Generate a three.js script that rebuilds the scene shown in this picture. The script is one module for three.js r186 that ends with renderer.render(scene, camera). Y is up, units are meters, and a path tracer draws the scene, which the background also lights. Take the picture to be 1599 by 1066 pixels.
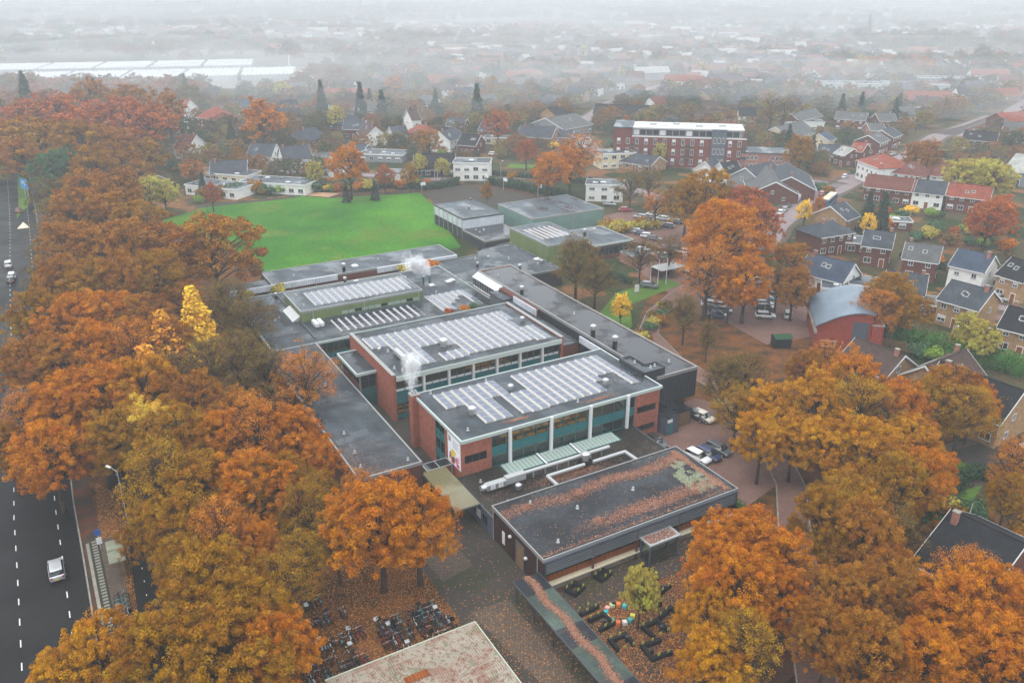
import * as THREE from 'three';
import { mergeGeometries } from 'three/addons/utils/BufferGeometryUtils.js';

// ---------------------------------------------------------------- camera, sky, sun, haze, exposure
const scene = new THREE.Scene();
const camera = new THREE.PerspectiveCamera(44.59, 1024 / 682, 1, 9000);
camera.position.set(0, 65, 0);
camera.rotation.set(-23.2 * Math.PI / 180, 0, 0);
{
  const w = 64, h = 32, d = new Float32Array(w * h * 4);
  for (let j = 0; j < h; j++) {
    const up = Math.max(0, Math.sin((j / (h - 1) - 0.5) * Math.PI));
    const l = 0.98 + 0.2 * up;                        // overcast, brighter overhead
    for (let i = 0; i < w; i++) { const o = (j * w + i) * 4; d[o] = l * 0.95; d[o + 1] = l; d[o + 2] = l * 1.06; d[o + 3] = 1; }
  }
  const t = new THREE.DataTexture(d, w, h, THREE.RGBAFormat, THREE.FloatType);
  t.mapping = THREE.EquirectangularReflectionMapping; t.magFilter = THREE.LinearFilter; t.needsUpdate = true;
  scene.background = t; scene.environment = t;
}
const sun = new THREE.DirectionalLight(0xfff7ee, 0.8);
sun.position.set(-190, 520, -60); sun.target.position.set(0, 0, -200);
sun.castShadow = true; sun.shadow.radius = 50; sun.shadow.mapSize.set(2048, 2048);
Object.assign(sun.shadow.camera, { left: -400, right: 400, top: 400, bottom: -400, near: 1, far: 1500 });
scene.add(sun, sun.target);
scene.fog = new THREE.FogExp2(0xe9eef1, 0.00048);
const renderer = new THREE.WebGLRenderer({ antialias: true });
renderer.toneMapping = THREE.LinearToneMapping;
renderer.toneMappingExposure = 1.75;
renderer.shadowMap.enabled = true;

// ---------------------------------------------------------------- helpers
const TH = 29.65 * Math.PI / 180;                     // the school's own axis: x along its front, -z away from it
const CU = Math.cos(TH), SU = Math.sin(TH);
const W = (a, b, y = 0) => [a * CU - b * SU, y, -a * SU - b * CU];   // school axes (a along, b back) to world
function rng(seed) { let s = seed >>> 0; return () => { s = (s + 0x6d2b79f5) | 0; let t = Math.imul(s ^ (s >>> 15), 1 | s); t = (t + Math.imul(t ^ (t >>> 7), 61 | t)) ^ t; return ((t ^ (t >>> 14)) >>> 0) / 4294967296; }; }
const lerp = (a, b, t) => a + (b - a) * t, clamp = (x, a = 0, b = 1) => Math.min(b, Math.max(a, x)), smooth = (a, b, x) => { const t = clamp((x - a) / (b - a)); return t * t * (3 - 2 * t); };

const taken = {};
function numbered(name) { const n = taken[name] = (taken[name] ?? -1) + 1; return n ? name + '_' + String(n).padStart(3, '0') : name; }
function tag(o, label, category, group, kind) { if (label) o.userData.label = label; if (category) o.userData.category = category; if (group) o.userData.group = group; if (kind) o.userData.kind = kind; return o; }
function thing(name, label, category, pos = [0, 0, 0], turn = 0, group) {
  const o = new THREE.Group(); o.name = numbered(name); o.position.set(...pos); o.rotation.y = turn; scene.add(o);
  return tag(o, label, category, group);
}
function part(parent, name, geo, mat) { const m = new THREE.Mesh(geo, mat); m.name = name; m.castShadow = m.receiveShadow = true; parent.add(m); return m; }
function sole(name, geo, mat, label, category, group, kind) { const m = new THREE.Mesh(geo, mat); m.name = numbered(name); m.castShadow = m.receiveShadow = true; scene.add(m); return tag(m, label, category, group, kind); }
function ground(name, geo, mat) { return sole(name, geo, mat, null, null, null, 'structure'); }
function copy(src, pos, turn, label, scale) {
  const c = src.clone(); c.name = numbered(src.name.replace(/_\d{3}$/, '')); c.userData = { ...src.userData }; c.position.set(...pos); c.rotation.y = turn;
  if (label) c.userData.label = label;
  if (scale) c.scale.set(...scale);
  scene.add(c); return c;
}

// Triangle collector: flat faces, uv in metres along the face's main plane
class G {
  constructor() { this.p = []; this.n = []; this.u = []; }
  tri(a, b, c) {
    const ux = b[0] - a[0], uy = b[1] - a[1], uz = b[2] - a[2], vx = c[0] - a[0], vy = c[1] - a[1], vz = c[2] - a[2];
    let nx = uy * vz - uz * vy, ny = uz * vx - ux * vz, nz = ux * vy - uy * vx; const l = Math.hypot(nx, ny, nz) || 1; nx /= l; ny /= l; nz /= l;
    const ax = Math.abs(nx), ay = Math.abs(ny), az = Math.abs(nz);
    for (const q of [a, b, c]) {
      this.p.push(q[0], q[1], q[2]); this.n.push(nx, ny, nz);
      if (ay >= ax && ay >= az) this.u.push(q[0], -q[2]); else if (ax >= az) this.u.push(-q[2], q[1]); else this.u.push(q[0], q[1]);
    }
    return this;
  }
  quad(a, b, c, d) { return this.tri(a, b, c).tri(a, c, d); }
  box(x0, y0, z0, x1, y1, z1) {
    const A = [x0, y0, z1], B = [x1, y0, z1], C = [x1, y1, z1], D = [x0, y1, z1], E = [x0, y0, z0], F = [x1, y0, z0], H = [x1, y1, z0], I = [x0, y1, z0];
    return this.quad(A, B, C, D).quad(F, E, I, H).quad(E, A, D, I).quad(B, F, H, C).quad(D, C, H, I).quad(E, F, B, A);
  }
  // box with chamfered top edges
  cbox(x0, y0, z0, x1, y1, z1, c) {
    const lo = [[x0, z1], [x1, z1], [x1, z0], [x0, z0]], hi = [[x0 + c, z1 - c], [x1 - c, z1 - c], [x1 - c, z0 + c], [x0 + c, z0 + c]];
    for (let i = 0; i < 4; i++) {
      const j = (i + 1) % 4, a = lo[i], b = lo[j], d = hi[i], e = hi[j];
      this.quad([a[0], y0, a[1]], [b[0], y0, b[1]], [b[0], y1 - c, b[1]], [a[0], y1 - c, a[1]]);
      this.quad([a[0], y1 - c, a[1]], [b[0], y1 - c, b[1]], [e[0], y1, e[1]], [d[0], y1, d[1]]);
    }
    return this.quad(...hi.map((q) => [q[0], y1, q[1]])).quad(...lo.slice().reverse().map((q) => [q[0], y0, q[1]]));
  }
  // upright prism over a polygon of [x, z], given anticlockwise seen from above (x right, z towards the viewer)
  prism(poly, y0, y1, sides = true) {
    const tris = THREE.ShapeUtils.triangulateShape(poly.map(([x, z]) => new THREE.Vector2(x, -z)), []);
    for (const [a, b, c] of tris) this.tri([poly[a][0], y1, poly[a][1]], [poly[b][0], y1, poly[b][1]], [poly[c][0], y1, poly[c][1]]);
    if (sides) poly.forEach((a, i) => { const b = poly[(i + 1) % poly.length]; this.quad([a[0], y0, a[1]], [b[0], y0, b[1]], [b[0], y1, b[1]], [a[0], y1, a[1]]); });
    return this;
  }
  tube(p, q, r0, r1 = r0, n = 8, cap = true) {
    const a = new THREE.Vector3(...p), b = new THREE.Vector3(...q), d = b.clone().sub(a).normalize(), s = Math.abs(d.y) < 0.9 ? new THREE.Vector3(0, 1, 0) : new THREE.Vector3(1, 0, 0);
    const u = s.cross(d).normalize(), v = d.clone().cross(u), ring = (c, r) => [...Array(n)].map((_, k) => { const t = k / n * 2 * Math.PI; return c.clone().addScaledVector(u, r * Math.cos(t)).addScaledVector(v, r * Math.sin(t)).toArray(); });
    const A = ring(a, r0), B = ring(b, r1);
    for (let k = 0; k < n; k++) { const l = (k + 1) % n; this.quad(A[k], A[l], B[l], B[k]); if (cap) { this.tri(p, A[l], A[k]); this.tri(q, B[k], B[l]); } }
    return this;
  }
  cyl(x, y0, z, r0, y1, r1 = r0, n = 10) { return this.tube([x, y0, z], [x, y1, z], r0, r1, n); }
  // wall in the plane z = z (facing +z), with rectangular holes [x0, x1, y0, y1]; t is its thickness
  wall(x0, x1, y0, y1, z, t, holes = []) {
    const xs = [...new Set([x0, x1, ...holes.flatMap((h) => [h[0], h[1]])])].filter((x) => x >= x0 && x <= x1).sort((a, b) => a - b);
    for (let i = 0; i + 1 < xs.length; i++) {
      const cut = holes.filter((h) => h[0] <= xs[i] + 1e-6 && h[1] >= xs[i + 1] - 1e-6).map((h) => [h[2], h[3]]).sort((a, b) => a[0] - b[0]);
      let y = y0;
      for (const [c, d] of cut) { if (c > y) this.box(xs[i], y, z - t, xs[i + 1], c, z); y = Math.max(y, d); }
      if (y < y1) this.box(xs[i], y, z - t, xs[i + 1], y1, z);
    }
    return this;
  }
  turned(angle, x, z) {                               // all points turned about y, then moved
    const c = Math.cos(angle), s = Math.sin(angle);
    for (let i = 0; i < this.p.length; i += 3) { for (const [k, dx, dz] of [[this.p, x, z], [this.n, 0, 0]]) { const X = k[i], Z = k[i + 2]; k[i] = c * X + s * Z + dx; k[i + 2] = -s * X + c * Z + dz; } }
    return this;
  }
  geo(color) {
    const g = new THREE.BufferGeometry();
    g.setAttribute('position', new THREE.Float32BufferAttribute(this.p, 3)); g.setAttribute('normal', new THREE.Float32BufferAttribute(this.n, 3)); g.setAttribute('uv', new THREE.Float32BufferAttribute(this.u, 2));
    return g;
  }
}
const box = (x0, y0, z0, x1, y1, z1) => new G().box(x0, y0, z0, x1, y1, z1).geo();

// Tiling noise and textures
function lattice(n, seed) { const r = rng(seed), a = new Float32Array(n * n); for (let i = 0; i < a.length; i++) a[i] = r(); return a; }
const lats = {};
function vnoise(x, y, n, seed) {                      // value noise that repeats every n cells
  const L = lats[n + '_' + seed] ??= lattice(n, seed * 7919 + n), xi = Math.floor(x), yi = Math.floor(y), fx = x - xi, fy = y - yi;
  const sx = fx * fx * (3 - 2 * fx), sy = fy * fy * (3 - 2 * fy), m = (k) => ((k % n) + n) % n, x0 = m(xi), x1 = m(xi + 1), y0 = m(yi) * n, y1 = m(yi + 1) * n;
  return lerp(lerp(L[y0 + x0], L[y0 + x1], sx), lerp(L[y1 + x0], L[y1 + x1], sx), sy);
}
function fbm(u, v, f, oct, seed) { let s = 0, a = 0.5, t = 0; for (let k = 0; k < oct; k++) { s += a * vnoise(u * f, v * f, f, seed + k); t += a; a *= 0.55; f *= 2; } return s / t; }
// fn(u, v) -> [r, g, b] in sRGB 0..1 (colour) or a number (data); `metres` is the side of one repeat
function tex(size, metres, fn, data = false) {
  const d = new Uint8Array(size * size * 4);
  for (let j = 0; j < size; j++) for (let i = 0; i < size; i++) {
    const c = fn((i + 0.5) / size, (j + 0.5) / size), o = (j * size + i) * 4;
    if (data) d[o] = d[o + 1] = d[o + 2] = clamp(c) * 255; else { d[o] = clamp(c[0]) * 255; d[o + 1] = clamp(c[1]) * 255; d[o + 2] = clamp(c[2]) * 255; }
    d[o + 3] = 255;
  }
  const t = new THREE.DataTexture(d, size, size); t.magFilter = THREE.LinearFilter; t.wrapS = t.wrapT = THREE.RepeatWrapping; t.repeat.set(1 / metres, 1 / metres);
  if (!data) t.colorSpace = THREE.SRGBColorSpace;
  t.needsUpdate = true; return t;
}
const mix3 = (a, b, t) => [lerp(a[0], b[0], t), lerp(a[1], b[1], t), lerp(a[2], b[2], t)];
const hex = (h) => [(h >> 16 & 255) / 255, (h >> 8 & 255) / 255, (h & 255) / 255];
const std = (o) => new THREE.MeshPhysicalMaterial({ specularIntensity: (o.roughness ?? 1) >= 0.6 && !o.metalness ? 0.22 : 1, ...o });   // porous, rough stuff shines little
const plain = (color, roughness = 0.8, metalness = 0) => std({ color, roughness, metalness });
// ---------------------------------------------------------------- where things stand (metres)
// x, z, crown radius, height, kind
const TREES = [
 [-182.5,-311.1,10.7,22,"B"],
 [-167.3,-297.7,10.6,22,"V"],
 [-162.2,-277.5,8.5,19.1,"B"],
 [-162.5,-311.1,10.9,22,"R"],
 [-169.6,-350.0,13.6,22,"R"],
 [-157.7,-350.0,11.9,22,"R"],
 [-142.7,-335.1,9.9,21.5,"R"],
 [-148.7,-291.7,9.7,21.2,"V"],
 [-136.6,-289.3,9.5,20.8,"B"],
 [-195.8,-368.2,12.3,22,"R"],
 [-207.6,-364.4,12.4,22,"R"],
 [-211.0,-430.2,11.1,22,"B"],
 [-181.9,-410.6,10.4,22,"B"],
 [-152.0,-377.4,9.5,20.8,"B"],
 [-150.1,-270.4,6.3,15.2,"E"],
 [-148.6,-278.4,5.9,14.6,"E"],
 [-150.9,-288.8,5.6,14.0,"E"],
 [-133.8,-284.2,6.9,16.2,"B"],
 [-127.8,-294.9,7.0,16.5,"V"],
 [-133.5,-268.2,7.5,17.3,"V"],
 [-122.3,-271.8,5.6,14.0,"V"],
 [-126.3,-230.3,7.8,17.9,"N"],
 [-118.3,-232.6,8.2,18.5,"B"],
 [-109.7,-231.2,7.6,17.6,"B"],
 [-110.3,-206.3,7.8,17.8,"B"],
 [-100.4,-204.0,7.6,17.4,"B"],
 [-91.4,-201.7,7.4,17.1,"V"],
 [-115.4,-208.7,6.0,14.8,"N"],
 [-64.2,-171.2,10.2,22,"B"],
 [-81.7,-183.0,7.2,16.8,"B"],
 [-84.5,-176.0,7.8,17.8,"B"],
 [-90.9,-174.6,7.5,17.4,"B"],
 [-97.4,-177.0,7.2,16.9,"B"],
 [-107.0,-187.4,5.5,13.8,"N"],
 [-70.9,-170.7,5.9,14.6,"B"],
 [-71.3,-158.0,6.7,16.0,"V"],
 [-76.8,-156.0,6.7,16.0,"B"],
 [-83.7,-155.8,6.8,16.2,"V"],
 [-89.3,-157.1,6.1,14.9,"B"],
 [-96.7,-163.2,4.6,12.2,"N"],
 [-65.2,-156.1,4.1,11.4,"B"],
 [-56.5,-138.2,4.8,15.5,"L"],
 [-56.5,-116.6,4.8,15.5,"LO"],
 [-58.3,-128.3,4.6,15.5,"LO"],
 [-54.1,-148.0,5.8,14.3,"N"],
 [-49.1,-144.1,4.8,12.5,"N"],
 [-84.8,-138.5,5.9,14.6,"V"],
 [-77.7,-136.7,6.4,15.4,"O"],
 [-72.2,-138.3,6.4,15.4,"O"],
 [-66.9,-140.6,6.1,14.9,"B"],
 [-59.7,-130.7,5.3,13.6,"B"],
 [-62.5,-124.4,5.8,14.3,"S"],
 [-67.6,-123.1,5.8,14.4,"O"],
 [-72.7,-121.7,5.9,14.5,"B"],
 [-77.7,-121.7,5.0,13.0,"B"],
 [-49.2,-123.7,5.0,13.0,"N"],
 [-42.9,-120.4,5.9,14.5,"N"],
 [-39.1,-119.3,4.8,12.6,"N"],
 [-32.7,-118.0,5.2,13.3,"S"],
 [-53.0,-116.9,4.9,12.7,"N"],
 [-54.8,-110.7,5.7,14.3,"G"],
 [-59.6,-108.6,5.8,14.3,"O"],
 [-64.3,-105.9,6.1,14.8,"O"],
 [-69.2,-105.2,4.7,12.4,"S"],
 [-46.0,-108.4,4.8,12.7,"B"],
 [-40.5,-107.2,4.4,12.0,"B"],
 [-50.1,-100.0,5.3,13.5,"Y2"],
 [-43.8,-96.1,5.5,13.9,"V"],
 [-39.5,-97.0,5.0,13.0,"O"],
 [-34.5,-97.9,5.5,13.8,"S"],
 [-30.1,-98.9,4.7,12.5,"O"],
 [-26.5,-95.2,3.7,10.7,"O"],
 [-53.4,-97.4,4.8,12.6,"V"],
 [-60.1,-93.6,5.6,13.9,"O"],
 [-69.6,-99.6,3.1,9.7,"B"],
 [-42.7,-85.8,5.8,14.4,"T"],
 [-37.0,-85.0,5.7,14.1,"V"],
 [-32.0,-86.1,5.2,13.2,"O"],
 [-29.0,-89.0,4.1,11.3,"V"],
 [-41.8,-80.3,3.7,10.6,"V"],
 [-37.7,-77.9,4.6,12.3,"V"],
 [-32.7,-76.9,4.5,12.1,"S"],
 [-35.8,-73.9,3.4,10.2,"V"],
 [-29.0,-77.8,3.4,10.2,"O"],
 [-24.5,-83.8,3.6,10.4,"T"],
 [-30.5,-67.5,5.2,13.3,"V"],
 [-25.9,-65.2,4.6,12.3,"V"],
 [-32.6,-65.8,3.9,11.0,"T"],
 [-23.8,-69.8,3.8,10.8,"T"],
 [-23.4,-75.3,3.6,10.5,"T"],
 [-26.7,-59.4,5.2,13.3,"V"],
 [-22.3,-60.9,3.9,11.0,"O"],
 [-32.3,-59.2,4.6,12.3,"V"],
 [-38.1,-59.5,4.2,11.6,"G"],
 [-41.6,-58.8,3.2,9.7,"G"],
 [-14.9,-77.6,5.7,14.1,"O"],
 [-10.8,-78.8,5.3,13.4,"O"],
 [-20.2,-78.7,3.2,9.9,"T"],
 [-24.2,-88.3,3.3,10.1,"T"],
 [-19.1,-87.6,3.3,10.0,"S"],
 [46.1,-174.8,9.6,20.9,"O"],
 [40.3,-163.0,7.1,16.6,"S"],
 [47.9,-161.3,6.3,15.2,"O"],
 [52.6,-224.3,8.0,18.2,"V"],
 [47.4,-222.1,6.8,16.2,"V"],
 [62.2,-217.2,7.5,17.3,"R"],
 [53.8,-205.3,6.7,16.0,"O"],
 [63.8,-208.7,5.6,13.9,"R"],
 [23.9,-297.1,7.9,18.1,"S"],
 [19.3,-277.4,6.1,14.9,"O"],
 [11.9,-264.5,6.7,15.9,"O"],
 [5.4,-317.0,4.5,12.0,"R"],
 [-52.8,-270.1,7.1,16.7,"O"],
 [-101.8,-347.3,9.6,20.9,"O"],
 [62.0,-176.9,5.4,13.7,"B"],
 [56.6,-167.4,4.0,11.2,"N"],
 [58.4,-162.4,3.9,11.1,"B"],
 [73.7,-152.3,5.5,13.8,"V"],
 [69.7,-148.0,4.3,11.7,"S"],
 [76.2,-150.2,4.1,11.4,"V"],
 [22.3,-158.8,2.1,7.9,"Y"],
 [14.0,-173.1,5.9,14.5,"N"],
 [17.9,-169.4,4.7,12.4,"N"],
 [29.9,-185.7,3.9,11.1,"N"],
 [37.9,-192.3,3.5,10.3,"N"],
 [33.5,-150.0,3.5,10.4,"N"],
 [36.3,-141.9,2.2,8.0,"N"],
 [33.3,-118.3,4.0,11.2,"N"],
 [37.2,-119.1,4.7,12.3,"N"],
 [33.4,-109.7,4.0,11.1,"T"],
 [37.7,-108.6,4.7,12.5,"G"],
 [34.6,-100.4,3.9,11.1,"G"],
 [48.2,-123.0,4.0,11.2,"B"],
 [53.5,-129.2,3.5,10.3,"S"],
 [52.8,-116.2,5.2,13.2,"O"],
 [44.3,-107.3,5.2,13.3,"G"],
 [49.1,-104.3,5.7,14.2,"T"],
 [55.7,-107.8,5.0,12.9,"O"],
 [54.3,-99.0,4.7,12.4,"G"],
 [46.3,-94.5,5.3,13.5,"G"],
 [42.5,-97.7,4.5,12.0,"G"],
 [39.3,-101.0,3.6,10.5,"G"],
 [65.1,-110.9,5.4,13.7,"B"],
 [64.9,-106.0,4.8,12.7,"T"],
 [61.9,-108.7,4.5,12.0,"V"],
 [51.7,-89.1,4.0,11.2,"O"],
 [47.6,-87.3,4.2,11.6,"V"],
 [40.6,-83.6,4.9,12.7,"V"],
 [36.3,-79.7,4.0,11.3,"V"],
 [39.4,-76.5,4.6,12.3,"B"],
 [43.4,-78.6,4.0,11.1,"N"],
 [25.9,-76.8,4.4,12.0,"O"],
 [28.3,-73.7,4.2,11.6,"O"],
 [22.2,-73.8,4.2,11.5,"O"],
 [23.2,-68.3,4.4,11.9,"O"],
 [27.8,-68.6,3.3,10.1,"O"],
 [20.1,-66.9,3.2,9.9,"G"],
 [22.2,-61.7,3.9,11.1,"T"],
 [18.8,-60.8,3.2,9.8,"G"],
 [33.3,-69.0,3.9,10.9,"B"],
 [36.2,-68.0,3.9,11.0,"B"],
 [30.3,-62.0,3.6,10.5,"B"],
 [33.2,-59.9,4.0,11.2,"B"],
 [40.6,-70.2,3.7,10.7,"B"],
 [47.3,-70.2,4.3,11.7,"S"],
 [47.8,-66.3,4.5,12.0,"O"],
 [43.1,-64.7,4.3,11.8,"O"],
 [52.7,-69.8,2.9,9.3,"O"],
 [45.0,-59.7,4.2,11.6,"O"],
 [38.6,-60.1,3.8,10.9,"O"],
 [49.9,-63.6,2.9,9.3,"O"],
 [121.7,-207.1,6.4,15.5,"R"],
 [132.6,-221.5,5.3,13.5,"R"],
 [148.5,-263.7,6.6,15.8,"Y3"],
 [142.0,-262.6,6.1,14.8,"Y3"],
 [150.0,-257.9,6.1,14.8,"Y3"],
 [143.0,-296.6,5.7,14.1,"B"],
 [152.8,-306.9,5.3,13.6,"B"],
 [83.9,-233.5,2.4,8.3,"Y"],
 [97.0,-220.0,2.3,8.2,"Y"],
 [123.4,-406.8,7.3,16.9,"N"],
 [127.4,-399.7,6.5,15.6,"N"],
 [105.1,-305.7,5.6,13.9,"V"],
 [13.8,-71.5,2.0,7.8,"Y3"],
 [69.6,-111.4,3.3,10.0,"O"],
 [66.3,-94.2,3.4,10.1,"S"],
 [62.8,-89.0,2.9,9.2,"V"],
 [85.2,-139.5,2.9,9.3,"Y3"],
 [85.8,-145.2,2.5,8.5,"Y3"],
 [66.6,-329.8,3.7,10.6,"F"],
 [58.8,-324.9,3.1,9.6,"R"],
 [74.2,-336.4,3.8,10.8,"R"],
 [57.2,-322.6,2.6,8.7,"Y3"],
 [36.6,-254.5,5.3,13.4,"N"],
 [43.7,-262.2,4.6,12.3,"N"],
 [41.4,-234.9,4.2,11.5,"S"],
 [-8.0,-260.5,2.1,7.8,"V"],
 [-42.6,-277.1,3.5,10.4,"R"],
 [-34.4,-279.3,3.1,9.6,"V"],
 [-33.5,-302.3,2.9,9.2,"Y3"],
 [-24.8,-294.7,2.8,9.1,"Y3"],
 [-110.0,-248.5,4.7,12.4,"Y3"],
 [-106.0,-250.4,4.3,11.7,"Y3"],
 [-92.8,-253.9,2.6,8.7,"R"],
 [-109.0,-283.7,4.3,11.7,"S"],
 [-67.7,-283.9,3.2,9.8,"Y3"],
 [-105.6,-322.2,2.6,8.8,"V"],
 [90.0,-240.1,2.0,7.7,"O"],
 [44.9,-186.4,4.0,11.2,"O"],
 [44.7,-160.8,3.8,10.9,"O"],
 [99.2,-227.3,2.7,12.6,"D"],
 [101.8,-223.8,2.9,13.4,"D"],
 [-98.9,-446.2,4.2,19.5,"D"],
 [-75.3,-426.8,4.4,20.1,"D"],
 [-64.7,-425.8,4.0,18.4,"D"],
 [-102.1,-272.5,1.8,8.4,"D"],
 [-124.3,-374.6,2.5,11.3,"D"],
 [115.2,-351.4,2.6,11.9,"D"],
 [114.2,-319.3,2.6,12.2,"D"],
 [-49.2,-411.1,2.6,11.8,"D"],
 [-17.6,-432.5,4.0,18.5,"D"],
 [168.7,-438.0,3.3,15.1,"D"],
 [178.3,-437.6,3.3,15.2,"D"],
 [202.9,-449.1,3.1,14.0,"D"],
 [186.8,-416.5,3.2,14.7,"D"],
 [-222.1,-459.5,3.9,18.2,"D"],
 [-257.6,-456.4,4.9,22.4,"D"],
 [-40.9,-459.1,3.2,14.8,"D"],
 [-53.7,-266.4,1.5,6.9,"D"],
 [-44.8,-269.1,1.5,6.9,"D"],
];
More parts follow.
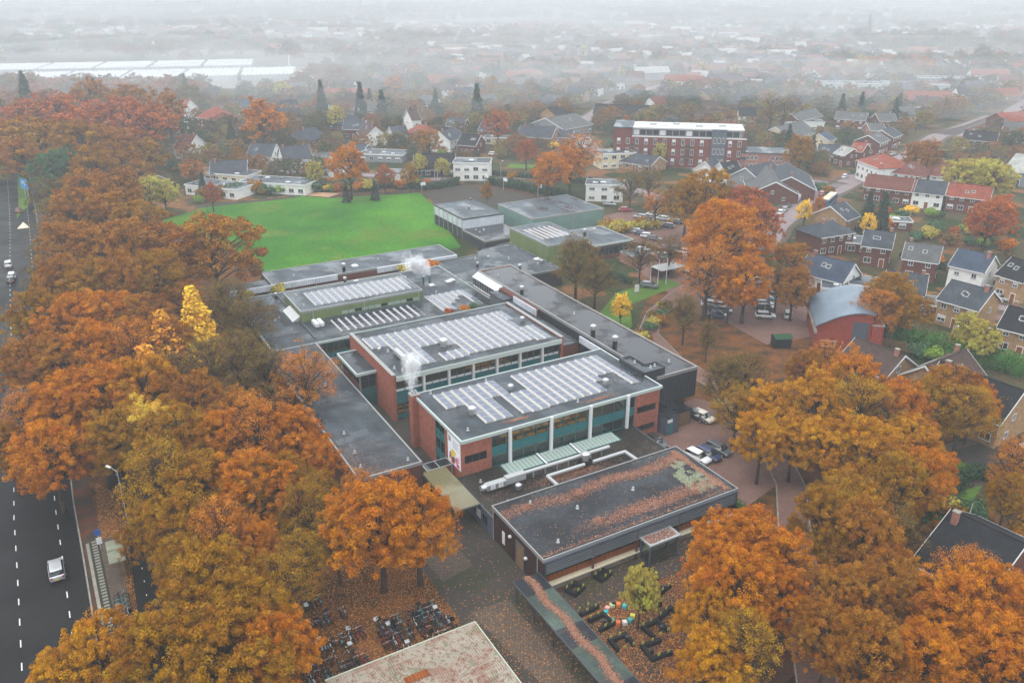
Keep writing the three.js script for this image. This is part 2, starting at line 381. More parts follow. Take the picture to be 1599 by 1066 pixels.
// x, z, ridge direction, ridge length, depth, eave, ridge height, gable or hip, roof, wall, label
const HOUSES = [
 [92.5,-203.0,-0.465,6.6,8.5,5.2,8.0,"g","slate","brick","red brick house with dark ridge roof, white windows and a front garden"],
 [98.5,-191.8,-0.517,7.5,8.5,5.2,8.0,"g","grey","brick","red brick house with pale grey roof and large white-framed windows"],
 [106.8,-183.7,-0.832,7.4,8.5,5.6,8.5,"g","blue","white","white house with blue-grey tiled roof and glazed ground floor"],
 [94.2,-160.9,-0.934,8.1,9.0,5.4,8.5,"g","slate","tan","tan brick house with dark roof and a white pergola behind hedge"],
 [73.7,-183.7,-0.82,10.7,8.5,3.6,7.0,"g","blue","white","white villa with blue-grey roof beside the car park trees"],
 [87.0,-174.0,-0.466,7.9,8.0,3.6,6.8,"g","slate","white","white bungalow half hidden by the olive tree"],
 [92.1,-231.6,0.76,7.6,10.0,5.0,8.0,"g","slate","tan","tan gable house standing beside the yellow tree at the street"],
 [82.7,-213.4,0.421,3.9,9.0,5.4,7.8,"h","slate","brick","dark red brick house with hipped slate roof near the street"],
 [65.3,-135.3,-0.978,9.2,9.0,3.0,6.0,"g","brown","tan","bungalow with long brown roof before the tall hedge"],
 [73.8,-118.1,-0.966,12.7,10.0,4.6,8.5,"g","black","tan","tan brick house with long black roof and two chimneys"],
 [74.8,-130.6,0.593,12.0,8.0,2.8,6.0,"g","brown","tan","low house with brown ridge roof behind the lawn"],
 [114.2,-176.7,-1.107,6.2,9.0,5.4,8.6,"g","black","tan","dark roofed tan house cut by the right edge above the parked car"],
 [98.2,-148.2,-0.791,5.7,9.0,5.0,8.0,"g","black","tan","tan house with black roof at right edge below the parked car"],
 [55.8,-81.1,-0.931,8.0,15.0,2.6,6.6,"g","black","brick","house with vast black tiled roof at the lower right corner"],
 [132.9,-296.8,-1.448,4.2,13.0,6.6,9.5,"h","red","white","white corner building with orange-red hipped roof"],
 [139.6,-290.0,-0.729,1.7,11.0,5.0,8.5,"h","redbrown","white","white house with dull red pyramid roof next to the corner building"],
 [150.7,-287.8,-0.298,3.8,10.0,5.0,8.5,"h","redbrown","white","white house with brownish hipped roof left of the yellow-green tree"],
 [122.8,-267.8,-0.567,14.5,9.0,5.0,8.0,"g","redbrown","brick","terrace with long dull red roof behind the two tall conifers"],
 [132.7,-261.6,-0.554,8.9,9.0,5.0,8.0,"g","slate","white","white terrace house with dark roof between two red roofs"],
 [142.5,-256.1,-0.575,11.6,9.0,5.0,8.0,"g","red","brick","brick terrace with bright orange-red roof behind the red tree"],
 [185.9,-298.6,-0.787,10.2,24.0,5.0,9.0,"g","pale","greyw","hall with pale roof at right edge behind yellow-green trees"],
 [197.0,-355.2,-0.562,12.4,10.0,5.5,8.5,"g","black","brick","dark brick terrace with white window frames on the far street"],
 [142.8,-420.6,0.812,24.9,10.0,5.0,8.0,"g","grey","brick","grey roofed house behind the big bare tree"],
 [122.4,-375.4,0.782,23.4,15.0,4.5,8.5,"g","grey","cream","pale gabled barn beside the big bare tree"],
 [164.7,-413.4,-0.512,13.5,10.0,5.5,8.5,"g","grey","brick","brick row with grey roof left of the dark conifers"],
 [179.7,-411.6,-0.0,8.3,10.0,5.2,8.0,"g","grey","brick","brick house with grey roof below the pair of conifers"],
 [164.2,-384.6,-0.0,6.9,9.0,5.0,7.5,"g","grey","pink","pink brick house with small grey roof in the second row"],
 [150.6,-352.6,0.842,10.9,10.0,5.4,8.0,"g","grey","brick","brick gable house beside the long street"],
 [161.6,-366.0,0.861,11.5,10.0,5.4,8.0,"g","slate","brick","second brick gable house beside the long street"],
 [133.7,-364.3,0.926,8.4,9.0,4.0,6.5,"g","blue","cream","small house with pale blue gable beyond the olive tree"],
 [126.3,-334.8,-0.383,7.7,9.0,3.4,6.5,"g","slate","white","low house with dark garage door near the crossing"],
 [130.7,-326.3,-1.237,5.8,8.0,4.6,7.0,"g","pale","brick","brick house with pale grey flat-pitched roof near the crossing"],
 [135.7,-327.5,-0.7,4.4,9.0,6.0,8.5,"g","red","brick","narrow brick house with bright red roof near the crossing"],
 [93.7,-281.8,1.343,23.9,16.0,3.6,7.5,"g","slate","brick","wide slate barn with white gable at the street"],
 [86.6,-278.1,1.415,27.0,15.0,3.2,7.0,"g","grey","brick","second wide barn with grey brown roof behind orange tree"],
 [85.9,-290.1,0.753,16.4,14.0,3.4,7.5,"g","slate","greyw","long slate roof with white skylights below the apartment block"],
 [71.6,-301.3,0.873,7.8,9.0,3.6,7.0,"g","slate","white","white house with slate roof in front of apartment block"],
 [77.0,-297.1,0.356,6.7,10.0,3.6,7.0,"g","black","white","black roofed cottage in front of apartment block"],
 [11.8,-375.2,-0.405,16.1,11.0,3.8,7.6,"g","slate","pink","long pink brick farmhouse with dark roof and skylights"],
 [-8.7,-386.6,-0.398,9.9,10.0,4.6,7.5,"g","slate","brick","brick house with dark roof left of the pink farmhouse"],
 [23.3,-376.6,-0.229,7.8,8.0,3.2,5.5,"g","slate","pink","lower annex at the right end of the pink farmhouse"],
 [22.8,-403.7,0.826,21.3,22.0,4.0,8.0,"g","grey","greyw","wide grey shed roof behind the pink farmhouse"],
 [59.4,-438.5,-0.259,33.7,13.0,4.4,8.5,"g","black","brick","long black roof with white triangular gables"],
 [49.8,-320.2,-0.725,14.8,11.0,2.8,5.5,"g","slate","tan","tan bungalow with dark roof in front of apartment block"],
 [-62.6,-378.7,1.917,17.7,10.0,3.6,8.0,"g","brown","white","white house with steep gable and two tall windows facing the field"],
 [-51.6,-381.9,0.519,7.4,10.0,3.0,6.5,"g","slate","white","white house with dark roof beside the steep white gable"],
 [-27.7,-359.8,1.112,12.3,10.0,5.0,8.5,"g","slate","white","white house with grey roof and front gable beyond the field"],
 [-28.8,-310.5,0.148,14.7,12.0,3.0,7.5,"g","black","black","black timber house with big dark roof beyond the playground"],
 [-39.8,-376.7,-0.642,3.1,11.0,4.6,8.0,"h","red","white","white house with small orange-red pyramid roof"],
 [-72.4,-392.4,-0.0,9.4,11.0,4.4,7.5,"g","slate","brick","large grey roofed house below the hazy conifers"],
 [-63.2,-345.2,-0.273,8.3,9.0,2.8,5.0,"g","slate","greyw","low grey roof in front of white gabled houses"],
 [-25.5,-399.4,-0.242,8.5,9.0,4.6,7.5,"g","slate","brick","brick villa with white windows beneath the hazy trees"],
 [-17.0,-353.2,-0.4,8.3,10.0,4.0,7.5,"g","black","brick","black thatched house right of the white gabled house"],
 [-47.9,-408.9,0.501,4.6,11.0,6.0,10.0,"g","brown","white","tall white villa with arched gable among hazy trees"],
 [-160.4,-409.8,0.185,6.1,11.0,6.0,11.0,"g","red","white","white villa with tall stepped gable and orange-red roof"],
 [-170.2,-447.5,-0.415,6.5,10.0,5.6,10.0,"g","red","white","smaller white villa with red roof behind the stepped gable"],
 [-144.7,-418.0,-0.616,4.0,13.0,5.6,10.0,"h","red","brick","brick villa with red pyramid roof beside the dark conifer"],
 [-131.4,-344.0,2.696,7.3,11.0,4.2,9.0,"g","redbrown","white","white house with brown-red roof and half-hipped gables"],
 [-144.4,-333.3,-0.468,6.4,10.0,3.4,7.5,"g","black","tan","dark roofed house at the edge of the left wood"],
 [-102.4,-302.1,0.196,12.2,11.0,3.0,6.5,"g","slate","tan","long bungalow with slate roof and tan gable"],
 [-98.5,-334.0,-0.146,9.9,11.0,3.2,7.0,"g","slate","white","slate roofed bungalow left of the twin white gables"],
 [-84.0,-323.7,0.464,10.8,11.0,3.8,8.0,"g","slate","white","dark roofed house with twin white gables"],
 [-126.4,-287.9,-0.726,6.5,9.0,2.8,5.5,"g","blue","tan","blue-grey roofed house behind the yellow birches"],
 [-73.7,-326.4,-0.0,5.7,8.0,3.2,5.0,"g","grey","white","small white house with pale roof left of big orange tree"],
];
// x, z, turn, width, depth, height, wall, label
const FLATS = [
 [-14.3,-302.7,-0.07,13.0,9.0,6.6,"white","white cubic house with blue door beside the playground"],
 [-98.3,-278.2,-0.384,21.0,10.0,3.4,"white","white flat-roofed bungalow behind the field hedge"],
 [-79.6,-283.3,-0.244,24.0,10.0,3.6,"white","white flat-roofed modern bungalow with roof panels by the field"],
 [-100.7,-299.0,-0.314,18.0,9.0,3.2,"cream","flat pale extension between the two white bungalows"],
 [-51.4,-337.6,-0.175,18.0,11.0,3.2,"greyw","dark flat-roofed house behind the field hedge"],
 [-42.1,-295.1,-0.244,9.0,9.0,4.0,"white","small white modern house behind the red bush"],
 [39.7,-324.8,0.244,14.0,9.0,5.8,"cream","cream flat-roofed block left of the apartment building"],
 [30.5,-271.1,-0.14,12.0,8.0,5.6,"white","white flat-roofed house with balcony beside the street"],
 [-62.1,-340.1,-0.175,9.0,8.0,3.0,"white","small white flat annex beyond the orange tree"],
 [-4.1,-375.7,-0.105,16.0,6.0,3.0,"cream","low pale farm shed by the lawn"],
 [29.5,-369.0,0.0,9.0,7.0,3.0,"white","white flat annex behind the big orange tree"],
 [-45.0,-372.8,-0.105,12.0,8.0,3.2,"white","low white flat extension beyond the playground"],
 [141.3,-412.8,-0.105,18.0,9.0,4.5,"white","white flat-roofed hall behind the pale barn"],
 [126.6,-282.0,-0.175,10.0,7.0,3.0,"brick","flat dark-roofed garage behind the tall conifers"],
 [132.6,-277.1,-0.175,8.0,6.0,3.0,"cream","flat conservatory with white roof bars behind the terrace"],
 [112.5,-234.7,-0.209,5.0,5.0,2.8,"brick","brick garage with white flat roof in the gardens"],
 [90.1,-213.6,-0.297,9.0,7.0,3.0,"brick","flat-roofed brick annex joined to the hipped brick house"],
 [90.4,-166.5,-0.349,8.0,6.0,3.0,"brick","flat grey extension beside the tan house with the pergola"],
 [81.8,-178.4,-0.349,10.0,7.0,3.2,"white","white garage with flat roof below the white villa"],
 [73.4,-176.8,-0.349,7.0,6.0,3.0,"white","flat white garage beside the villa"],
 [113.3,-184.9,-0.349,5.0,5.0,3.0,"white","white porch annex at the right of the white house"],
 [-65.9,-306.8,-0.14,8.0,6.0,3.0,"white","white flat garage left of the orange tree"],
 [303.0,-604.4,-0.175,40.0,14.0,6.0,"greyw","long pale flat warehouse in the haze"],
 [220.0,-561.6,-0.14,42.0,16.0,7.0,"pale","pale green industrial hall with white ridge in the haze"],
];
// x, z, heading, colour, label
const CARS = [
 [-54.7,-81.0,2.112,"silver","silver car driving on the left road"],
 [-153.5,-253.8,2.059,"darkred","small dark red car far up the left road"],
 [-126.5,-199.6,2.094,"white","white van half hidden by trees on the left road"],
 [-120.6,-190.6,2.094,"white","white car queuing behind the van on the left road"],
 [-119.3,-187.7,2.094,"black","dark car following on the left road"],
 [31.6,-235.8,-0.349,"black","black car at the far end of the staff parking row"],
 [33.2,-233.7,-0.349,"white","first white car in the staff parking row"],
 [34.6,-231.7,-0.349,"white","second white car in the staff parking row"],
 [35.9,-229.7,-0.349,"silver","silver car in the middle of the staff parking row"],
 [36.9,-227.7,-0.349,"navy","navy car between the white cars in the staff row"],
 [38.0,-225.1,-0.349,"white","last white car in the staff parking row"],
 [39.2,-222.5,-0.349,"grey","grey car at the near end of the staff row"],
 [31.8,-217.6,-0.349,"white","white car against the red fence by the low annex"],
 [33.0,-215.8,-0.349,"grey","grey car against the red fence"],
 [34.2,-214.0,-0.349,"black","black car against the red fence"],
 [45.0,-243.8,2.618,"silver","silver estate car by the yellow shrubs"],
 [48.5,-240.1,2.618,"black","black car next to the silver estate"],
 [38.3,-207.1,2.793,"white","white car half behind a bare tree in the car park"],
 [39.2,-202.8,-0.349,"black","black car next to the red one beside the flagpoles"],
 [39.9,-199.6,-0.349,"red","bright red car beside the yellow one"],
 [41.0,-197.5,-0.349,"yellow","yellow car parked beside the flagpoles"],
 [41.6,-195.0,-0.349,"silver","small silver car at the end behind the yellow one"],
 [42.6,-212.8,2.618,"grey","grey car across the aisle from the red one"],
 [44.9,-210.5,2.618,"white","white car across the aisle from the yellow one"],
 [45.3,-173.7,-0.262,"silver","silver car under the big orange tree"],
 [45.5,-170.5,-0.262,"white","white car under the big orange tree"],
 [45.3,-167.4,-0.262,"grey","grey car under the big orange tree"],
 [43.8,-168.2,-0.262,"black","black car beneath the big orange tree trunk"],
 [58.6,-183.2,-0.14,"silver","silver car at the back of the blue car row"],
 [57.7,-179.2,-0.14,"black","black car behind the blue one in the row"],
 [56.5,-175.4,-0.14,"blue","light blue car in the row near the red building"],
 [55.5,-171.3,-0.14,"grey","grey car next to the light blue one"],
 [55.1,-169.0,-0.14,"black","dark car third in the row near red building"],
 [53.8,-164.4,-0.14,"white","white car at the front of the row near red building"],
 [58.8,-165.1,1.309,"white","white van standing alone beside the red building"],
 [32.0,-183.6,-0.349,"grey","grey car behind the flag posts"],
 [22.2,-111.2,-1.047,"black","black car parked against the front brick block"],
 [30.1,-119.8,-0.873,"black","dark green car in the yard beside the cream one"],
 [31.0,-119.4,-0.873,"cream","cream white car in the yard under the trees"],
 [35.3,-123.0,-0.873,"silver","silver car half hidden by branches in the yard"],
 [27.6,-107.0,-0.873,"white","white car behind the canteen corner"],
 [29.3,-107.7,-0.873,"navy","dark blue estate car behind the canteen corner"],
 [31.2,-109.2,-0.873,"grey","grey car at the end of the row behind the canteen"],
 [75.0,-237.2,1.082,"white","white car parked on the street behind the red tree"],
 [77.2,-241.6,1.082,"white","second white car parked on the street behind red tree"],
 [82.8,-251.4,1.082,"white","white car parked mid street"],
 [88.0,-260.3,1.082,"black","black car driving on the brick street"],
 [93.3,-268.1,1.082,"vanwhite","white van on the brick street"],
 [107.5,-288.8,3.054,"black","dark car turning at the crossing"],
 [104.1,-276.2,1.082,"red","red car waiting near the bus"],
 [106.4,-179.2,-0.698,"silver","silver car on the drive of the white house"],
 [109.0,-175.4,-0.698,"silver","silver car on the drive at right edge"],
 [110.8,-179.6,-0.698,"blue","blue car on the drive behind the silver one"],
 [76.9,-108.7,3.491,"white","white car cut by the right edge on the dark drive"],
 [163.0,-402.9,1.047,"red","red car far along the long street"],
 [229.9,-414.4,0.785,"black","black car on the far pale street"],
 [149.6,-343.3,0.873,"red","red car at the entrance of the long street"],
 [27.4,-280.9,-0.175,"white","white car parked at the foot of the orange trees"],
 [27.9,-275.3,-0.175,"black","black car beside the hedge at the orange trees"],
 [31.2,-262.0,-0.262,"silver","silver car behind the green sports hall"],
 [-7.8,-347.5,-0.175,"white","white caravan standing on the lawn behind the cube house"],
 [35.4,-254.6,0.175,"red","red cargo car on the leaf-strewn path"],
 [38.8,-246.0,2.618,"silver","silver car in the far lot behind the yellow shrubs"],
 [40.3,-243.0,2.618,"black","black car in the far lot behind the yellow shrubs"],
 [43.1,-249.1,2.618,"white","white car in the far lot behind the yellow shrubs"],
 [45.2,-235.8,2.618,"navy","navy car in the far lot near the shrubs"],
 [34.9,-211.7,-0.349,"white","white car further along the red fence"],
 [35.9,-209.4,-0.349,"silver","silver car further along the red fence"],
 [36.6,-204.9,-0.349,"red","dark red car further along the red fence"],
 [38.7,-206.0,2.618,"black","black car opposite the flagpole row"],
 [46.2,-207.1,2.618,"silver","silver car under the edge of the orange tree"],
 [46.2,-203.8,2.618,"black","black car under the edge of the orange tree"],
 [59.5,-186.8,-0.14,"white","white car farthest back in the row near red building"],
 [60.6,-190.6,-0.14,"grey","grey car behind the farthest white one"],
 [43.7,-171.3,-0.262,"white","second white car beneath the big orange tree"],
 [43.8,-164.4,-0.262,"navy","navy car nearest the trunk of the orange tree"],
 [79.4,-246.0,1.082,"grey","grey car parked on the street behind red tree"],
 [85.3,-255.4,1.082,"silver","silver car parked mid street"],
 [97.2,-274.4,1.082,"white","white car following the van on the brick street"],
 [109.5,-281.9,1.082,"grey","grey car leaving the crossing"],
 [121.9,-303.6,0.96,"white","white car parked beyond the crossing"],
 [136.7,-323.6,0.96,"black","black car parked beyond the crossing"],
 [157.9,-347.5,0.873,"silver","silver car parked along the long street"],
 [169.7,-359.2,0.873,"white","white car parked along the long street"],
 [184.0,-374.9,0.873,"blue","blue car parked along the long street"],
 [247.8,-439.4,0.785,"white","white car on the far pale street"],
];
// ---------------------------------------------------------------- materials
// bitumen felt: overlapping strips, stains, wet patches (smooth, dark) and dry ones
function felt(base, seed, wet, seam = 1) {
  const dark = base.map((c) => c * 0.72), light = base.map((c) => Math.min(1, c * 1.22 + 0.015));
  const map = tex(512, 16, (u, v) => {
    const n = fbm(u, v, 4, 5, seed), s = fbm(u, v, 64, 2, seed + 20), k = (u * 16 / seam) % 1, strip = vnoise(Math.floor(u * 16 / seam), Math.floor(v * 3), 16, seed + 9);
    let c = mix3(dark, light, clamp(0.5 + (n - 0.5) * 1.7)); c = c.map((x) => x * (0.86 + 0.22 * s) * (0.93 + 0.14 * strip));
    if (k < 0.035) c = c.map((x) => x * 0.72); else if (k < 0.07) c = c.map((x) => x * 1.1);
    if (fbm(u, v, 32, 3, seed + 31) > 0.7) c = mix3(c, [0.36, 0.3, 0.22], 0.4);
    return c;
  });
  const rough = tex(256, 16, (u, v) => { const p = fbm(u, v, 4, 5, seed + 3); return lerp(0.6, 0.14, smooth(0.55 - wet * 0.35, 0.85 - wet * 0.35, p)); }, true);
  const bump = tex(256, 16, (u, v) => { const k = (u * 16 / seam) % 1; return 0.5 * fbm(u, v, 16, 3, seed + 5) + (k < 0.06 ? 0.5 : 0.2); }, true);
  return std({ map, roughnessMap: rough, roughness: 1, specularIntensity: 0.35 + 0.5 * wet, bumpMap: bump, bumpScale: 0.02 });
}
const M = {};
M.feltGrey = felt([0.2, 0.23, 0.255], 11, 0.35);
M.feltLight = felt([0.28, 0.315, 0.34], 12, 0.25);
M.feltDark = felt([0.085, 0.1, 0.125], 13, 0.95);
M.feltCanteen = felt([0.085, 0.105, 0.13], 14, 0.35);
M.feltMossy = felt([0.14, 0.137, 0.12], 15, 0.1);
M.feltGreen = felt([0.25, 0.3, 0.27], 16, 0.2);
function brickTex(mortar, tones, seed) {               // courses 7.5 cm high, far below what can be told apart at this distance
  return tex(512, 4, (u, v) => {
    const row = Math.floor(v * 52), f = v * 52 - row, k = u * 18 + (row % 2) * 0.5, col = Math.floor(k), g = k - col, r = vnoise(col % 18, row, 52, seed);
    let c = mix3(tones[0], tones[1], r); c = c.map((x) => x * (0.84 + 0.3 * fbm(u, v, 8, 4, seed + 4)));
    return f < 0.14 || g < 0.06 ? mix3(c, mortar, 0.7) : c;
  });
}
M.brickRed = std({ map: brickTex([0.5, 0.44, 0.4], [[0.52, 0.28, 0.22], [0.66, 0.39, 0.31]], 3), roughness: 0.9 });
M.brickDark = std({ map: brickTex([0.36, 0.32, 0.3], [[0.33, 0.19, 0.16], [0.47, 0.27, 0.22]], 5), roughness: 0.9 });
M.brickBrown = std({ map: brickTex([0.36, 0.3, 0.28], [[0.38, 0.18, 0.15], [0.5, 0.26, 0.22]], 8), roughness: 0.9 });
M.brickTan = std({ map: brickTex([0.6, 0.54, 0.46], [[0.56, 0.43, 0.3], [0.7, 0.56, 0.4]], 6), roughness: 0.9 });
M.brickPink = std({ map: brickTex([0.55, 0.47, 0.44], [[0.55, 0.36, 0.31], [0.66, 0.46, 0.4]], 7), roughness: 0.9 });
const stucco = (c, seed) => std({ map: tex(256, 5, (u, v) => { const n = fbm(u, v, 4, 5, seed), s = fbm(u * 1, v, 32, 2, seed + 3); return c.map((x) => x * (0.88 + 0.12 * n + 0.08 * s)); }), roughness: 0.85 });
M.white = stucco([0.88, 0.88, 0.86], 21);
M.cream = stucco([0.82, 0.77, 0.66], 22);
M.greyWall = stucco([0.52, 0.53, 0.54], 23);
// trapezoid profiled sheet
function profiled(base, seed, pitch = 0.33, metal = 0.1) {
  const n = Math.round(8 / pitch);
  return std({
    map: tex(512, 8, (u, v) => { const k = (u * n) % 1, s = fbm(u, v, 4, 5, seed), d = fbm(u, v * 0.5, 32, 3, seed + 2); return base.map((c) => c * (0.82 + 0.22 * s + 0.12 * d) * (k < 0.12 ? 0.9 : 1)); }),
    bumpMap: tex(512, 8, (u) => { const k = (u * n) % 1; return smooth(0, 0.15, k) - smooth(0.55, 0.7, k); }, true), bumpScale: 0.035, roughness: 0.55, metalness: metal,
  });
}
M.greenSheet = profiled([0.44, 0.5, 0.3], 31);
M.tealSheet = profiled([0.42, 0.55, 0.52], 32);
M.darkSheet = profiled([0.175, 0.19, 0.215], 33, 0.5);
M.whiteSheet = profiled([0.78, 0.8, 0.83], 34, 0.5);
M.slateSheet = profiled([0.3, 0.33, 0.38], 35, 0.5);
M.greySlats = profiled([0.33, 0.345, 0.36], 36, 0.27);
M.fascia = plain(new THREE.Color(0.4, 0.46, 0.43), 0.6);
M.coping = plain(new THREE.Color(0.28, 0.28, 0.27), 0.5, 0.3);
M.copingDark = plain(new THREE.Color(0.06, 0.065, 0.07), 0.55);
M.teal = plain(new THREE.Color(0.018, 0.105, 0.11), 0.45);
M.tealPanel = std({ color: new THREE.Color(0.022, 0.14, 0.15), roughness: 0.25 });
M.whitePaint = plain(new THREE.Color(0.62, 0.63, 0.63), 0.6);
M.frameWhite = plain(new THREE.Color(0.72, 0.72, 0.7), 0.5);
M.steel = plain(new THREE.Color(0.5, 0.51, 0.52), 0.38, 0.75);
M.galv = plain(new THREE.Color(0.42, 0.43, 0.43), 0.5, 0.4);
M.black = plain(new THREE.Color(0.012, 0.012, 0.013), 0.6);
M.darkMetal = plain(new THREE.Color(0.035, 0.038, 0.042), 0.5, 0.3);
M.rubber = plain(new THREE.Color(0.018, 0.018, 0.018), 0.9);
M.concrete = std({ map: tex(512, 6, (u, v) => { const n = fbm(u, v, 8, 5, 41), s = fbm(u, v, 64, 2, 44); return [0.56, 0.54, 0.5].map((c) => c * (0.72 + 0.35 * n + 0.12 * s)); }), roughness: 0.9 });
M.glass = new THREE.MeshPhysicalMaterial({ color: 0xe8f4f2, transmission: 1, thickness: 0, roughness: 0.02, ior: 1.5 });
M.darkGlass = std({ color: new THREE.Color(0.012, 0.016, 0.018), roughness: 0.06 });     // glazing with an unlit room behind it
M.frosted = new THREE.MeshPhysicalMaterial({ color: new THREE.Color(0.42, 0.52, 0.47), transmission: 0.35, thickness: 0, roughness: 0.75 });
M.panel = std({ map: tex(256, 1.65, (u, v) => { const a = (u * 10) % 1, b = (v * 10) % 1, g = a < 0.06 || b < 0.06; const n = 0.9 + 0.2 * vnoise(Math.floor(u * 10), Math.floor(v * 10), 10, 51); return g ? [0.52, 0.54, 0.57] : [0.3 * n, 0.33 * n, 0.4 * n]; }), roughness: 0.07 });
M.panelBlue = std({ map: tex(256, 1.65, (u, v) => { const a = (u * 10) % 1, b = (v * 10) % 1, g = a < 0.05 || b < 0.05; const n = 0.85 + 0.3 * vnoise(Math.floor(u * 10), Math.floor(v * 10), 10, 52); return g ? [0.17, 0.19, 0.26] : [0.045 * n, 0.075 * n, 0.19 * n]; }), roughness: 0.2 });
M.panelFrame = plain(new THREE.Color(0.5, 0.5, 0.5), 0.5, 0.2);
M.ballast = std({ map: tex(256, 3, (u, v) => { const n = fbm(u, v, 16, 4, 55); return mix3([0.66, 0.64, 0.61], [0.8, 0.79, 0.77], n); }), roughness: 0.8 });
M.wood = std({ map: tex(512, 4, (u, v) => { const p = Math.floor(u * 26), n = fbm(u, v * 0.1, 64, 3, 61), t = vnoise(p % 26, 3, 26, 62); return mix3([0.42, 0.22, 0.09], [0.6, 0.34, 0.15], 0.6 * t + 0.5 * n - 0.1).map((c) => ((u * 26) % 1 < 0.07 ? c * 0.45 : c)); }), roughness: 0.7 });
M.timber = std({ map: tex(256, 4, (u, v) => { const n = fbm(u * 1, v, 32, 3, 65); return mix3([0.42, 0.33, 0.24], [0.56, 0.46, 0.34], n).map((c) => ((u * 24) % 1 < 0.07 ? c * 0.6 : c)); }), roughness: 0.8 });
M.orangeTop = plain(new THREE.Color(0.62, 0.27, 0.05), 0.5);
M.interior = plain(new THREE.Color(0.16, 0.15, 0.14), 0.9);
M.lamp = std({ color: 0x000000, emissive: new THREE.Color(1, 0.72, 0.36), emissiveIntensity: 3 });
// leaf litter seen on roofs and ground as separate leaves
const leafGeo = new THREE.BufferGeometry();
leafGeo.setAttribute('position', new THREE.Float32BufferAttribute([-0.5, 0, 0, 0, 0.06, 0.32, 0.5, 0, 0.02, 0, 0.09, -0.3], 3)); leafGeo.setIndex([0, 1, 3, 1, 2, 3]); leafGeo.computeVertexNormals();
M.leaf = plain(0xffffff, 0.85);
const LITTER = [[0.25, 0.09, 0.05], [0.19, 0.075, 0.04], [0.3, 0.15, 0.1], [0.14, 0.06, 0.035], [0.3, 0.19, 0.14]];
// spots: list of [x, y, z, size]; one scatter of fallen leaves
function leaves(spots, name, label, palette = LITTER, seed = 5, where = scene) {
  const r = rng(seed), m = new THREE.InstancedMesh(leafGeo, M.leaf, spots.length), o = new THREE.Object3D(), c = new THREE.Color();
  spots.forEach(([x, y, z, s], i) => {
    o.position.set(x, y, z); o.rotation.set((r() - 0.5) * 0.5, r() * 6.283, (r() - 0.5) * 0.5); o.scale.setScalar(s * (0.7 + 0.6 * r())); o.updateMatrix(); m.setMatrixAt(i, o.matrix);
    const p = palette[Math.floor(r() * palette.length)], k = 0.75 + 0.5 * r(); c.setRGB(p[0] * k, p[1] * k, p[2] * k); m.setColorAt(i, c);
  });
  m.name = numbered(name); m.receiveShadow = m.castShadow = true; where.add(m); tag(m, label, 'fallen leaves', null, 'stuff'); return m;
}
// ---------------------------------------------------------------- ground, roads, field
function litterTex(seed, soil, leaf, cover, metres = 12) {          // ground strewn with single leaves
  return tex(512, metres, (u, v) => {
    const n = fbm(u, v, 6, 4, seed), k = vnoise(u * 256, v * 256, 256, seed + 7), k2 = vnoise(u * 128, v * 128, 128, seed + 8), t = vnoise(u * 200, v * 200, 200, seed + 9);
    const on = k * 0.6 + k2 * 0.4 < cover + (n - 0.5) * 0.7;
    return on ? mix3(leaf[0], leaf[1], t).map((c) => c * (0.75 + 0.5 * k)) : soil.map((c) => c * (0.7 + 0.6 * t) * (0.8 + 0.4 * n));
  });
}
const gm = (map, roughness = 0.95, extra = {}) => std({ map, roughness, ...extra });
M.litter = gm(litterTex(101, [0.2, 0.175, 0.1], [[0.5, 0.3, 0.14], [0.38, 0.22, 0.1]], 0.54));
M.litterThin = gm(litterTex(103, [0.23, 0.21, 0.19], [[0.48, 0.26, 0.13], [0.36, 0.18, 0.09]], 0.42));
M.asphalt = gm(tex(1024, 24, (u, v) => { const n = fbm(u, v, 5, 5, 111), s = vnoise(u * 400, v * 400, 400, 113), p = vnoise(u * 6, v * 6, 6, 116), q = fbm(u, v, 10, 4, 119); let k = 0.76 + 0.34 * n + 0.16 * s + (p > 0.72 ? -0.1 : 0); if (Math.abs(q - 0.5) < 0.006) k *= 0.6; return [0.095, 0.092, 0.09].map((c) => c * k); }), 0.75, { roughnessMap: tex(256, 24, (u, v) => 0.5 + 0.45 * fbm(u, v, 5, 4, 118), true) });
M.asphaltYard = gm(tex(512, 14, (u, v) => { const n = fbm(u, v, 5, 5, 115), s = vnoise(u * 200, v * 200, 200, 117), m = smooth(0.5, 0.7, fbm(u, v, 3, 4, 119)); let c = mix3([0.24, 0.22, 0.2], [0.2, 0.21, 0.14], m * 0.7); return c.map((x) => x * (0.78 + 0.3 * n + 0.16 * s)); }), 0.8);
M.paver = gm(tex(512, 6, (u, v) => { const r = Math.floor(v * 60), k = u * 30 + (r % 2) * 0.5, n = fbm(u, v, 4, 4, 121), t = vnoise(Math.floor(k) % 30, r % 60, 60, 122), g = (v * 60) % 1 < 0.12 || k % 1 < 0.08; return mix3([0.4, 0.29, 0.26], [0.52, 0.41, 0.37], t * 0.6 + n * 0.5).map((c) => (g ? c * 0.7 : c)); }), 0.8);
M.paverPale = gm(tex(512, 6, (u, v) => { const r = Math.floor(v * 60), k = u * 30 + (r % 2) * 0.5, n = fbm(u, v, 4, 4, 125), t = vnoise(Math.floor(k) % 30, r % 60, 60, 126), g = (v * 60) % 1 < 0.12 || k % 1 < 0.08; return mix3([0.45, 0.4, 0.4], [0.58, 0.53, 0.53], t * 0.6 + n * 0.5).map((c) => (g ? c * 0.75 : c)); }), 0.75);
M.tile30 = gm(tex(256, 6, (u, v) => { const n = fbm(u, v, 4, 4, 128), t = vnoise(Math.floor(u * 20), Math.floor(v * 20), 20, 129), g = (v * 20) % 1 < 0.07 || (u * 20) % 1 < 0.07; return mix3([0.3, 0.255, 0.215], [0.4, 0.345, 0.3], t * 0.5 + n * 0.5).map((c) => (g ? c * 0.6 : c)); }), 0.9);
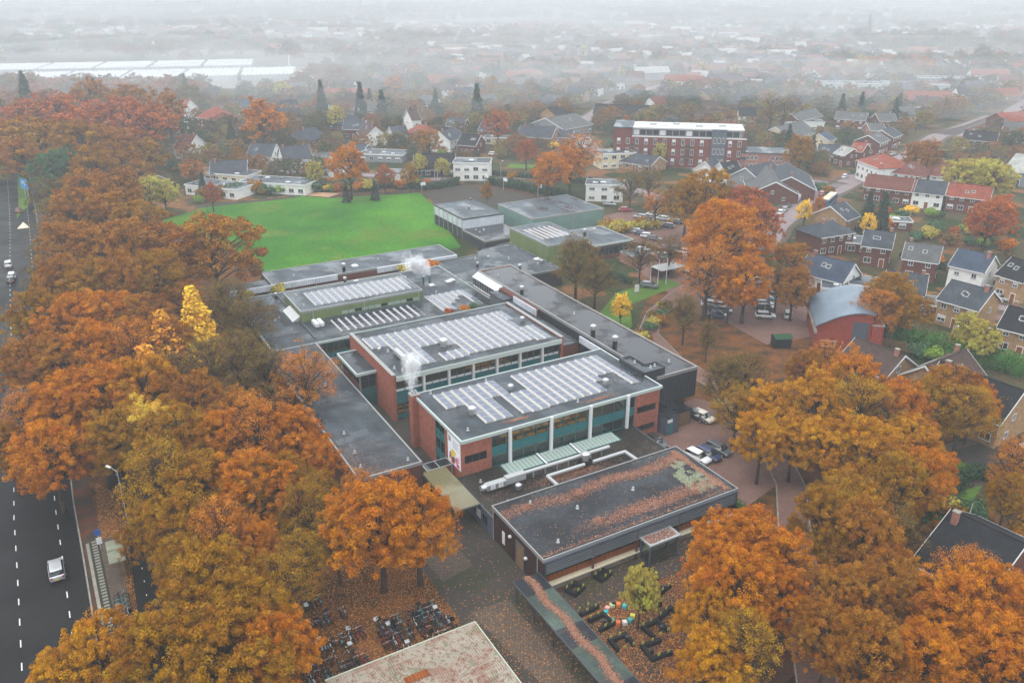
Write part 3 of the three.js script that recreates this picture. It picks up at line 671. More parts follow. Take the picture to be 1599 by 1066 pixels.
const grassTex = (seed, a, b, metres) => tex(512, metres, (u, v) => { const n = fbm(u, v, 4, 5, seed), f = vnoise(u * 180, v * 180, 180, seed + 4), g = fbm(u, v, 24, 3, seed + 6); return mix3(a, b, clamp(0.15 + 0.7 * n + 0.3 * (g - 0.5))).map((c) => c * (0.82 + 0.36 * f)); });
M.field = gm(tex(1024, 90, (u, v) => { const n = fbm(u, v, 5, 6, 131), p = fbm(u, v, 9, 4, 137), f = vnoise(u * 300, v * 300, 300, 135); let c = mix3([0.15, 0.34, 0.05], [0.27, 0.47, 0.1], clamp(0.5 + (n - 0.5) * 2)); c = mix3(c, [0.33, 0.4, 0.13], smooth(0.5, 0.72, p) * 0.7); return c.map((x) => x * (0.84 + 0.32 * f)); }));
M.lawn = gm(grassTex(135, [0.24, 0.36, 0.12], [0.36, 0.46, 0.18], 18));
M.garden = gm(tex(1024, 90, (u, v) => { const n = fbm(u, v, 9, 5, 141), m = fbm(u, v, 14, 4, 147), f = vnoise(u * 380, v * 380, 380, 149); let c = mix3([0.16, 0.2, 0.09], [0.28, 0.25, 0.16], smooth(0.4, 0.6, n)); if (m > 0.57) c = mix3(c, [0.44, 0.3, 0.18], smooth(0.57, 0.66, m)); return c.map((x) => x * (0.75 + 0.5 * f)); }));
M.markings = plain(new THREE.Color(0.62, 0.62, 0.6), 0.7);
M.sand = gm(tex(256, 8, (u, v) => { const n = fbm(u, v, 8, 4, 151); return mix3([0.6, 0.47, 0.36], [0.7, 0.58, 0.46], n); }));

const sheet = (pts, y) => new G().prism(pts, y - 0.001, y, false).geo();
function ccw(p) { let s = 0; p.forEach(([x, z], i) => { const [X, Z] = p[(i + 1) % p.length]; s += x * -Z - X * -z; }); return s < 0 ? p.slice().reverse() : p; }
const area = (name, pts, y, m) => ground(name, sheet(ccw(pts), y), m);
function offsetLine(pts, off) { return pts.map((p, i) => { const a = pts[Math.max(0, i - 1)], b = pts[Math.min(pts.length - 1, i + 1)], dx = b[0] - a[0], dz = b[1] - a[1], l = Math.hypot(dx, dz); return [p[0] - dz / l * off, p[1] + dx / l * off]; }); }   // + is to the right of the direction of travel
function strip(pts, o0, o1, y) { const A = offsetLine(pts, o0), B = offsetLine(pts, o1), g = new G(); for (let i = 0; i + 1 < pts.length; i++) { const q = [[A[i][0], y, A[i][1]], [B[i][0], y, B[i][1]], [B[i + 1][0], y, B[i + 1][1]], [A[i + 1][0], y, A[i + 1][1]]]; g.quad(...q); } return g; }
function along(pts, step, fn, from = 0) { let left = from; for (let i = 0; i + 1 < pts.length; i++) { const [x0, z0] = pts[i], [x1, z1] = pts[i + 1], l = Math.hypot(x1 - x0, z1 - z0); let s = left; for (; s < l; s += step) fn(x0 + (x1 - x0) * s / l, z0 + (z1 - z0) * s / l, (x1 - x0) / l, (z1 - z0) / l); left = s - l; } }

ground('ground', new G().quad([-2600, 0, 260], [2600, 0, 260], [2600, 0, -4200], [-2600, 0, -4200]).geo(), M.garden);
area('forest_floor', [[-62, -20], [40, -20], [36, -62], [22, -88], [-8, -120], [-40, -150], [-66, -200], [-110, -250], [-150, -262], [-132, -222], [-98, -158], [-64, -100], [-44, -66]], 0.006, M.litter);
area('forest_floor', [[14, -60], [70, -60], [62, -100], [78, -130], [60, -150], [48, -190], [36, -196], [26, -160], [24, -120]], 0.006, M.litter);
// main road on the left
const MAIN = [[-20, -18], [-30, -35], [-40, -52], [-49, -67.7], [-57.2, -81.9], [-64, -93.5], [-79, -120.6], [-91, -142], [-105, -166.6], [-122, -197], [-138, -226], [-152, -251], [-172, -286], [-188, -314], [-240, -405], [-320, -540]];
const road = ground('main_road', strip(MAIN, -5.2, 4.6, 0.012).geo(), M.asphalt);
{ const d = new G().box(-0.06, 0, -0.62, 0.06, 0.004, 0.62).geo(); for (const off of [-2.45, 2.45]) along(offsetLine(MAIN.slice(2), off), 3.8, (x, z, dx, dz) => { if (z < -300) return; const m = part(road, 'lane_dash', d, M.markings); m.position.set(x, 0.013, z); m.rotation.y = Math.atan2(dx, dz); }, off > 0 ? 1 : 2.4); }
ground('road_kerb', strip(MAIN, 4.6, 4.78, 0.1).geo(), M.concrete); ground('road_kerb', strip(MAIN, -5.38, -5.2, 0.1).geo(), M.concrete);
ground('grass_verge', strip(MAIN, -40, -5.4, 0.02).geo(), M.lawn);
ground('verge_of_leaves', strip(MAIN.slice(0, 12), 4.8, 7.0, 0.05).geo(), M.litterThin);
area('grass_verge', [[-150, -246], [-158, -262], [-186, -312], [-181, -314], [-155, -262]], 0.03, M.lawn);
ground('side_road', strip([[-143, -236], [-134, -226], [-120, -214]], -3, 3, 0.016).geo(), M.asphalt);
const CYCLE = [[-14, -30], [-27, -50], [-36, -65.2], [-40.6, -73.6], [-44.7, -81.6], [-52, -94], [-66, -118]];
const cyc = ground('cycle_path', strip(CYCLE, -1.35, 1.35, 0.024).geo(), M.asphalt);
{ const d = new G().box(-0.05, 0, -0.16, 0.05, 0.004, 0.16).geo(); along(CYCLE, 2.7, (x, z, dx, dz) => { const m = part(cyc, 'path_dash', d, M.markings); m.position.set(x, 0.026, z); m.rotation.y = Math.atan2(dx, dz); }, 1); }
// bus stop platform with its block edge
const PLAT = [[-42.2, -68.4], [-44.6, -72.6], [-53, -86.9]];
const plat = ground('bus_stop_platform', strip(PLAT, -0.6, 2.4, 0.16).geo(), M.tile30); part(plat, 'platform_edge', strip(PLAT, -0.95, -0.6, 0.17).geo(), M.concrete);
part(plat, 'dark_strip', strip(PLAT, -0.55, 0.55, 0.166).geo(), plain(new THREE.Color(0.03, 0.035, 0.02), 0.9));
{ const d = new G().box(-0.3, 0, -0.17, 0.3, 0.03, 0.17).geo(); along(PLAT, 0.62, (x, z, dx, dz) => { const m = part(plat, 'edge_block', d, M.concrete); m.position.set(x, 0.168, z); m.rotation.y = Math.atan2(dx, dz); }, 0.3); }
// sports field, sandpit, playground
area('sports_field', [[-58, -190], [-66, -205], [-105, -243], [-98, -260], [-70.8, -275], [-60, -272], [-43, -277], [-31.5, -280], [-25, -262], [-17, -228], [-13.7, -216]], 0.02, M.field);
area('sandpit', [[-71.2, -276.4], [-67.5, -281], [-58.4, -279], [-61, -273.4]], 0.03, M.sand);
area('worn_grass', [[-72, -275.6], [-60, -272.6], [-43, -277.4], [-31, -280.6], [-30, -284], [-44, -281.5], [-60, -278.6], [-73, -280]], 0.024, M.litterThin);
area('athletics_strip', [[-100, -258.4], [-80, -268], [-72, -272.4], [-72.5, -274.6], [-82, -270.8], [-101, -261]], 0.03, M.asphaltYard);
area('playground', [[-30, -280.6], [-17.9, -291], [-9, -291], [0, -283], [14.8, -269.6], [8, -256], [-24.5, -262]], 0.026, M.asphaltYard);
area('leafy_playground_edge', [[-18, -292.6], [-8.6, -292.6], [1, -284.6], [16.6, -270.8], [13.6, -268.6], [-0.8, -281.4], [-10, -289.6], [-18, -289.6]], 0.032, M.litterThin);
// school yards
const Wp = (a, b) => { const p = W(a, b); return [p[0], p[2]]; };
area('school_yard', [Wp(31, 95), Wp(41.5, 95), Wp(41.5, 40), Wp(31, 40)], 0.03, M.asphaltYard);
area('paved_patch', [Wp(32.6, 66.6), Wp(37.4, 66.6), Wp(37.4, 52), Wp(34.6, 50)], 0.036, M.tile30);
area('paved_patch', [Wp(31.2, 88), Wp(36.6, 86), Wp(36.6, 74), Wp(32.2, 73)], 0.036, M.tile30);
area('courtyard_ground', [Wp(38, 89), Wp(78, 89), Wp(78, 141.4), Wp(38, 141.4)], 0.03, M.asphaltYard);
area('canteen_garden', [Wp(41.2, 65.2), Wp(72, 65.2), Wp(72, 44), Wp(41.2, 40)], 0.03, M.litterThin);
area('canteen_terrace', [Wp(42, 65), Wp(66, 65), Wp(64, 60.6), Wp(43, 60.6)], 0.034, M.asphaltYard);
area('service_yard', [Wp(71.6, 92), Wp(90, 95), Wp(96, 84), Wp(88, 70), Wp(72, 66)], 0.03, M.paver);
// car park and lanes on the right
area('car_park', [[14, -236], [36, -256], [60, -228], [62, -196], [52, -168], [40, -166], [30, -200]], 0.03, M.paver);
area('car_park', [[50, -150], [70, -158], [68, -196], [56, -192], [44, -164]], 0.034, M.paver);
const LANE = [[42, -184], [38, -178.7], [31, -167], [27.6, -156], [30.3, -143], [36.3, -132], [40, -116], [39.4, -100], [36.5, -89], [32.2, -70], [28, -50], [24, -34]];
ground('brick_lane', strip(LANE, -1.9, 1.9, 0.04).geo(), M.paver); ground('lane_kerb', strip(LANE, -2.1, -1.9, 0.1).geo(), M.concrete); ground('lane_kerb', strip(LANE, 1.9, 2.1, 0.1).geo(), M.concrete);
area('front_lawn', [[26, -172], [40, -186], [37, -190], [24, -180], [12, -150], [20, -148], [25, -160]], 0.034, M.lawn);
// streets of the neighbourhood
const street = (pts, w, m = M.paverPale, name = 'street') => { const s = ground(name, strip(pts, -w / 2, w / 2, 0.04).geo(), m); ground('pavement', strip(pts, -w / 2 - 1.8, -w / 2, 0.13).geo(), M.tile30); ground('pavement', strip(pts, w / 2, w / 2 + 1.8, 0.13).geo(), M.tile30); return s; };
street([[58, -196], [66, -214], [77, -238], [92, -262], [116, -290], [133, -312], [163, -345], [198, -394], [260, -460]], 8);
street([[116, -290], [98, -306], [60, -330], [36, -350], [30, -420], [60, -520], [130, -660]], 7);
street([[205, -398], [232, -420], [272, -465], [330, -540]], 12); street([[150, -300], [190, -330], [235, -352]], 6);
street([[-120, -322], [-60, -310], [-22, -300], [16, -306], [34, -300], [50, -270]], 5.5);
street([[97, -176], [110, -168], [124, -156]], 5); street([[74, -182], [92, -184], [104, -204]], 5); street([[62, -104], [84, -112], [100, -116]], 7, M.asphaltYard); street([[112, -150], [106, -162], [96, -176]], 5, M.paver);
area('back_lawn', [[70, -140], [80, -136], [77, -131], [68, -134]], 0.05, M.lawn); area('back_lawn', [[-2, -322], [14, -318], [12, -326], [-1, -330]], 0.05, M.lawn); area('back_lawn', [[52, -96], [64, -108], [70, -104], [56, -88]], 0.05, M.lawn);
// ---------------------------------------------------------------- the school
const lb = (x0, y0, z0, x1, y1, z1) => box(-x1, y0, z0, -x0, y1, z1);   // on a left wall turned by -90 degrees: x counts back from the front corner
const block = (name, label, a, b) => thing(name, label, 'school building', W(a, b), TH, 'buildings of the school complex');
// flat roof with an upstand all round; returns the roof part, to which vents are added
function flatRoof(t, w, d, h, felt, edge, lip = 0.18, over = 0, x0 = 0, e = 0.22) {
  const r = part(t, 'roof', new G().box(x0 - over, h - 0.35, -d - over, x0 + w + over, h, over).geo(), felt), X0 = x0 - over, X1 = x0 + w + over, Z0 = -d - over, Z1 = over;
  const c = new G().box(X0 - 0.02, h - 0.38, Z1 - e, X1 + 0.02, h + lip, Z1 + 0.02).box(X0 - 0.02, h - 0.38, Z0 - 0.02, X1 + 0.02, h + lip, Z0 + e).box(X0 - 0.02, h - 0.38, Z0 + e, X0 + e, h + lip, Z1 - e).box(X1 - e, h - 0.38, Z0 + e, X1 + 0.02, h + lip, Z1 - e);
  part(t, 'roof_edge', c.geo(), edge); return r;
}
function shell(t, w, d, y0, y1, mat, skip = '', name = 'wall') {     // four walls 0.3 m thick; skip: letters of f(ront) b(ack) l(eft) r(ight)
  const e = 0.3;
  if (!skip.includes('f')) part(t, name, box(0, y0, -e, w, y1, 0), mat);
  if (!skip.includes('b')) part(t, name, box(0, y0, -d, w, y1, -d + e), mat);
  if (!skip.includes('l')) part(t, name, box(0, y0, -d + e, e, y1, -e), mat);
  if (!skip.includes('r')) part(t, name, box(w - e, y0, -d + e, w, y1, -e), mat);
}
// a glazed front along x at z: rows of [y0, y1, 'glass' | 'panel' | 'sill'], n fields wide
const paneCache = {};
function glazing(t, x0, x1, n, rows, z, mats = {}) {
  const frame = mats.frame ?? M.teal, w = (x1 - x0) / n, lo = rows[0][0], hi = rows[rows.length - 1][1];
  for (let i = 0; i <= n; i++) part(t, 'mullion', box(x0 + i * w - 0.06, lo, z - 0.12, x0 + i * w + 0.06, hi, z + 0.05), frame);
  for (const [y0, y1, kind] of rows) {
    part(t, 'transom', box(x0, y1 - 0.05, z - 0.1, x1, y1 + 0.05, z + 0.035), frame);
    for (let i = 0; i < n; i++) {
      const X = x0 + i * w + 0.06, mat = kind === 'glass' ? mats.glass ?? M.glass : kind === 'sill' ? M.whitePaint : mats.panel ?? M.tealPanel, key = [w, y1 - y0, kind].join();
      const g = paneCache[key] ??= kind === 'glass' ? box(0, 0.05, -0.02, w - 0.12, y1 - y0 - 0.05, 0) : box(0, 0.05, -0.05, w - 0.12, y1 - y0 - 0.05, 0.01);
      const p = part(t, kind === 'glass' ? 'window_pane' : kind === 'sill' ? 'sill_panel' : 'spandrel_panel', g, mat); p.position.set(X, y0, z);
    }
  }
}
function windowIn(t, x0, x1, y0, y1, z, n = 1, frame = M.darkMetal, glass = M.darkGlass) {   // a window with a frame, set in a wall that faces +z
  const f = 0.07, w = part(t, 'window', new G().box(x0, y0, z - 0.06, x1, y0 + f, z + 0.03).box(x0, y1 - f, z - 0.06, x1, y1, z + 0.03).box(x0, y0 + f, z - 0.06, x0 + f, y1 - f, z + 0.03).box(x1 - f, y0 + f, z - 0.06, x1, y1 - f, z + 0.03).geo(), frame);
  const k = (x1 - x0 - 2 * f) / n;
  for (let i = 0; i < n; i++) part(w, 'pane', box(x0 + f + i * k + (i ? 0.04 : 0), y0 + f, z - 0.03, x0 + f + (i + 1) * k, y1 - f, z - 0.01), glass);
  return w;
}
const vents = {
  hood: (r = 0.55, h = 1.1) => new G().cyl(0, 0, 0, r * 0.75, h * 0.55, r * 0.75, 14).cyl(0, h * 0.5, 0, r * 1.05, h * 0.85, r, 14).cyl(0, h * 0.85, 0, r, h, r * 0.55, 14).geo(),
  small: () => new G().cyl(0, 0, 0, 0.07, 0.36, 0.07, 8).cyl(0, 0.33, 0, 0.17, 0.44, 0.1, 8).cyl(0, 0, 0, 0.24, 0.04, 0.22, 8).geo(),
  sky: () => new G().box(-0.7, 0, -0.7, 0.7, 0.22, 0.7).geo(),
  dome: () => new G().cbox(-0.62, 0.22, -0.62, 0.62, 0.42, 0.62, 0.18).geo(),
};
const VG = { hood: vents.hood(), hoodS: vents.hood(0.4, 0.8), small: vents.small(), sky: vents.sky(), dome: vents.dome(), base: new G().cyl(0, 0, 0, 0.42, 1.2, 0.42, 14).geo() };
function hood(roof, x, y, z, s = 1, dark = false) { const v = part(roof, 'roof_vent', VG.hood, M.steel); v.position.set(x, y + (dark ? 1.05 * s : 0), z); v.scale.setScalar(s); if (dark) { const b = part(roof, 'vent_base', VG.base, M.black); b.position.set(x, y, z); b.scale.setScalar(s); } return v; }
function pipes(roof, y, list) { for (const [x, z] of list) part(roof, 'vent_pipe', VG.small, M.galv).position.set(x, y, z); }
function skylight(roof, x, y, z, s = 1) { const k = part(roof, 'skylight_kerb', VG.sky, M.galv); k.position.set(x, y, z); k.scale.set(s, 1, s); const d = part(roof, 'skylight_dome', VG.dome, M.whitePaint); d.position.set(x, y, z); d.scale.set(s, 1, s); }

// --- solar panels: a row is one ballasted frame with its panels
const PL = 1.66, panelGeo = (() => { const g = new G(), t = 0.17; g.quad([0, t, 0], [0, t, -PL + 0.05], [1.12, 0.03, -PL + 0.05], [1.12, 0.03, 0]); g.quad([0, t, 0], [1.12, 0.03, 0], [1.12, 0.07, 0], [0, t + 0.04, 0]); const top = new G().quad([0, t + 0.04, 0], [1.12, 0.07, 0], [1.12, 0.07, -PL + 0.05], [0, t + 0.04, -PL + 0.05]); return mergeGeometries([g.geo(), top.geo()]); })();
const rimGeo = new G().box(-0.03, 0.14, -PL + 0.01, 0.02, 0.23, 0.04).box(1.1, 0.02, -PL + 0.01, 1.15, 0.09, 0.04).quad([-0.02, 0.215, 0.045], [1.13, 0.075, 0.045], [1.13, 0.08, -0.0], [-0.02, 0.22, -0.0]).geo();
function deflector(n) { const g = new G(), L = n * PL; g.quad([-0.2, 0, 0.05], [-0.05, 0.18, 0.05], [-0.05, 0.18, -L + 0.02], [-0.2, 0, -L + 0.02]); g.tri([-0.2, 0, 0.05], [-0.05, 0, 0.05], [-0.05, 0.18, 0.05]); g.box(-0.22, 0, -L, 1.2, 0.02, 0.06); for (let i = 0; i < n; i++) g.box(-0.26, 0.02, -i * PL - 0.95, -0.1, 0.13, -i * PL - 0.55); return g.geo(); }
const deflectors = {};
function panelRow(a, bBack, n, y, label, group, mat = M.panel) {
  const t = thing('solar_panel_row', label, 'solar panels', W(a, bBack - n * PL, y), TH, group);
  part(t, 'ballast_frame', deflectors[n] ??= deflector(n), M.ballast);
  for (let i = 0; i < n; i++) { const p = part(t, 'solar_panel', panelGeo, mat); p.position.z = -i * PL; part(p, 'panel_frame', rimGeo, M.panelFrame); }
}
const ord = (k) => ['first', 'second', 'third', 'fourth', 'fifth', 'sixth', 'seventh', 'eighth', 'ninth', 'tenth', 'eleventh', 'twelfth', 'thirteenth', 'fourteenth', 'fifteenth', 'sixteenth', 'seventeenth', 'eighteenth', 'nineteenth', 'twentieth', 'twenty-first', 'twenty-second', 'twenty-third', 'twenty-fourth', 'twenty-fifth'][k];
function panelField(rows, y, where, group, mat) { rows.forEach(([a, b, n], k) => panelRow(a, b, n, y, `${ord(k)} solar panel row from the left on ${where}`, group, mat)); }

// --- A: brick and teal classroom block at the front
{
  const a0 = 42.6, b0 = 88.5, w = 34, d = 15.9, h = 8.4, t = block('classroom_block', 'two-storey brick school block with teal glazed front, white columns and colourful banner', a0, b0);
  const f = new G().wall(0, 4.5, 0, h - 0.4, 0, 0.35, [[0.35, 3.8, 4.55, 5.85]]); part(t, 'brick_wall', f.geo(), M.brickRed);
  windowIn(t, 0.35, 3.8, 4.55, 5.85, -0.12, 3);
  part(t, 'brick_wall', new G().wall(29.3, w, 0, h - 0.4, 0, 0.35, [[29.8, 33.4, 4.5, 5.7], [29.8, 33.4, 1.3, 2.35]]).geo(), M.brickRed);
  windowIn(t, 29.8, 33.4, 4.5, 5.7, -0.12, 2); windowIn(t, 29.8, 33.4, 1.3, 2.35, -0.12, 2);
  // left side: brick, a tall glazed slot, brick with the banner, the chimney at the back
  const side = new G().wall(0.36, 5.6, 0, h - 0.4, 0, 0.35).wall(8.8, d - 0.3, 0, h - 0.4, 0, 0.35).turned(Math.PI / 2, 0.35, 0); part(t, 'brick_wall', side.geo(), M.brickRed);
  { const s = new THREE.Group(); s.name = 'side_window'; s.rotation.y = -Math.PI / 2; t.add(s); for (const x of [5.6, 7.14, 8.68]) part(s, 'frame', lb(x, 0, -0.16, x + 0.12, h - 0.4, -0.02), M.teal); for (let k = 0; k < 5; k++) for (const x of [5.72, 7.26]) part(s, k % 2 ? 'spandrel_panel' : 'pane', lb(x, k * 1.6 + 0.06, -0.12, x + 1.42, Math.min(h - 0.4, k * 1.6 + 1.6), -0.08), k % 2 ? M.tealPanel : M.darkGlass); }
  part(t, 'brick_wall', new G().box(w - 0.35, 0, -d + 0.3, w, h - 0.4, -0.36).box(0, 0, -d, w, h - 0.4, -d + 0.3).geo(), M.brickRed);
  const ch = part(t, 'chimney', new G().box(-0.95, 0, -d - 0.2, 0.35, h + 0.35, -d + 1.1).geo(), M.brickRed);
  part(ch, 'chimney_cap', new G().box(-1.02, h + 0.35, -d - 0.27, 0.42, h + 0.47, -d + 1.17).geo(), M.coping); for (const x of [-0.55, -0.05]) part(ch, 'flue', new G().cyl(x, h + 0.4, -d + 0.45, 0.13, h + 1.0, 0.13, 10).geo(), M.steel);
  const r = flatRoof(t, w, d, h, M.feltGrey, M.fascia, 0.06, 0.25);
  part(t, 'fascia_board', box(0, h - 0.55, -0.3, w, h - 0.39, 0.12), M.fascia);
  for (const x of [7.3, 14.1, 20.9, 27.7]) part(t, 'white_column', new G().box(x - 0.2, 2.4, 0.14, x + 0.2, h + 0.1, 0.52).geo(), M.whitePaint);
  const rows = [[2.45, 2.95, 'panel'], [2.95, 4.75, 'glass'], [4.75, 5.4, 'panel'], [5.4, 6.0, 'panel'], [6.0, 7.85, 'glass']];
  let x = 4.5; for (const [x1, n] of [[7.3, 1], [14.1, 3], [20.9, 3], [27.7, 3], [29.3, 1]]) { glazing(t, x + (x > 4.6 ? 0.22 : 0.06), x1 - (x1 < 29 ? 0.22 : 0.06), n, rows, -0.05); x = x1; }
  part(t, 'floor_slab', box(0.4, 4.3, -d + 0.4, w - 0.4, 4.62, -0.25), M.interior); part(t, 'floor_slab', box(0.4, 1.1, -d + 0.4, w - 0.4, 1.4, -0.25), M.interior);
  part(t, 'inner_wall', box(4.5, 1.4, -7.4, 29.3, 8, -7.2), M.interior); part(t, 'ground_wall', box(4.5, 0, -0.3, 29.3, 2.45, -0.02), M.teal);
  for (const [k, X] of [[0, 10.6], [1, 17.5], [2, 24.2]]) { part(t, 'ceiling_lamp', box(X - 2.4, 7.78, -3.2, X + 2.4, 7.86, -2.9), M.lamp); part(t, 'ceiling_lamp', box(X - 2.4, 7.78, -5.6, X + 2.4, 7.86, -5.3), M.lamp); }
  hood(r, 4.7, h, -6.2, 1.1); hood(r, 13.4, h, -10.3, 0.8); hood(r, 27.0, h, -4.6, 0.9); pipes(r, h, [[2, -2.2], [2.2, -15], [20, -1.8], [31.5, -6], [11.5, -14.7]]);
  part(r, 'roof_mat', box(28.4, h, -4.6, 30.6, h + 0.02, -3.4), M.feltLight);
  // banner on the left wall
  const cv = document.createElement('canvas'); cv.width = 512; cv.height = 600; const c = cv.getContext('2d');
  c.fillStyle = '#e9ebef'; c.fillRect(0, 0, 512, 600); c.fillStyle = '#26282c'; c.font = 'bold 150px serif'; c.fillText('R', 40, 170); c.fillRect(40, 40, 22, 130);
  c.fillStyle = '#8a93ab'; for (let k = 0; k < 5; k++) c.fillRect(200, 90 + k * 34, 260 - (k % 2) * 60, 13);
  const bl = ['#c8cf3c', '#d24a86', '#8d5aa0', '#b23a4a', '#e2c33a', '#c75b8e', '#5a4a78', '#d7d94e', '#d9a3b8'], rr = rng(8);
  for (let k = 0; k < 26; k++) { c.fillStyle = bl[k % bl.length]; const y = 290 + rr() * 220, s = 50 + rr() * 80; c.fillRect(40 + rr() * 360, y, s, Math.min(s * (0.6 + rr() * 0.9), 590 - y)); }
  const ct = new THREE.CanvasTexture(cv); ct.colorSpace = THREE.SRGBColorSpace;
  const bm = new THREE.Mesh(new THREE.PlaneGeometry(3.9, 4.5), std({ map: ct, roughness: 0.7 })); bm.name = 'printed_face';
  const bt = thing('banner', 'white printed banner with colour blocks on the brick side wall', 'banner', W(a0, b0 + 2.5, 3.3), TH - Math.PI / 2); bm.position.set(0, 2.25, 0.062); bt.add(bm); part(bt, 'banner_frame', box(-2, -0.05, 0.012, 2, 4.55, 0.06), M.frameWhite);
  panelField([[44.9, 102.7, 3], [46.4, 102.8, 3], [47.9, 102.8, 7], [49.4, 102.8, 7], [50.9, 102.8, 7], [52.4, 102.8, 3], [53.9, 102.8, 7], [55.4, 97.5, 4], [56.9, 97.5, 4], [58.4, 102.8, 7], [59.9, 102.8, 7], [61.4, 102.8, 7], [62.9, 102.8, 7], [64.4, 102.8, 7], [65.9, 102.8, 7], [67.4, 102.8, 7], [68.9, 102.8, 5], [70.4, 102.8, 4], [71.9, 102.8, 4], [73.4, 102.8, 7]], h, 'the front brick block', 'solar panels on the front brick block');
  const desk = thing('school_desk', 'orange-topped desk behind the front windows', 'desk', W(a0 + 8.4, b0 + 1.6, 4.62), TH, 'orange desks behind the upper front windows');
  part(desk, 'desk_top', box(-0.65, 0.7, -0.35, 0.65, 0.74, 0.35), M.orangeTop); for (const [X, Z] of [[-0.58, -0.28], [0.58, -0.28], [-0.58, 0.28], [0.58, 0.28]]) part(desk, 'leg', box(X - 0.03, 0, Z - 0.03, X + 0.03, 0.7, Z + 0.03), M.steel);
  for (let i = 0; i < 8; i++) for (let j = 0; j < 2; j++) if (i + j) copy(desk, W(a0 + 8.4 + i * 1.75, b0 + 1.6 + j * 1.5, 4.62), TH);
  for (const [x, y] of [[15, 4.4], [16.6, 4.4], [18, 4.4], [20, 4.4], [21.6, 4.4], [2, 0.2], [3.6, 0.2], [6.6, 0.2], [8.2, 0.2]]) for (const z of [1.5, 2.9]) copy(desk, W(42.2 + x, 112.4 + z, y), TH, 'orange-topped desk behind the windows of the second block').userData.group = 'orange desks in the second block';
}
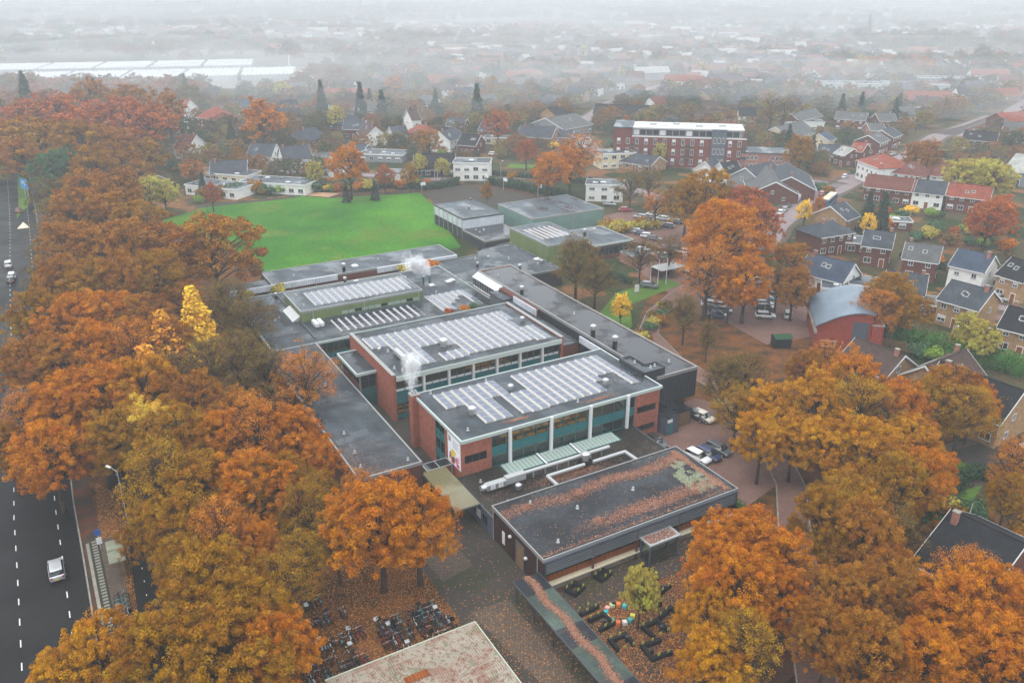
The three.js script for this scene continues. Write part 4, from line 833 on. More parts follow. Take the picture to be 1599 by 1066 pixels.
// --- B: second classroom block behind it
{
  const a0 = 42.2, b0 = 112.4, w = 32.2, d = 20, h = 8, t = block('classroom_block', 'second brick and teal school block, carrying the largest field of solar panels', a0, b0);
  part(t, 'brick_wall', new G().box(0, 0, -d, 0.55, h + 0.25, 0).geo(), M.brickRed); part(t, 'brick_wall', new G().box(w - 0.55, 0, -d, w, h + 0.25, 0).geo(), M.brickRed);
  for (const X of [0, w - 0.55]) { const n = 14; for (let k = 0; k < n; k++) part(t, 'coping_stone', box(X - 0.05, h + 0.25, -d + k * d / n + 0.01, X + 0.6, h + 0.33, -d + (k + 1) * d / n - 0.01), M.coping); }
  part(t, 'back_wall', box(0.55, 0, -d, w - 0.55, h - 0.3, -d + 0.3), M.greyWall);
  const r = part(t, 'roof', box(0.55, h - 0.35, -d, w - 0.55, h, 0.25), M.feltGrey); part(t, 'roof_edge', new G().box(0.55, h - 0.75, 0.25, w - 0.55, h + 0.06, 0.4).box(0.55, h - 0.3, -d - 0.12, w - 0.55, h + 0.2, -d).geo(), M.fascia);
  const rows = [[0.2, 1.0, 'panel'], [1.0, 3.0, 'glass'], [3.0, 4.2, 'panel'], [4.2, 5.1, 'panel'], [5.1, 5.6, 'sill'], [5.6, 7.25, 'glass']];
  const xs = [0.55, 5.4, 9.9, 14.4, 18.9, 23.4, 27.9, w - 0.55];
  for (let i = 0; i + 1 < xs.length; i++) { glazing(t, xs[i] + (i ? 0.18 : 0), xs[i + 1] - 0.18, 3, rows, -0.35); if (i) part(t, 'white_column', box(xs[i] - 0.17, 0, -0.42, xs[i] + 0.17, h - 0.1, 0.2), M.whitePaint); }
  part(t, 'floor_slab', box(0.6, 4.1, -d + 0.4, w - 0.6, 4.4, -0.5), M.interior); part(t, 'floor_slab', box(0.6, 0.02, -d + 0.4, w - 0.6, 0.2, -0.5), M.interior); part(t, 'inner_wall', box(0.6, 0.2, -6, w - 0.6, 7.6, -5.8), M.interior);
  for (const X of [2.8, 7.6, 16.6, 21]) for (const y of [7.4, 3.7]) part(t, 'ceiling_lamp', box(X - 1.9, y, -2.2, X + 1.9, y + 0.08, -1.9), M.lamp);
  hood(r, 12.4, h, -7.2, 1.35); hood(r, 30, h, -10.6, 0.8); hood(r, 2, h, -10.8, 0.55); pipes(r, h, [[2.4, -1.6], [3.2, -9.8], [1.6, -3]]);
  { const u = part(r, 'air_handling_unit', new G().cbox(3.6, h + 0.25, -8.4, 4.5, h + 1.0, -4.8, 0.12).geo(), M.galv); part(u, 'unit_leg', new G().box(3.7, h, -8.2, 3.85, h + 0.25, -8.05).box(4.25, h, -5.2, 4.4, h + 0.25, -5.05).box(3.7, h, -5.2, 3.85, h + 0.25, -5.05).box(4.25, h, -8.2, 4.4, h + 0.25, -8.05).geo(), M.darkMetal); }
  const rowsB = [[43.6, 129.4, 3], [45.1, 129.4, 3], [46.6, 129.4, 8], [48.1, 129.4, 9], [49.6, 129.4, 9], [51.1, 129.4, 5], [52.6, 129.4, 5], [54.1, 129.4, 5]];
  for (const [a, n] of [[52.6, 2], [54.1, 2], [55.6, 2]]) panelRow(a, 117.2, n, h, `${ord(Math.round((a - 52.6) / 1.5))} of the short two-panel rows beside the roof vent of the second block`, 'solar panels on the second block');
  rowsB.push([55.6, 129.4, 6]); for (let a = 57.1; a < 69.2; a += 1.5) rowsB.push([a, 129.4, 9]); rowsB.push([70.1, 129.4, 3]);
  panelField(rowsB, h, 'the second brick block', 'solar panels on the second block');
  panelRow(70.1, 120.4, 4, h, 'four-panel row near the right parapet of the second block, in front', 'solar panels on the second block'); panelRow(71.6, 120.4, 4, h, 'outermost right row of four panels on the second block', 'solar panels on the second block');
  // glazed stair annex at its left side
  const x = block('stair_annex', 'low glazed annex with grey roof against the second block', 39.0, 119.8), W2 = 3.2, D2 = 9.2, H2 = 6.3;
  part(x, 'wall', new G().box(0.4, 0, -D2, W2, H2 - 0.4, -D2 + 0.3).box(0.35, 0, -0.6, 0.6, H2 - 0.4, -0.35).geo(), M.greyWall); flatRoof(x, W2, D2, H2, M.feltGrey, M.fascia, 0.1, 0.3);
  glazing(x, 0.6, W2, 2, [[3.2, 4.6, 'panel'], [4.6, 5.9, 'glass']], -0.4, { panel: M.darkGlass, glass: M.darkGlass }); part(x, 'wall', box(0.4, 0, -0.6, W2, 3.2, -0.4), M.teal);
  { const s = new THREE.Group(); s.name = 'side_glazing'; s.rotation.y = -Math.PI / 2; s.position.set(0.4, 0, -0.6); x.add(s); part(s, 'sill_wall', lb(0, 0, -0.2, 8.3, 4.0, 0), M.brickDark); for (let k = 0; k < 6; k++) { part(s, 'post', lb(k * 1.38, 4.0, -0.15, k * 1.38 + 0.1, 5.95, 0), M.teal); part(s, 'pane', lb(k * 1.38 + 0.1, 4.0, -0.1, k * 1.38 + 1.38, 5.95, -0.06), M.darkGlass); } }
}
// --- D: green profiled-sheet gym behind the blocks, with the low roofs round it
{
  const a0 = 39.2, b0 = 152.4, w = 25.8, d = 12, h = 6.25, t = block('green_hall', 'long green metal-clad hall with solar panels above a row of blue ones', a0, b0);
  part(t, 'wall', box(0, 0, -0.25, w, 4.0, 0), M.greenSheet); part(t, 'wall', new G().wall(0, w, 4.0, h - 0.3, 0, 0.25, [[8.2, 25.2, 4.15, 4.85]]).geo(), M.greenSheet);
  shell(t, w, d, 0, h - 0.3, M.greenSheet, 'f');
  for (let k = 0; k < 12; k++) part(t, 'window_pane', box(8.25 + k * 1.41, 4.18, -0.14, 8.25 + k * 1.41 + 1.3, 4.82, -0.08), k % 4 === 2 ? M.darkGlass : M.frosted);
  for (const x of [2.3, 13, 25]) part(t, 'downpipe', new G().cyl(x, 4, 0.1, 0.09, h - 0.1, 0.09, 8).geo(), M.galv);
  const r = flatRoof(t, w, d, h, M.feltLight, M.coping, 0.08, 0.1); pipes(r, h, [[1.5, -3], [1.8, -9.5]]);
  panelField([...Array(15)].map((_, k) => [42.9 + k * 1.46, 162.4, 5]), h, 'the green hall', 'solar panels on the green hall');
  // slanted skylight strip on its left side
  const s = thing('slanted_skylight', 'slanted strip of white skylight panes beside the green hall', 'skylight', W(37.6, 153.2, 4), TH);
  part(s, 'kerb', box(0, 0, -7.2, 1.5, 0.06, 0), M.darkMetal);
  for (let k = 0; k < 10; k++) part(s, 'skylight_pane', new G().quad([0, 0.08, -k * 0.72 - 0.04], [1.55, 1.0, -k * 0.72 - 0.04], [1.55, 1.0, -k * 0.72 - 0.66], [0, 0.08, -k * 0.72 - 0.66]).geo(), M.whitePaint);
  part(s, 'end_cheek', new G().tri([0, 0.02, 0.02], [1.55, 0.02, 0.02], [1.55, 1, 0.02]).geo(), M.galv);
  for (const x of [41, 42]) { const u = thing('ventilation_unit', x === 41 ? 'left of two white boxy rooftop units by the green hall' : 'right of two white boxy rooftop units by the green hall', 'ventilation unit', W(x, 149.2, 4), TH, 'white units by the green hall'); part(u, 'casing', new G().cbox(-0.35, 0.15, -1.5, 0.42, 0.95, 1.2, 0.12).geo(), M.whitePaint); part(u, 'foot', new G().box(-0.3, 0, -1.2, 0.35, 0.15, -0.9).box(-0.3, 0, 0.7, 0.35, 0.15, 1).geo(), M.darkMetal); }
}
panelField([...Array(12)].map((_, k) => [44.6 + k * 1.47, 150.6, 4]), 4, 'the low roof below the green hall', 'blue solar panels below the green hall', M.panelBlue);
[[66.2, 153.9, 6], [67.8, 153.9, 6], [69.4, 153.9, 4], [71, 153.9, 3], [72.5, 153.9, 2], [73.9, 153.9, 6]].forEach(([a, b, n], k) => panelRow(a, b, n, 4, `${ord(k)} of the solar panel rows between green hall and dark wing`, 'solar panels on the low central roof'));
// --- low roofs: west wing along the trees, central part, far part
{
  const t = block('west_wing', 'long low wing with wet grey felt roof beside the trees', 29.2, 92.9), w = 9.3, d = 48.2, h = 4;
  shell(t, w, d, 0, h - 0.3, M.brickDark, 'b'); const r = flatRoof(t, w, d, h, M.feltGrey, M.coping, 0.08); pipes(r, h, [[7.8, -1.5], [2, -7], [2.5, -13], [6.5, -34], [5.2, -30], [1.4, -3]]);
  for (const [px, pz] of [[3.2, -9], [4.4, -12], [1.8, -11]]) part(r, 'felt_patch', box(px - 1.2, h, pz - 0.8, px + 1.4, h + 0.012, pz + 0.9), M.feltLight);
  const t2 = block('central_wing', 'low central wing with grey roof and green edge round the hall', 30.4, 141), w2 = 47.4, d2 = 30.6;
  // its right end stands against the dark wing; the hall stands in the middle
  part(t2, 'wall', new G().box(0, 0, -d2 + 0.3, 0.3, 3.7, -0.3).box(0, 0, -d2, w2, 3.7, -d2 + 0.3).geo(), M.brickDark);
  glazing(t2, 8.8, 14.8, 5, [[0.4, 1.5, 'panel'], [1.5, 3.1, 'glass']], -0.1); part(t2, 'wall', new G().box(0, 0, -0.3, 8.7, 3.7, 0).box(14.9, 0, -0.3, w2, 3.7, 0).box(8.7, 0, -0.3, 14.9, 0.4, 0).geo(), M.greyWall); part(t2, 'floor_slab', box(8.7, 0.4, -6, 14.9, 0.5, -0.35), M.orangeTop); part(t2, 'inner_wall', box(8.7, 0.4, -6.2, 14.9, 3.6, -6), M.interior);
  const r2 = flatRoof(t2, w2, d2, h, M.feltGrey, M.fascia, 0.08, 0.05);
  part(r2, 'roof_fall', box(8.5, h, -30.3, 8.8, h + 0.25, -2), M.copingDark); part(r2, 'felt_patch', box(2.2, h, -29.5, 7.5, h + 0.014, -25.5), M.feltLight); part(r2, 'felt_patch', box(5.2, h, -24, 6.6, h + 0.014, -11), M.feltMossy);
  pipes(r2, h, [[4.5, -15], [5.6, -16], [1.6, -20], [39, -14], [35, -28], [12, -27], [16, -26.2], [20, -26.6], [24, -26]]); hood(r2, 8, h, -27.5, 0.6, true); hood(r2, 24, h, -29.6, 0.7, true); hood(r2, 36.3, h, -24.6, 0.5, true);
  for (const [x, z] of [[40, -18.5], [44.3, -18.9], [45.4, -19.4], [26.5, -29]]) skylight(r2, x, h, z, 0.9);
  for (const x of [38.9, 40.4]) { const c = part(r2, 'flue', new G().cyl(x, h, -20.4, 0.22, h + 1.7, 0.22, 12).geo(), M.teal); part(c, 'flue_cap', new G().cyl(x, h + 1.7, -20.4, 0.16, h + 1.95, 0.16, 12).geo(), M.steel); }
}
{
  const t = block('far_wing', 'low grey-roofed wing beyond the dark wing, curved at its corner', 77.8, 155.2), h = 4, P = [[0, 0], [24, 0], [24, -25], [19, -24.2], [15.6, -23.8], [13.4, -22.6], [12.2, -21], [11.8, -19.6], [0, -19.6]];
  part(t, 'wall', new G().prism(P.map(([x, z]) => [x, z]), 0, 3.65).geo(), M.darkSheet); const r = part(t, 'roof', new G().prism(P, 3.65, h).geo(), M.feltGrey);
  const e = new G(); P.forEach((a, i) => { const b = P[(i + 1) % P.length], L = Math.hypot(b[0] - a[0], b[1] - a[1]), nx = (b[1] - a[1]) / L * 0.25, nz = -(b[0] - a[0]) / L * 0.25; e.prism([a, b, [b[0] + nx, b[1] + nz], [a[0] + nx, a[1] + nz]].map(([x, z]) => [x, z]), 3.6, h + 0.12); e.prism([[a[0] + nx, a[1] + nz], [b[0] + nx, b[1] + nz], b, a], 3.6, h + 0.12); }); part(t, 'roof_edge', e.geo(), M.coping);
  hood(r, 7.5, h, -11, 0.6, true); hood(r, 13, h, -16, 0.5); pipes(r, h, [[17, -13], [10, -17], [21, -6]]); hood(r, 14.8, h, -3.8, 0.75, true); skylight(r, 4, h, -3.5, 1.1); skylight(r, 22.6, h, -9, 1); hood(r, 22.4, h, -6.6, 0.7);
}
// --- C: dark-clad wing with the wet roof along the right side
{
  const a0 = 79.2, b0 = 92.3, w = 8.3, d = 62, h = 7.5, t = block('dark_wing', 'long dark-clad wing with wet black roof along the car park side', a0, b0);
  part(t, 'wall', box(0, 2.4, -0.3, w, h - 0.3, 0), M.darkSheet); part(t, 'wall', new G().box(0, 0, -d, 0.3, h - 0.3, -0.3).box(w - 0.3, 2.4, -d, w, h - 0.3, -0.3).box(0.3, 0, -d, w - 0.3, h - 0.3, -d + 0.3).geo(), M.darkSheet);
  part(t, 'recessed_base', box(0.4, 0, -d + 1, w - 1.1, 2.4, -1.2), M.brickDark); part(t, 'soffit', box(0.3, 2.4, -d + 0.3, w - 0.3, 2.5, -0.3), M.darkMetal);
  const r = flatRoof(t, w, d, h, M.feltDark, M.coping, 0.16); hood(r, 0.9, h, -44.4, 0.85, true); hood(r, 1.0, h, -19.4, 1.0, true); hood(r, 1.4, h, -13.4, 1.0, true); pipes(r, h, [[4, -30], [2.4, -57], [5.6, -4]]);
  part(r, 'roof_ridge', box(0.05, h, -d + 1, 0.25, h + 0.1, -18), M.copingDark);
  // west side: clerestory with white lean-to, plain boxes and the raised plant room
  const l = part(t, 'lean_to_roof', new G().quad([-1.45, 6.5, -50.7], [-0.02, 7.4, -50.7], [-0.02, 7.4, -61.9], [-1.45, 6.5, -61.9]).quad([-1.45, 6.5, -50.7], [-1.45, 6.38, -50.7], [-0.02, 7.28, -50.7], [-0.02, 7.4, -50.7]).quad([-1.45, 6.38, -61.9], [-1.45, 6.38, -50.7], [-1.45, 6.5, -50.7], [-1.45, 6.5, -61.9]).geo(), M.whiteSheet);
  part(t, 'clerestory_wall', new G().box(-1.3, 0, -61.8, -1.0, 4.5, -50.7).box(-0.9, 0, -50.7, -0.02, 7.2, -36).geo(), M.brickDark);
  { const s = new THREE.Group(); s.name = 'clerestory'; s.rotation.y = -Math.PI / 2; s.position.set(-1.3, 0, -50.7); t.add(s); part(s, 'sill', lb(0, 4.45, -0.1, 11.1, 4.62, 0.12), M.whitePaint); for (let k = 0; k < 14; k++) { part(s, 'pane', lb(k * 0.79 + 0.08, 4.62, -0.1, k * 0.79 + 0.79, 6.15, -0.04), M.darkGlass); part(s, 'post', lb(k * 0.79, 4.62, -0.12, k * 0.79 + 0.08, 6.15, 0.02), M.galv); } }
  part(t, 'plant_box', box(-3.1, 0, -50.6, -0.5, 6.6, -45.2), M.greySlats); part(t, 'plant_box_roof', box(-3.2, 6.6, -50.7, -0.4, 6.72, -45.1), M.feltGrey);
  part(t, 'valley_roof', box(-4.6, 6.0, -45, -0.95, 6.2, -20.8), M.feltGrey); part(t, 'valley_wall', box(-4.6, 0, -44.8, -1, 6.0, -20.8), M.brickDark);
  part(t, 'white_upstand', box(-1.15, 6.2, -44.4, -0.92, 7.45, -35.6), M.whiteSheet); part(t, 'white_upstand', box(-1.15, 6.2, -20.6, -0.92, 7.45, -12.6), M.whiteSheet);
  const pb = part(t, 'plant_room', new G().prism([[-2.9, -0.2], [1.6, -0.2], [1.6, -2.5], [-0.6, -2.5], [-0.6, -6.4], [-2.9, -6.4]], 0, 8.9).geo(), M.darkSheet);
  part(pb, 'plant_room_roof', new G().prism([[-2.7, -0.4], [1.4, -0.4], [1.4, -2.3], [-0.8, -2.3], [-0.8, -6.2], [-2.7, -6.2]], 8.9, 8.95).geo(), M.feltGrey);
  part(pb, 'parapet', new G().box(-2.9, 8.9, -6.4, -2.65, 9.25, -0.2).box(-2.65, 8.9, -6.4, -0.6, 9.25, -6.15).box(-0.85, 8.9, -6.15, -0.6, 9.25, -2.5).box(-0.6, 8.9, -2.5, 1.6, 9.25, -2.25).box(1.35, 8.9, -2.25, 1.6, 9.25, -0.2).box(-2.65, 8.9, -0.45, 1.35, 9.0, -0.2).geo(), M.copingDark);
  pipes(pb, 8.95, [[-1.6, -4], [-0.6, -1.2], [0.4, -1.4]]);
  // store with a timber door at its foot
  const s = thing('store_annex', 'small dark annex with pale timber door at the yard', 'annex', W(77.2, 87.2), TH); part(s, 'wall', new G().box(0, 0, -5, 2.6, 2.9, 0).box(2.6, 0, -5, 6.2, 2.5, -1.3).geo(), M.slateSheet); part(s, 'roof', new G().box(-0.05, 2.9, -5.05, 2.65, 3.0, 0.05).box(2.65, 2.5, -5.05, 6.3, 2.6, -1.2).geo(), M.feltDark); part(s, 'timber_door', box(2.8, 0, -1.3, 5.9, 2.35, -1.22), M.timber); part(s, 'door', box(0.5, 0, 0, 1.4, 2.1, 0.05), M.tealPanel); part(s, 'sign', box(0.35, 2.2, 0, 1.3, 2.75, 0.06), M.frameWhite);
}
// --- K: canteen with the leaf-strewn dark roof, and the low link roof behind it
{
  const a0 = 41.4, b0 = 77.6, w = 30.1, d = 10.8, h = 2.9, t = block('link_building', 'low link with mossy dark roof, ducts and green skylights before the brick block', a0, b0);
  part(t, 'wall', new G().box(0, 0, -d, 0.3, h - 0.25, 0.2).box(w - 0.3, 0, -d, w, h - 0.25, 0).geo(), M.slateSheet); const r = part(t, 'roof', box(0, h - 0.25, -d, w, h, 0.2), M.feltMossy); part(t, 'roof_edge', new G().box(-0.05, h - 0.3, -d, 0.15, h + 0.12, 0.2).box(w - 0.15, h - 0.3, -d, w + 0.05, h + 0.12, 0.2).geo(), M.copingDark);
  { const s = new THREE.Group(); s.name = 'side_windows'; s.rotation.y = -Math.PI / 2; s.position.set(-0.02, 0, 0); t.add(s); for (const [x, k] of [[1.6, 0], [3.4, 1], [6.6, 2]]) part(s, 'window', lb(x, 0.9, -0.05, x + 1.1, 2.1, 0.03), k === 1 ? M.frameWhite : M.darkGlass); part(s, 'door', lb(8.4, 0.02, -0.05, 9.5, 2.1, 0.04), M.tealPanel); }
  for (let k = 0; k < 30; k++) { const X = 6.9 + k * 0.635; if (k !== 9 && k !== 18) part(r, 'skylight_pane', new G().quad([X, h + 0.06, -8.1], [X + 0.56, h + 0.06, -8.1], [X + 0.56, h + 0.22, -10.5], [X, h + 0.22, -10.5]).geo(), M.frosted); else part(r, 'skylight_rib', new G().quad([X + 0.1, h + 0.12, -7.8], [X + 0.46, h + 0.12, -7.8], [X + 0.46, h + 0.3, -10.6], [X + 0.1, h + 0.3, -10.6]).geo(), M.whitePaint); }
  part(r, 'skylight_kerb', new G().box(6.8, h, -10.7, 26.2, h + 0.03, -8.0).geo(), M.teal);
  const du = part(r, 'air_duct', new G().tube([8, h + 1.15, -5.8], [22.1, h + 1.15, -5.8], 0.27, 0.27, 14).geo(), M.galv); for (let x = 9.4; x < 22; x += 1.9) part(du, 'duct_leg', new G().box(x, h, -5.9, x + 0.1, h + 0.95, -5.7).geo(), M.galv);
  part(r, 'air_handling_unit', new G().cbox(2.0, h + 0.35, -6.2, 5.0, h + 1.25, -5.3, 0.06).cbox(5.0, h + 0.45, -6.2, 8, h + 1.5, -5.3, 0.06).geo(), M.galv); part(r, 'fan_drum', new G().tube([1.3, h + 0.8, -5.75], [2.0, h + 0.8, -5.75], 0.4, 0.5, 14).geo(), M.steel); part(r, 'unit_frame', new G().box(2.2, h, -6, 2.35, h + 0.4, -5.85).box(4.8, h, -6, 4.95, h + 0.4, -5.85).box(7.4, h, -6, 7.55, h + 0.5, -5.85).geo(), M.darkMetal);
  for (let k = 0; k < 7; k++) part(r, 'unit_panel', box(2.15 + k * 0.4, h + 0.45, -5.3, 2.45 + k * 0.4, h + 1.12, -5.27), k % 3 ? M.whitePaint : M.steel);
  part(r, 'air_duct', new G().tube([10.7, h + 0.65, -0.2], [10.7, h + 0.65, -4.2], 0.26, 0.26, 12).tube([10.7, h + 0.65, -4.2], [16.8, h + 0.65, -4.2], 0.26, 0.26, 12).tube([18.2, h + 0.65, -4.2], [23.8, h + 0.65, -4.2], 0.26, 0.26, 12).tube([23.8, h + 0.65, -4.2], [24.0, h + 0.65, -0.2], 0.26, 0.26, 12).geo(), M.galv);
  hood(r, 17.5, h + 0.7, -5, 1.2); hood(r, 6.2, h, -4.3, 0.8); pipes(r, h, [[3.4, -2.2], [25, -9], [2.6, -8.3]]); part(r, 'vent_base', box(16.7, h, -5.6, 18.3, h + 0.75, -4.3), M.black);

  const louvre = plain(new THREE.Color(0.17, 0.19, 0.21), 0.5, 0.3);
  const b1 = 65.4, W1 = 29.5, D1 = 12.2, H1 = 4.8, k = block('canteen', 'single-storey canteen with leaf-strewn dark roof and louvred front', a0, b1);
  part(k, 'wall', new G().box(0, 0, -D1, 0.3, H1 - 0.3, 0).box(W1 - 0.3, 0, -D1, W1, H1 - 0.3, 0).box(0.3, 0, -D1, W1 - 0.3, H1 - 0.3, -D1 + 0.3).geo(), M.brickDark.clone()); k.children[k.children.length - 1].material.color = new THREE.Color(0.34, 0.36, 0.42);
  const kr = flatRoof(k, W1, D1, H1, M.feltCanteen, M.coping, 0.1, 0.12, 0, 0.12);
  pipes(kr, H1, [[9, -6.6], [3.2, -2], [17.6, -6.5], [4.4, -10.4]]); for (const [x, z] of [[26, -10], [22.3, -9.6], [17.7, -9.6], [11.2, -9.4], [3.3, -9.9], [9.7, -3.2], [15, -2.8], [20.4, -2.2], [24.3, -2.1]]) part(kr, 'drain_sump', new G().cyl(x, H1, z, 0.55, H1 + 0.03, 0.5, 14).geo(), M.copingDark);
  part(k, 'fascia_board', box(0, 4.25, 0, W1, 4.6, 0.32), M.slateSheet); for (let i = 0; i < 4; i++) part(k, 'louvre_slat', new G().box(0.15, 2.85 + i * 0.36, 0.1, W1 - 0.3, 3.03 + i * 0.36, 0.3).geo(), louvre);
  for (const x of [0.05, 6.7, 13.2, 19.8, 26.2, W1 - 0.25]) part(k, 'post', box(x, 0, 0.05, x + 0.2, 4.2, 0.28), x > 0.1 && x < 29 ? M.brickDark : M.darkMetal);
  part(k, 'sill_wall', box(0.3, 0, -0.5, W1 - 0.3, 0.95, 0.02), M.concrete); part(k, 'sill', box(0.3, 0.95, -0.5, W1 - 0.3, 1.1, 0.4), M.cream); part(k, 'timber_wall', box(0.3, 1.05, -0.5, W1 - 0.3, 2.0, -0.35), M.wood); for (let i = 0; i < 21; i++) part(k, 'window_pane', box(0.4 + i * 1.38, 2.0, -0.4, 0.4 + i * 1.38 + 1.28, 3.2, -0.36), M.darkGlass); part(k, 'back_panel', box(0.3, 3.2, -0.5, W1 - 0.3, H1 - 0.3, -0.36), M.darkMetal);
  { const s = new THREE.Group(); s.name = 'side_openings'; s.rotation.y = -Math.PI / 2; s.position.set(-0.02, 0, 0); k.add(s); part(s, 'door_frame', new G().box(-4.45, 0, -0.05, -4.3, 3.6, 0.1).box(-6.3, 0, -0.05, -6.15, 3.6, 0.1).box(-6.15, 3.45, -0.05, -4.45, 3.6, 0.1).geo(), M.slateSheet); part(s, 'door_pane', lb(4.45, 0.1, -0.02, 6.15, 3.45, 0.04), M.timber); part(s, 'window', lb(9.1, 0.9, -0.04, 9.7, 2.7, 0.05), M.frameWhite); part(s, 'downpipe', new G().cyl(-11.9, 0, 0.1, 0.06, 4.5, 0.06, 8).cyl(-1.2, 0, 0.1, 0.06, 4.5, 0.06, 8).geo(), M.galv); for (const [x, y] of [[3.6, 2.4], [7.4, 3.1]]) part(s, 'wall_lamp', lb(x, y, 0, x + 0.35, y + 0.25, 0.3), M.frameWhite); }
  const p = thing('entrance_porch', 'small glass porch with leaf-covered flat top at the canteen front', 'porch', W(55.2, 63.2), TH); for (const [x, z] of [[0, 0], [4.2, 0], [0, -1.8], [4.2, -1.8]]) part(p, 'post', box(x - 0.1, 0, z - 0.1, x + 0.1, 3.0, z + 0.1), M.slateSheet); part(p, 'roof_tray', new G().box(-0.25, 3, -2.0, 4.45, 3.08, 0.25).box(-0.25, 3.08, 0.1, 4.45, 3.25, 0.25).box(-0.25, 3.08, -2, -0.1, 3.25, 0.1).box(4.3, 3.08, -2, 4.45, 3.25, 0.1).geo(), M.galv); part(p, 'glass_wall', box(0.1, 0.1, -0.03, 4.1, 2.95, 0.0), M.glass); part(p, 'glass_wall', box(-0.02, 0.1, -1.7, 0.02, 2.95, -0.1), M.glass);
}
// --- entrance canopies, walkway and bicycle shed
function corrugated(x0, x1, z0, z1, y, n, amp, slope = 0) { const g = new G(), w = (x1 - x0) / n; for (let i = 0; i < n; i++) { const x = x0 + i * w; const f = (p, q, e, f2) => g.quad([x + p * w, y + e, z1], [x + q * w, y + f2, z1], [x + q * w, y + f2 + slope, z0], [x + p * w, y + e + slope, z0]); f(0, 0.35, 0, 0); f(0.35, 0.5, 0, amp); f(0.5, 0.85, amp, amp); f(0.85, 1, amp, 0); } return g.geo(); }
{
  const t = thing('entrance_canopy', 'weathered corrugated canopy roof by the main entrance', 'canopy', W(37.8, 80.8), TH);
  const m = std({ map: tex(512, 11, (u, v) => { const s = fbm(u, v, 6, 5, 71), k = smooth(0.35, 0.8, v + (s - 0.5) * 0.8); return mix3(mix3([0.6, 0.59, 0.52], [0.5, 0.46, 0.36], s), [0.34, 0.31, 0.14], k * 0.8); }), roughness: 0.8 });
  part(t, 'corrugated_roof', corrugated(0, 3.4, -10.4, 0, 3.3, 11, 0.16), m); part(t, 'edge_beam', new G().box(-0.05, 3.05, 0, 3.45, 3.3, 0.12).box(-0.1, 3.05, -10.4, 0, 3.3, 0).geo(), M.darkMetal); for (const z of [-0.3, -5, -10]) part(t, 'post', box(0.05, 0, z - 0.08, 0.2, 3.1, z + 0.08), M.darkMetal);
  const g = thing('glass_canopy', 'small glazed canopy between low wing and brick block', 'canopy', W(38.5, 91.3), TH); part(g, 'frame', new G().box(0, 3.3, -2.0, 3.9, 3.4, -1.9).box(0, 3.3, -0.1, 3.9, 3.4, 0).box(0, 3.3, -1.9, 0.1, 3.4, -0.1).box(1.9, 3.3, -1.9, 2, 3.4, -0.1).box(3.8, 3.3, -1.9, 3.9, 3.4, -0.1).geo(), M.galv); for (const x of [0.1, 2]) part(g, 'glass_pane', box(x, 3.33, -1.9, x + 1.8, 3.37, -0.1), M.darkGlass); for (const x of [0.05, 3.7]) part(g, 'post', box(x, 0, -0.1, x + 0.12, 3.3, 0), M.galv);
}
{
  const t = thing('covered_walkway', 'covered walkway with green felt roof strewn with red leaves', 'walkway', W(37.6, 65.9), TH), L = 24, w = 3.4, h = 2.9;
  for (let k = 0; k < 8; k++) part(t, 'roof_panel', new G().box(0.02, h - 0.14, k * 3 + 0.012, w - 0.02, h, k * 3 + 2.988).geo(), [0, 3, 6].includes(k) || k === 7 ? M.feltCanteen : M.feltGreen);
  part(t, 'roof_edge', new G().box(-0.05, h - 0.2, 0, 0.02, h + 0.05, L).box(w - 0.02, h - 0.2, 0, w + 0.05, h + 0.05, L).geo(), M.copingDark); for (let k = 0; k < 7; k++) for (const x of [0.3, w - 0.35]) part(t, 'post', new G().cyl(x, 0, k * 3.9 + 0.4, 0.07, h - 0.14, 0.07, 8).geo(), M.darkMetal);
}
{
  const t = thing('bicycle_shed', 'bicycle shed with rusty red and white corrugated roof', 'shed', W(14.6, 62.1), TH);
  const m = std({ map: tex(1024, 16.2, (u, v) => { const s = fbm(u, v, 8, 6, 81), f = fbm(u * 1, v, 64, 3, 84), k = smooth(0.5, 0.72, s) * 0.7; let c = mix3([0.6, 0.57, 0.52], [0.5, 0.36, 0.3], k); if (f > 0.63) c = mix3(c, [0.42, 0.22, 0.16], 0.55); if (fbm(u, v, 16, 3, 88) > 0.68) c = mix3(c, [0.38, 0.4, 0.3], 0.5); return c; }), roughness: 0.85 });
  part(t, 'corrugated_roof', corrugated(0, 16.2, 0, 14, 3.0, 62, 0.07), m); part(t, 'gutter', new G().box(-0.1, 2.9, -0.12, 16.3, 3.1, 0.0).box(16.2, 2.92, 0, 16.32, 3.12, 14).geo(), std({ color: new THREE.Color(0.4, 0.42, 0.33), roughness: 0.8 }));
  part(t, 'wall', new G().box(16.0, 0, 0.3, 16.15, 2.9, 14).box(0.1, 0, 0.3, 0.25, 2.9, 14).geo(), M.wood); for (let k = 0; k < 6; k++) part(t, 'post', box(k * 3.18 + 0.05, 0, 0.05, k * 3.18 + 0.2, 2.95, 0.2), M.darkMetal);
  part(t, 'roof_hatch', box(6.6, 3.09, 3.5, 9.1, 3.14, 4.4), M.wood);
}
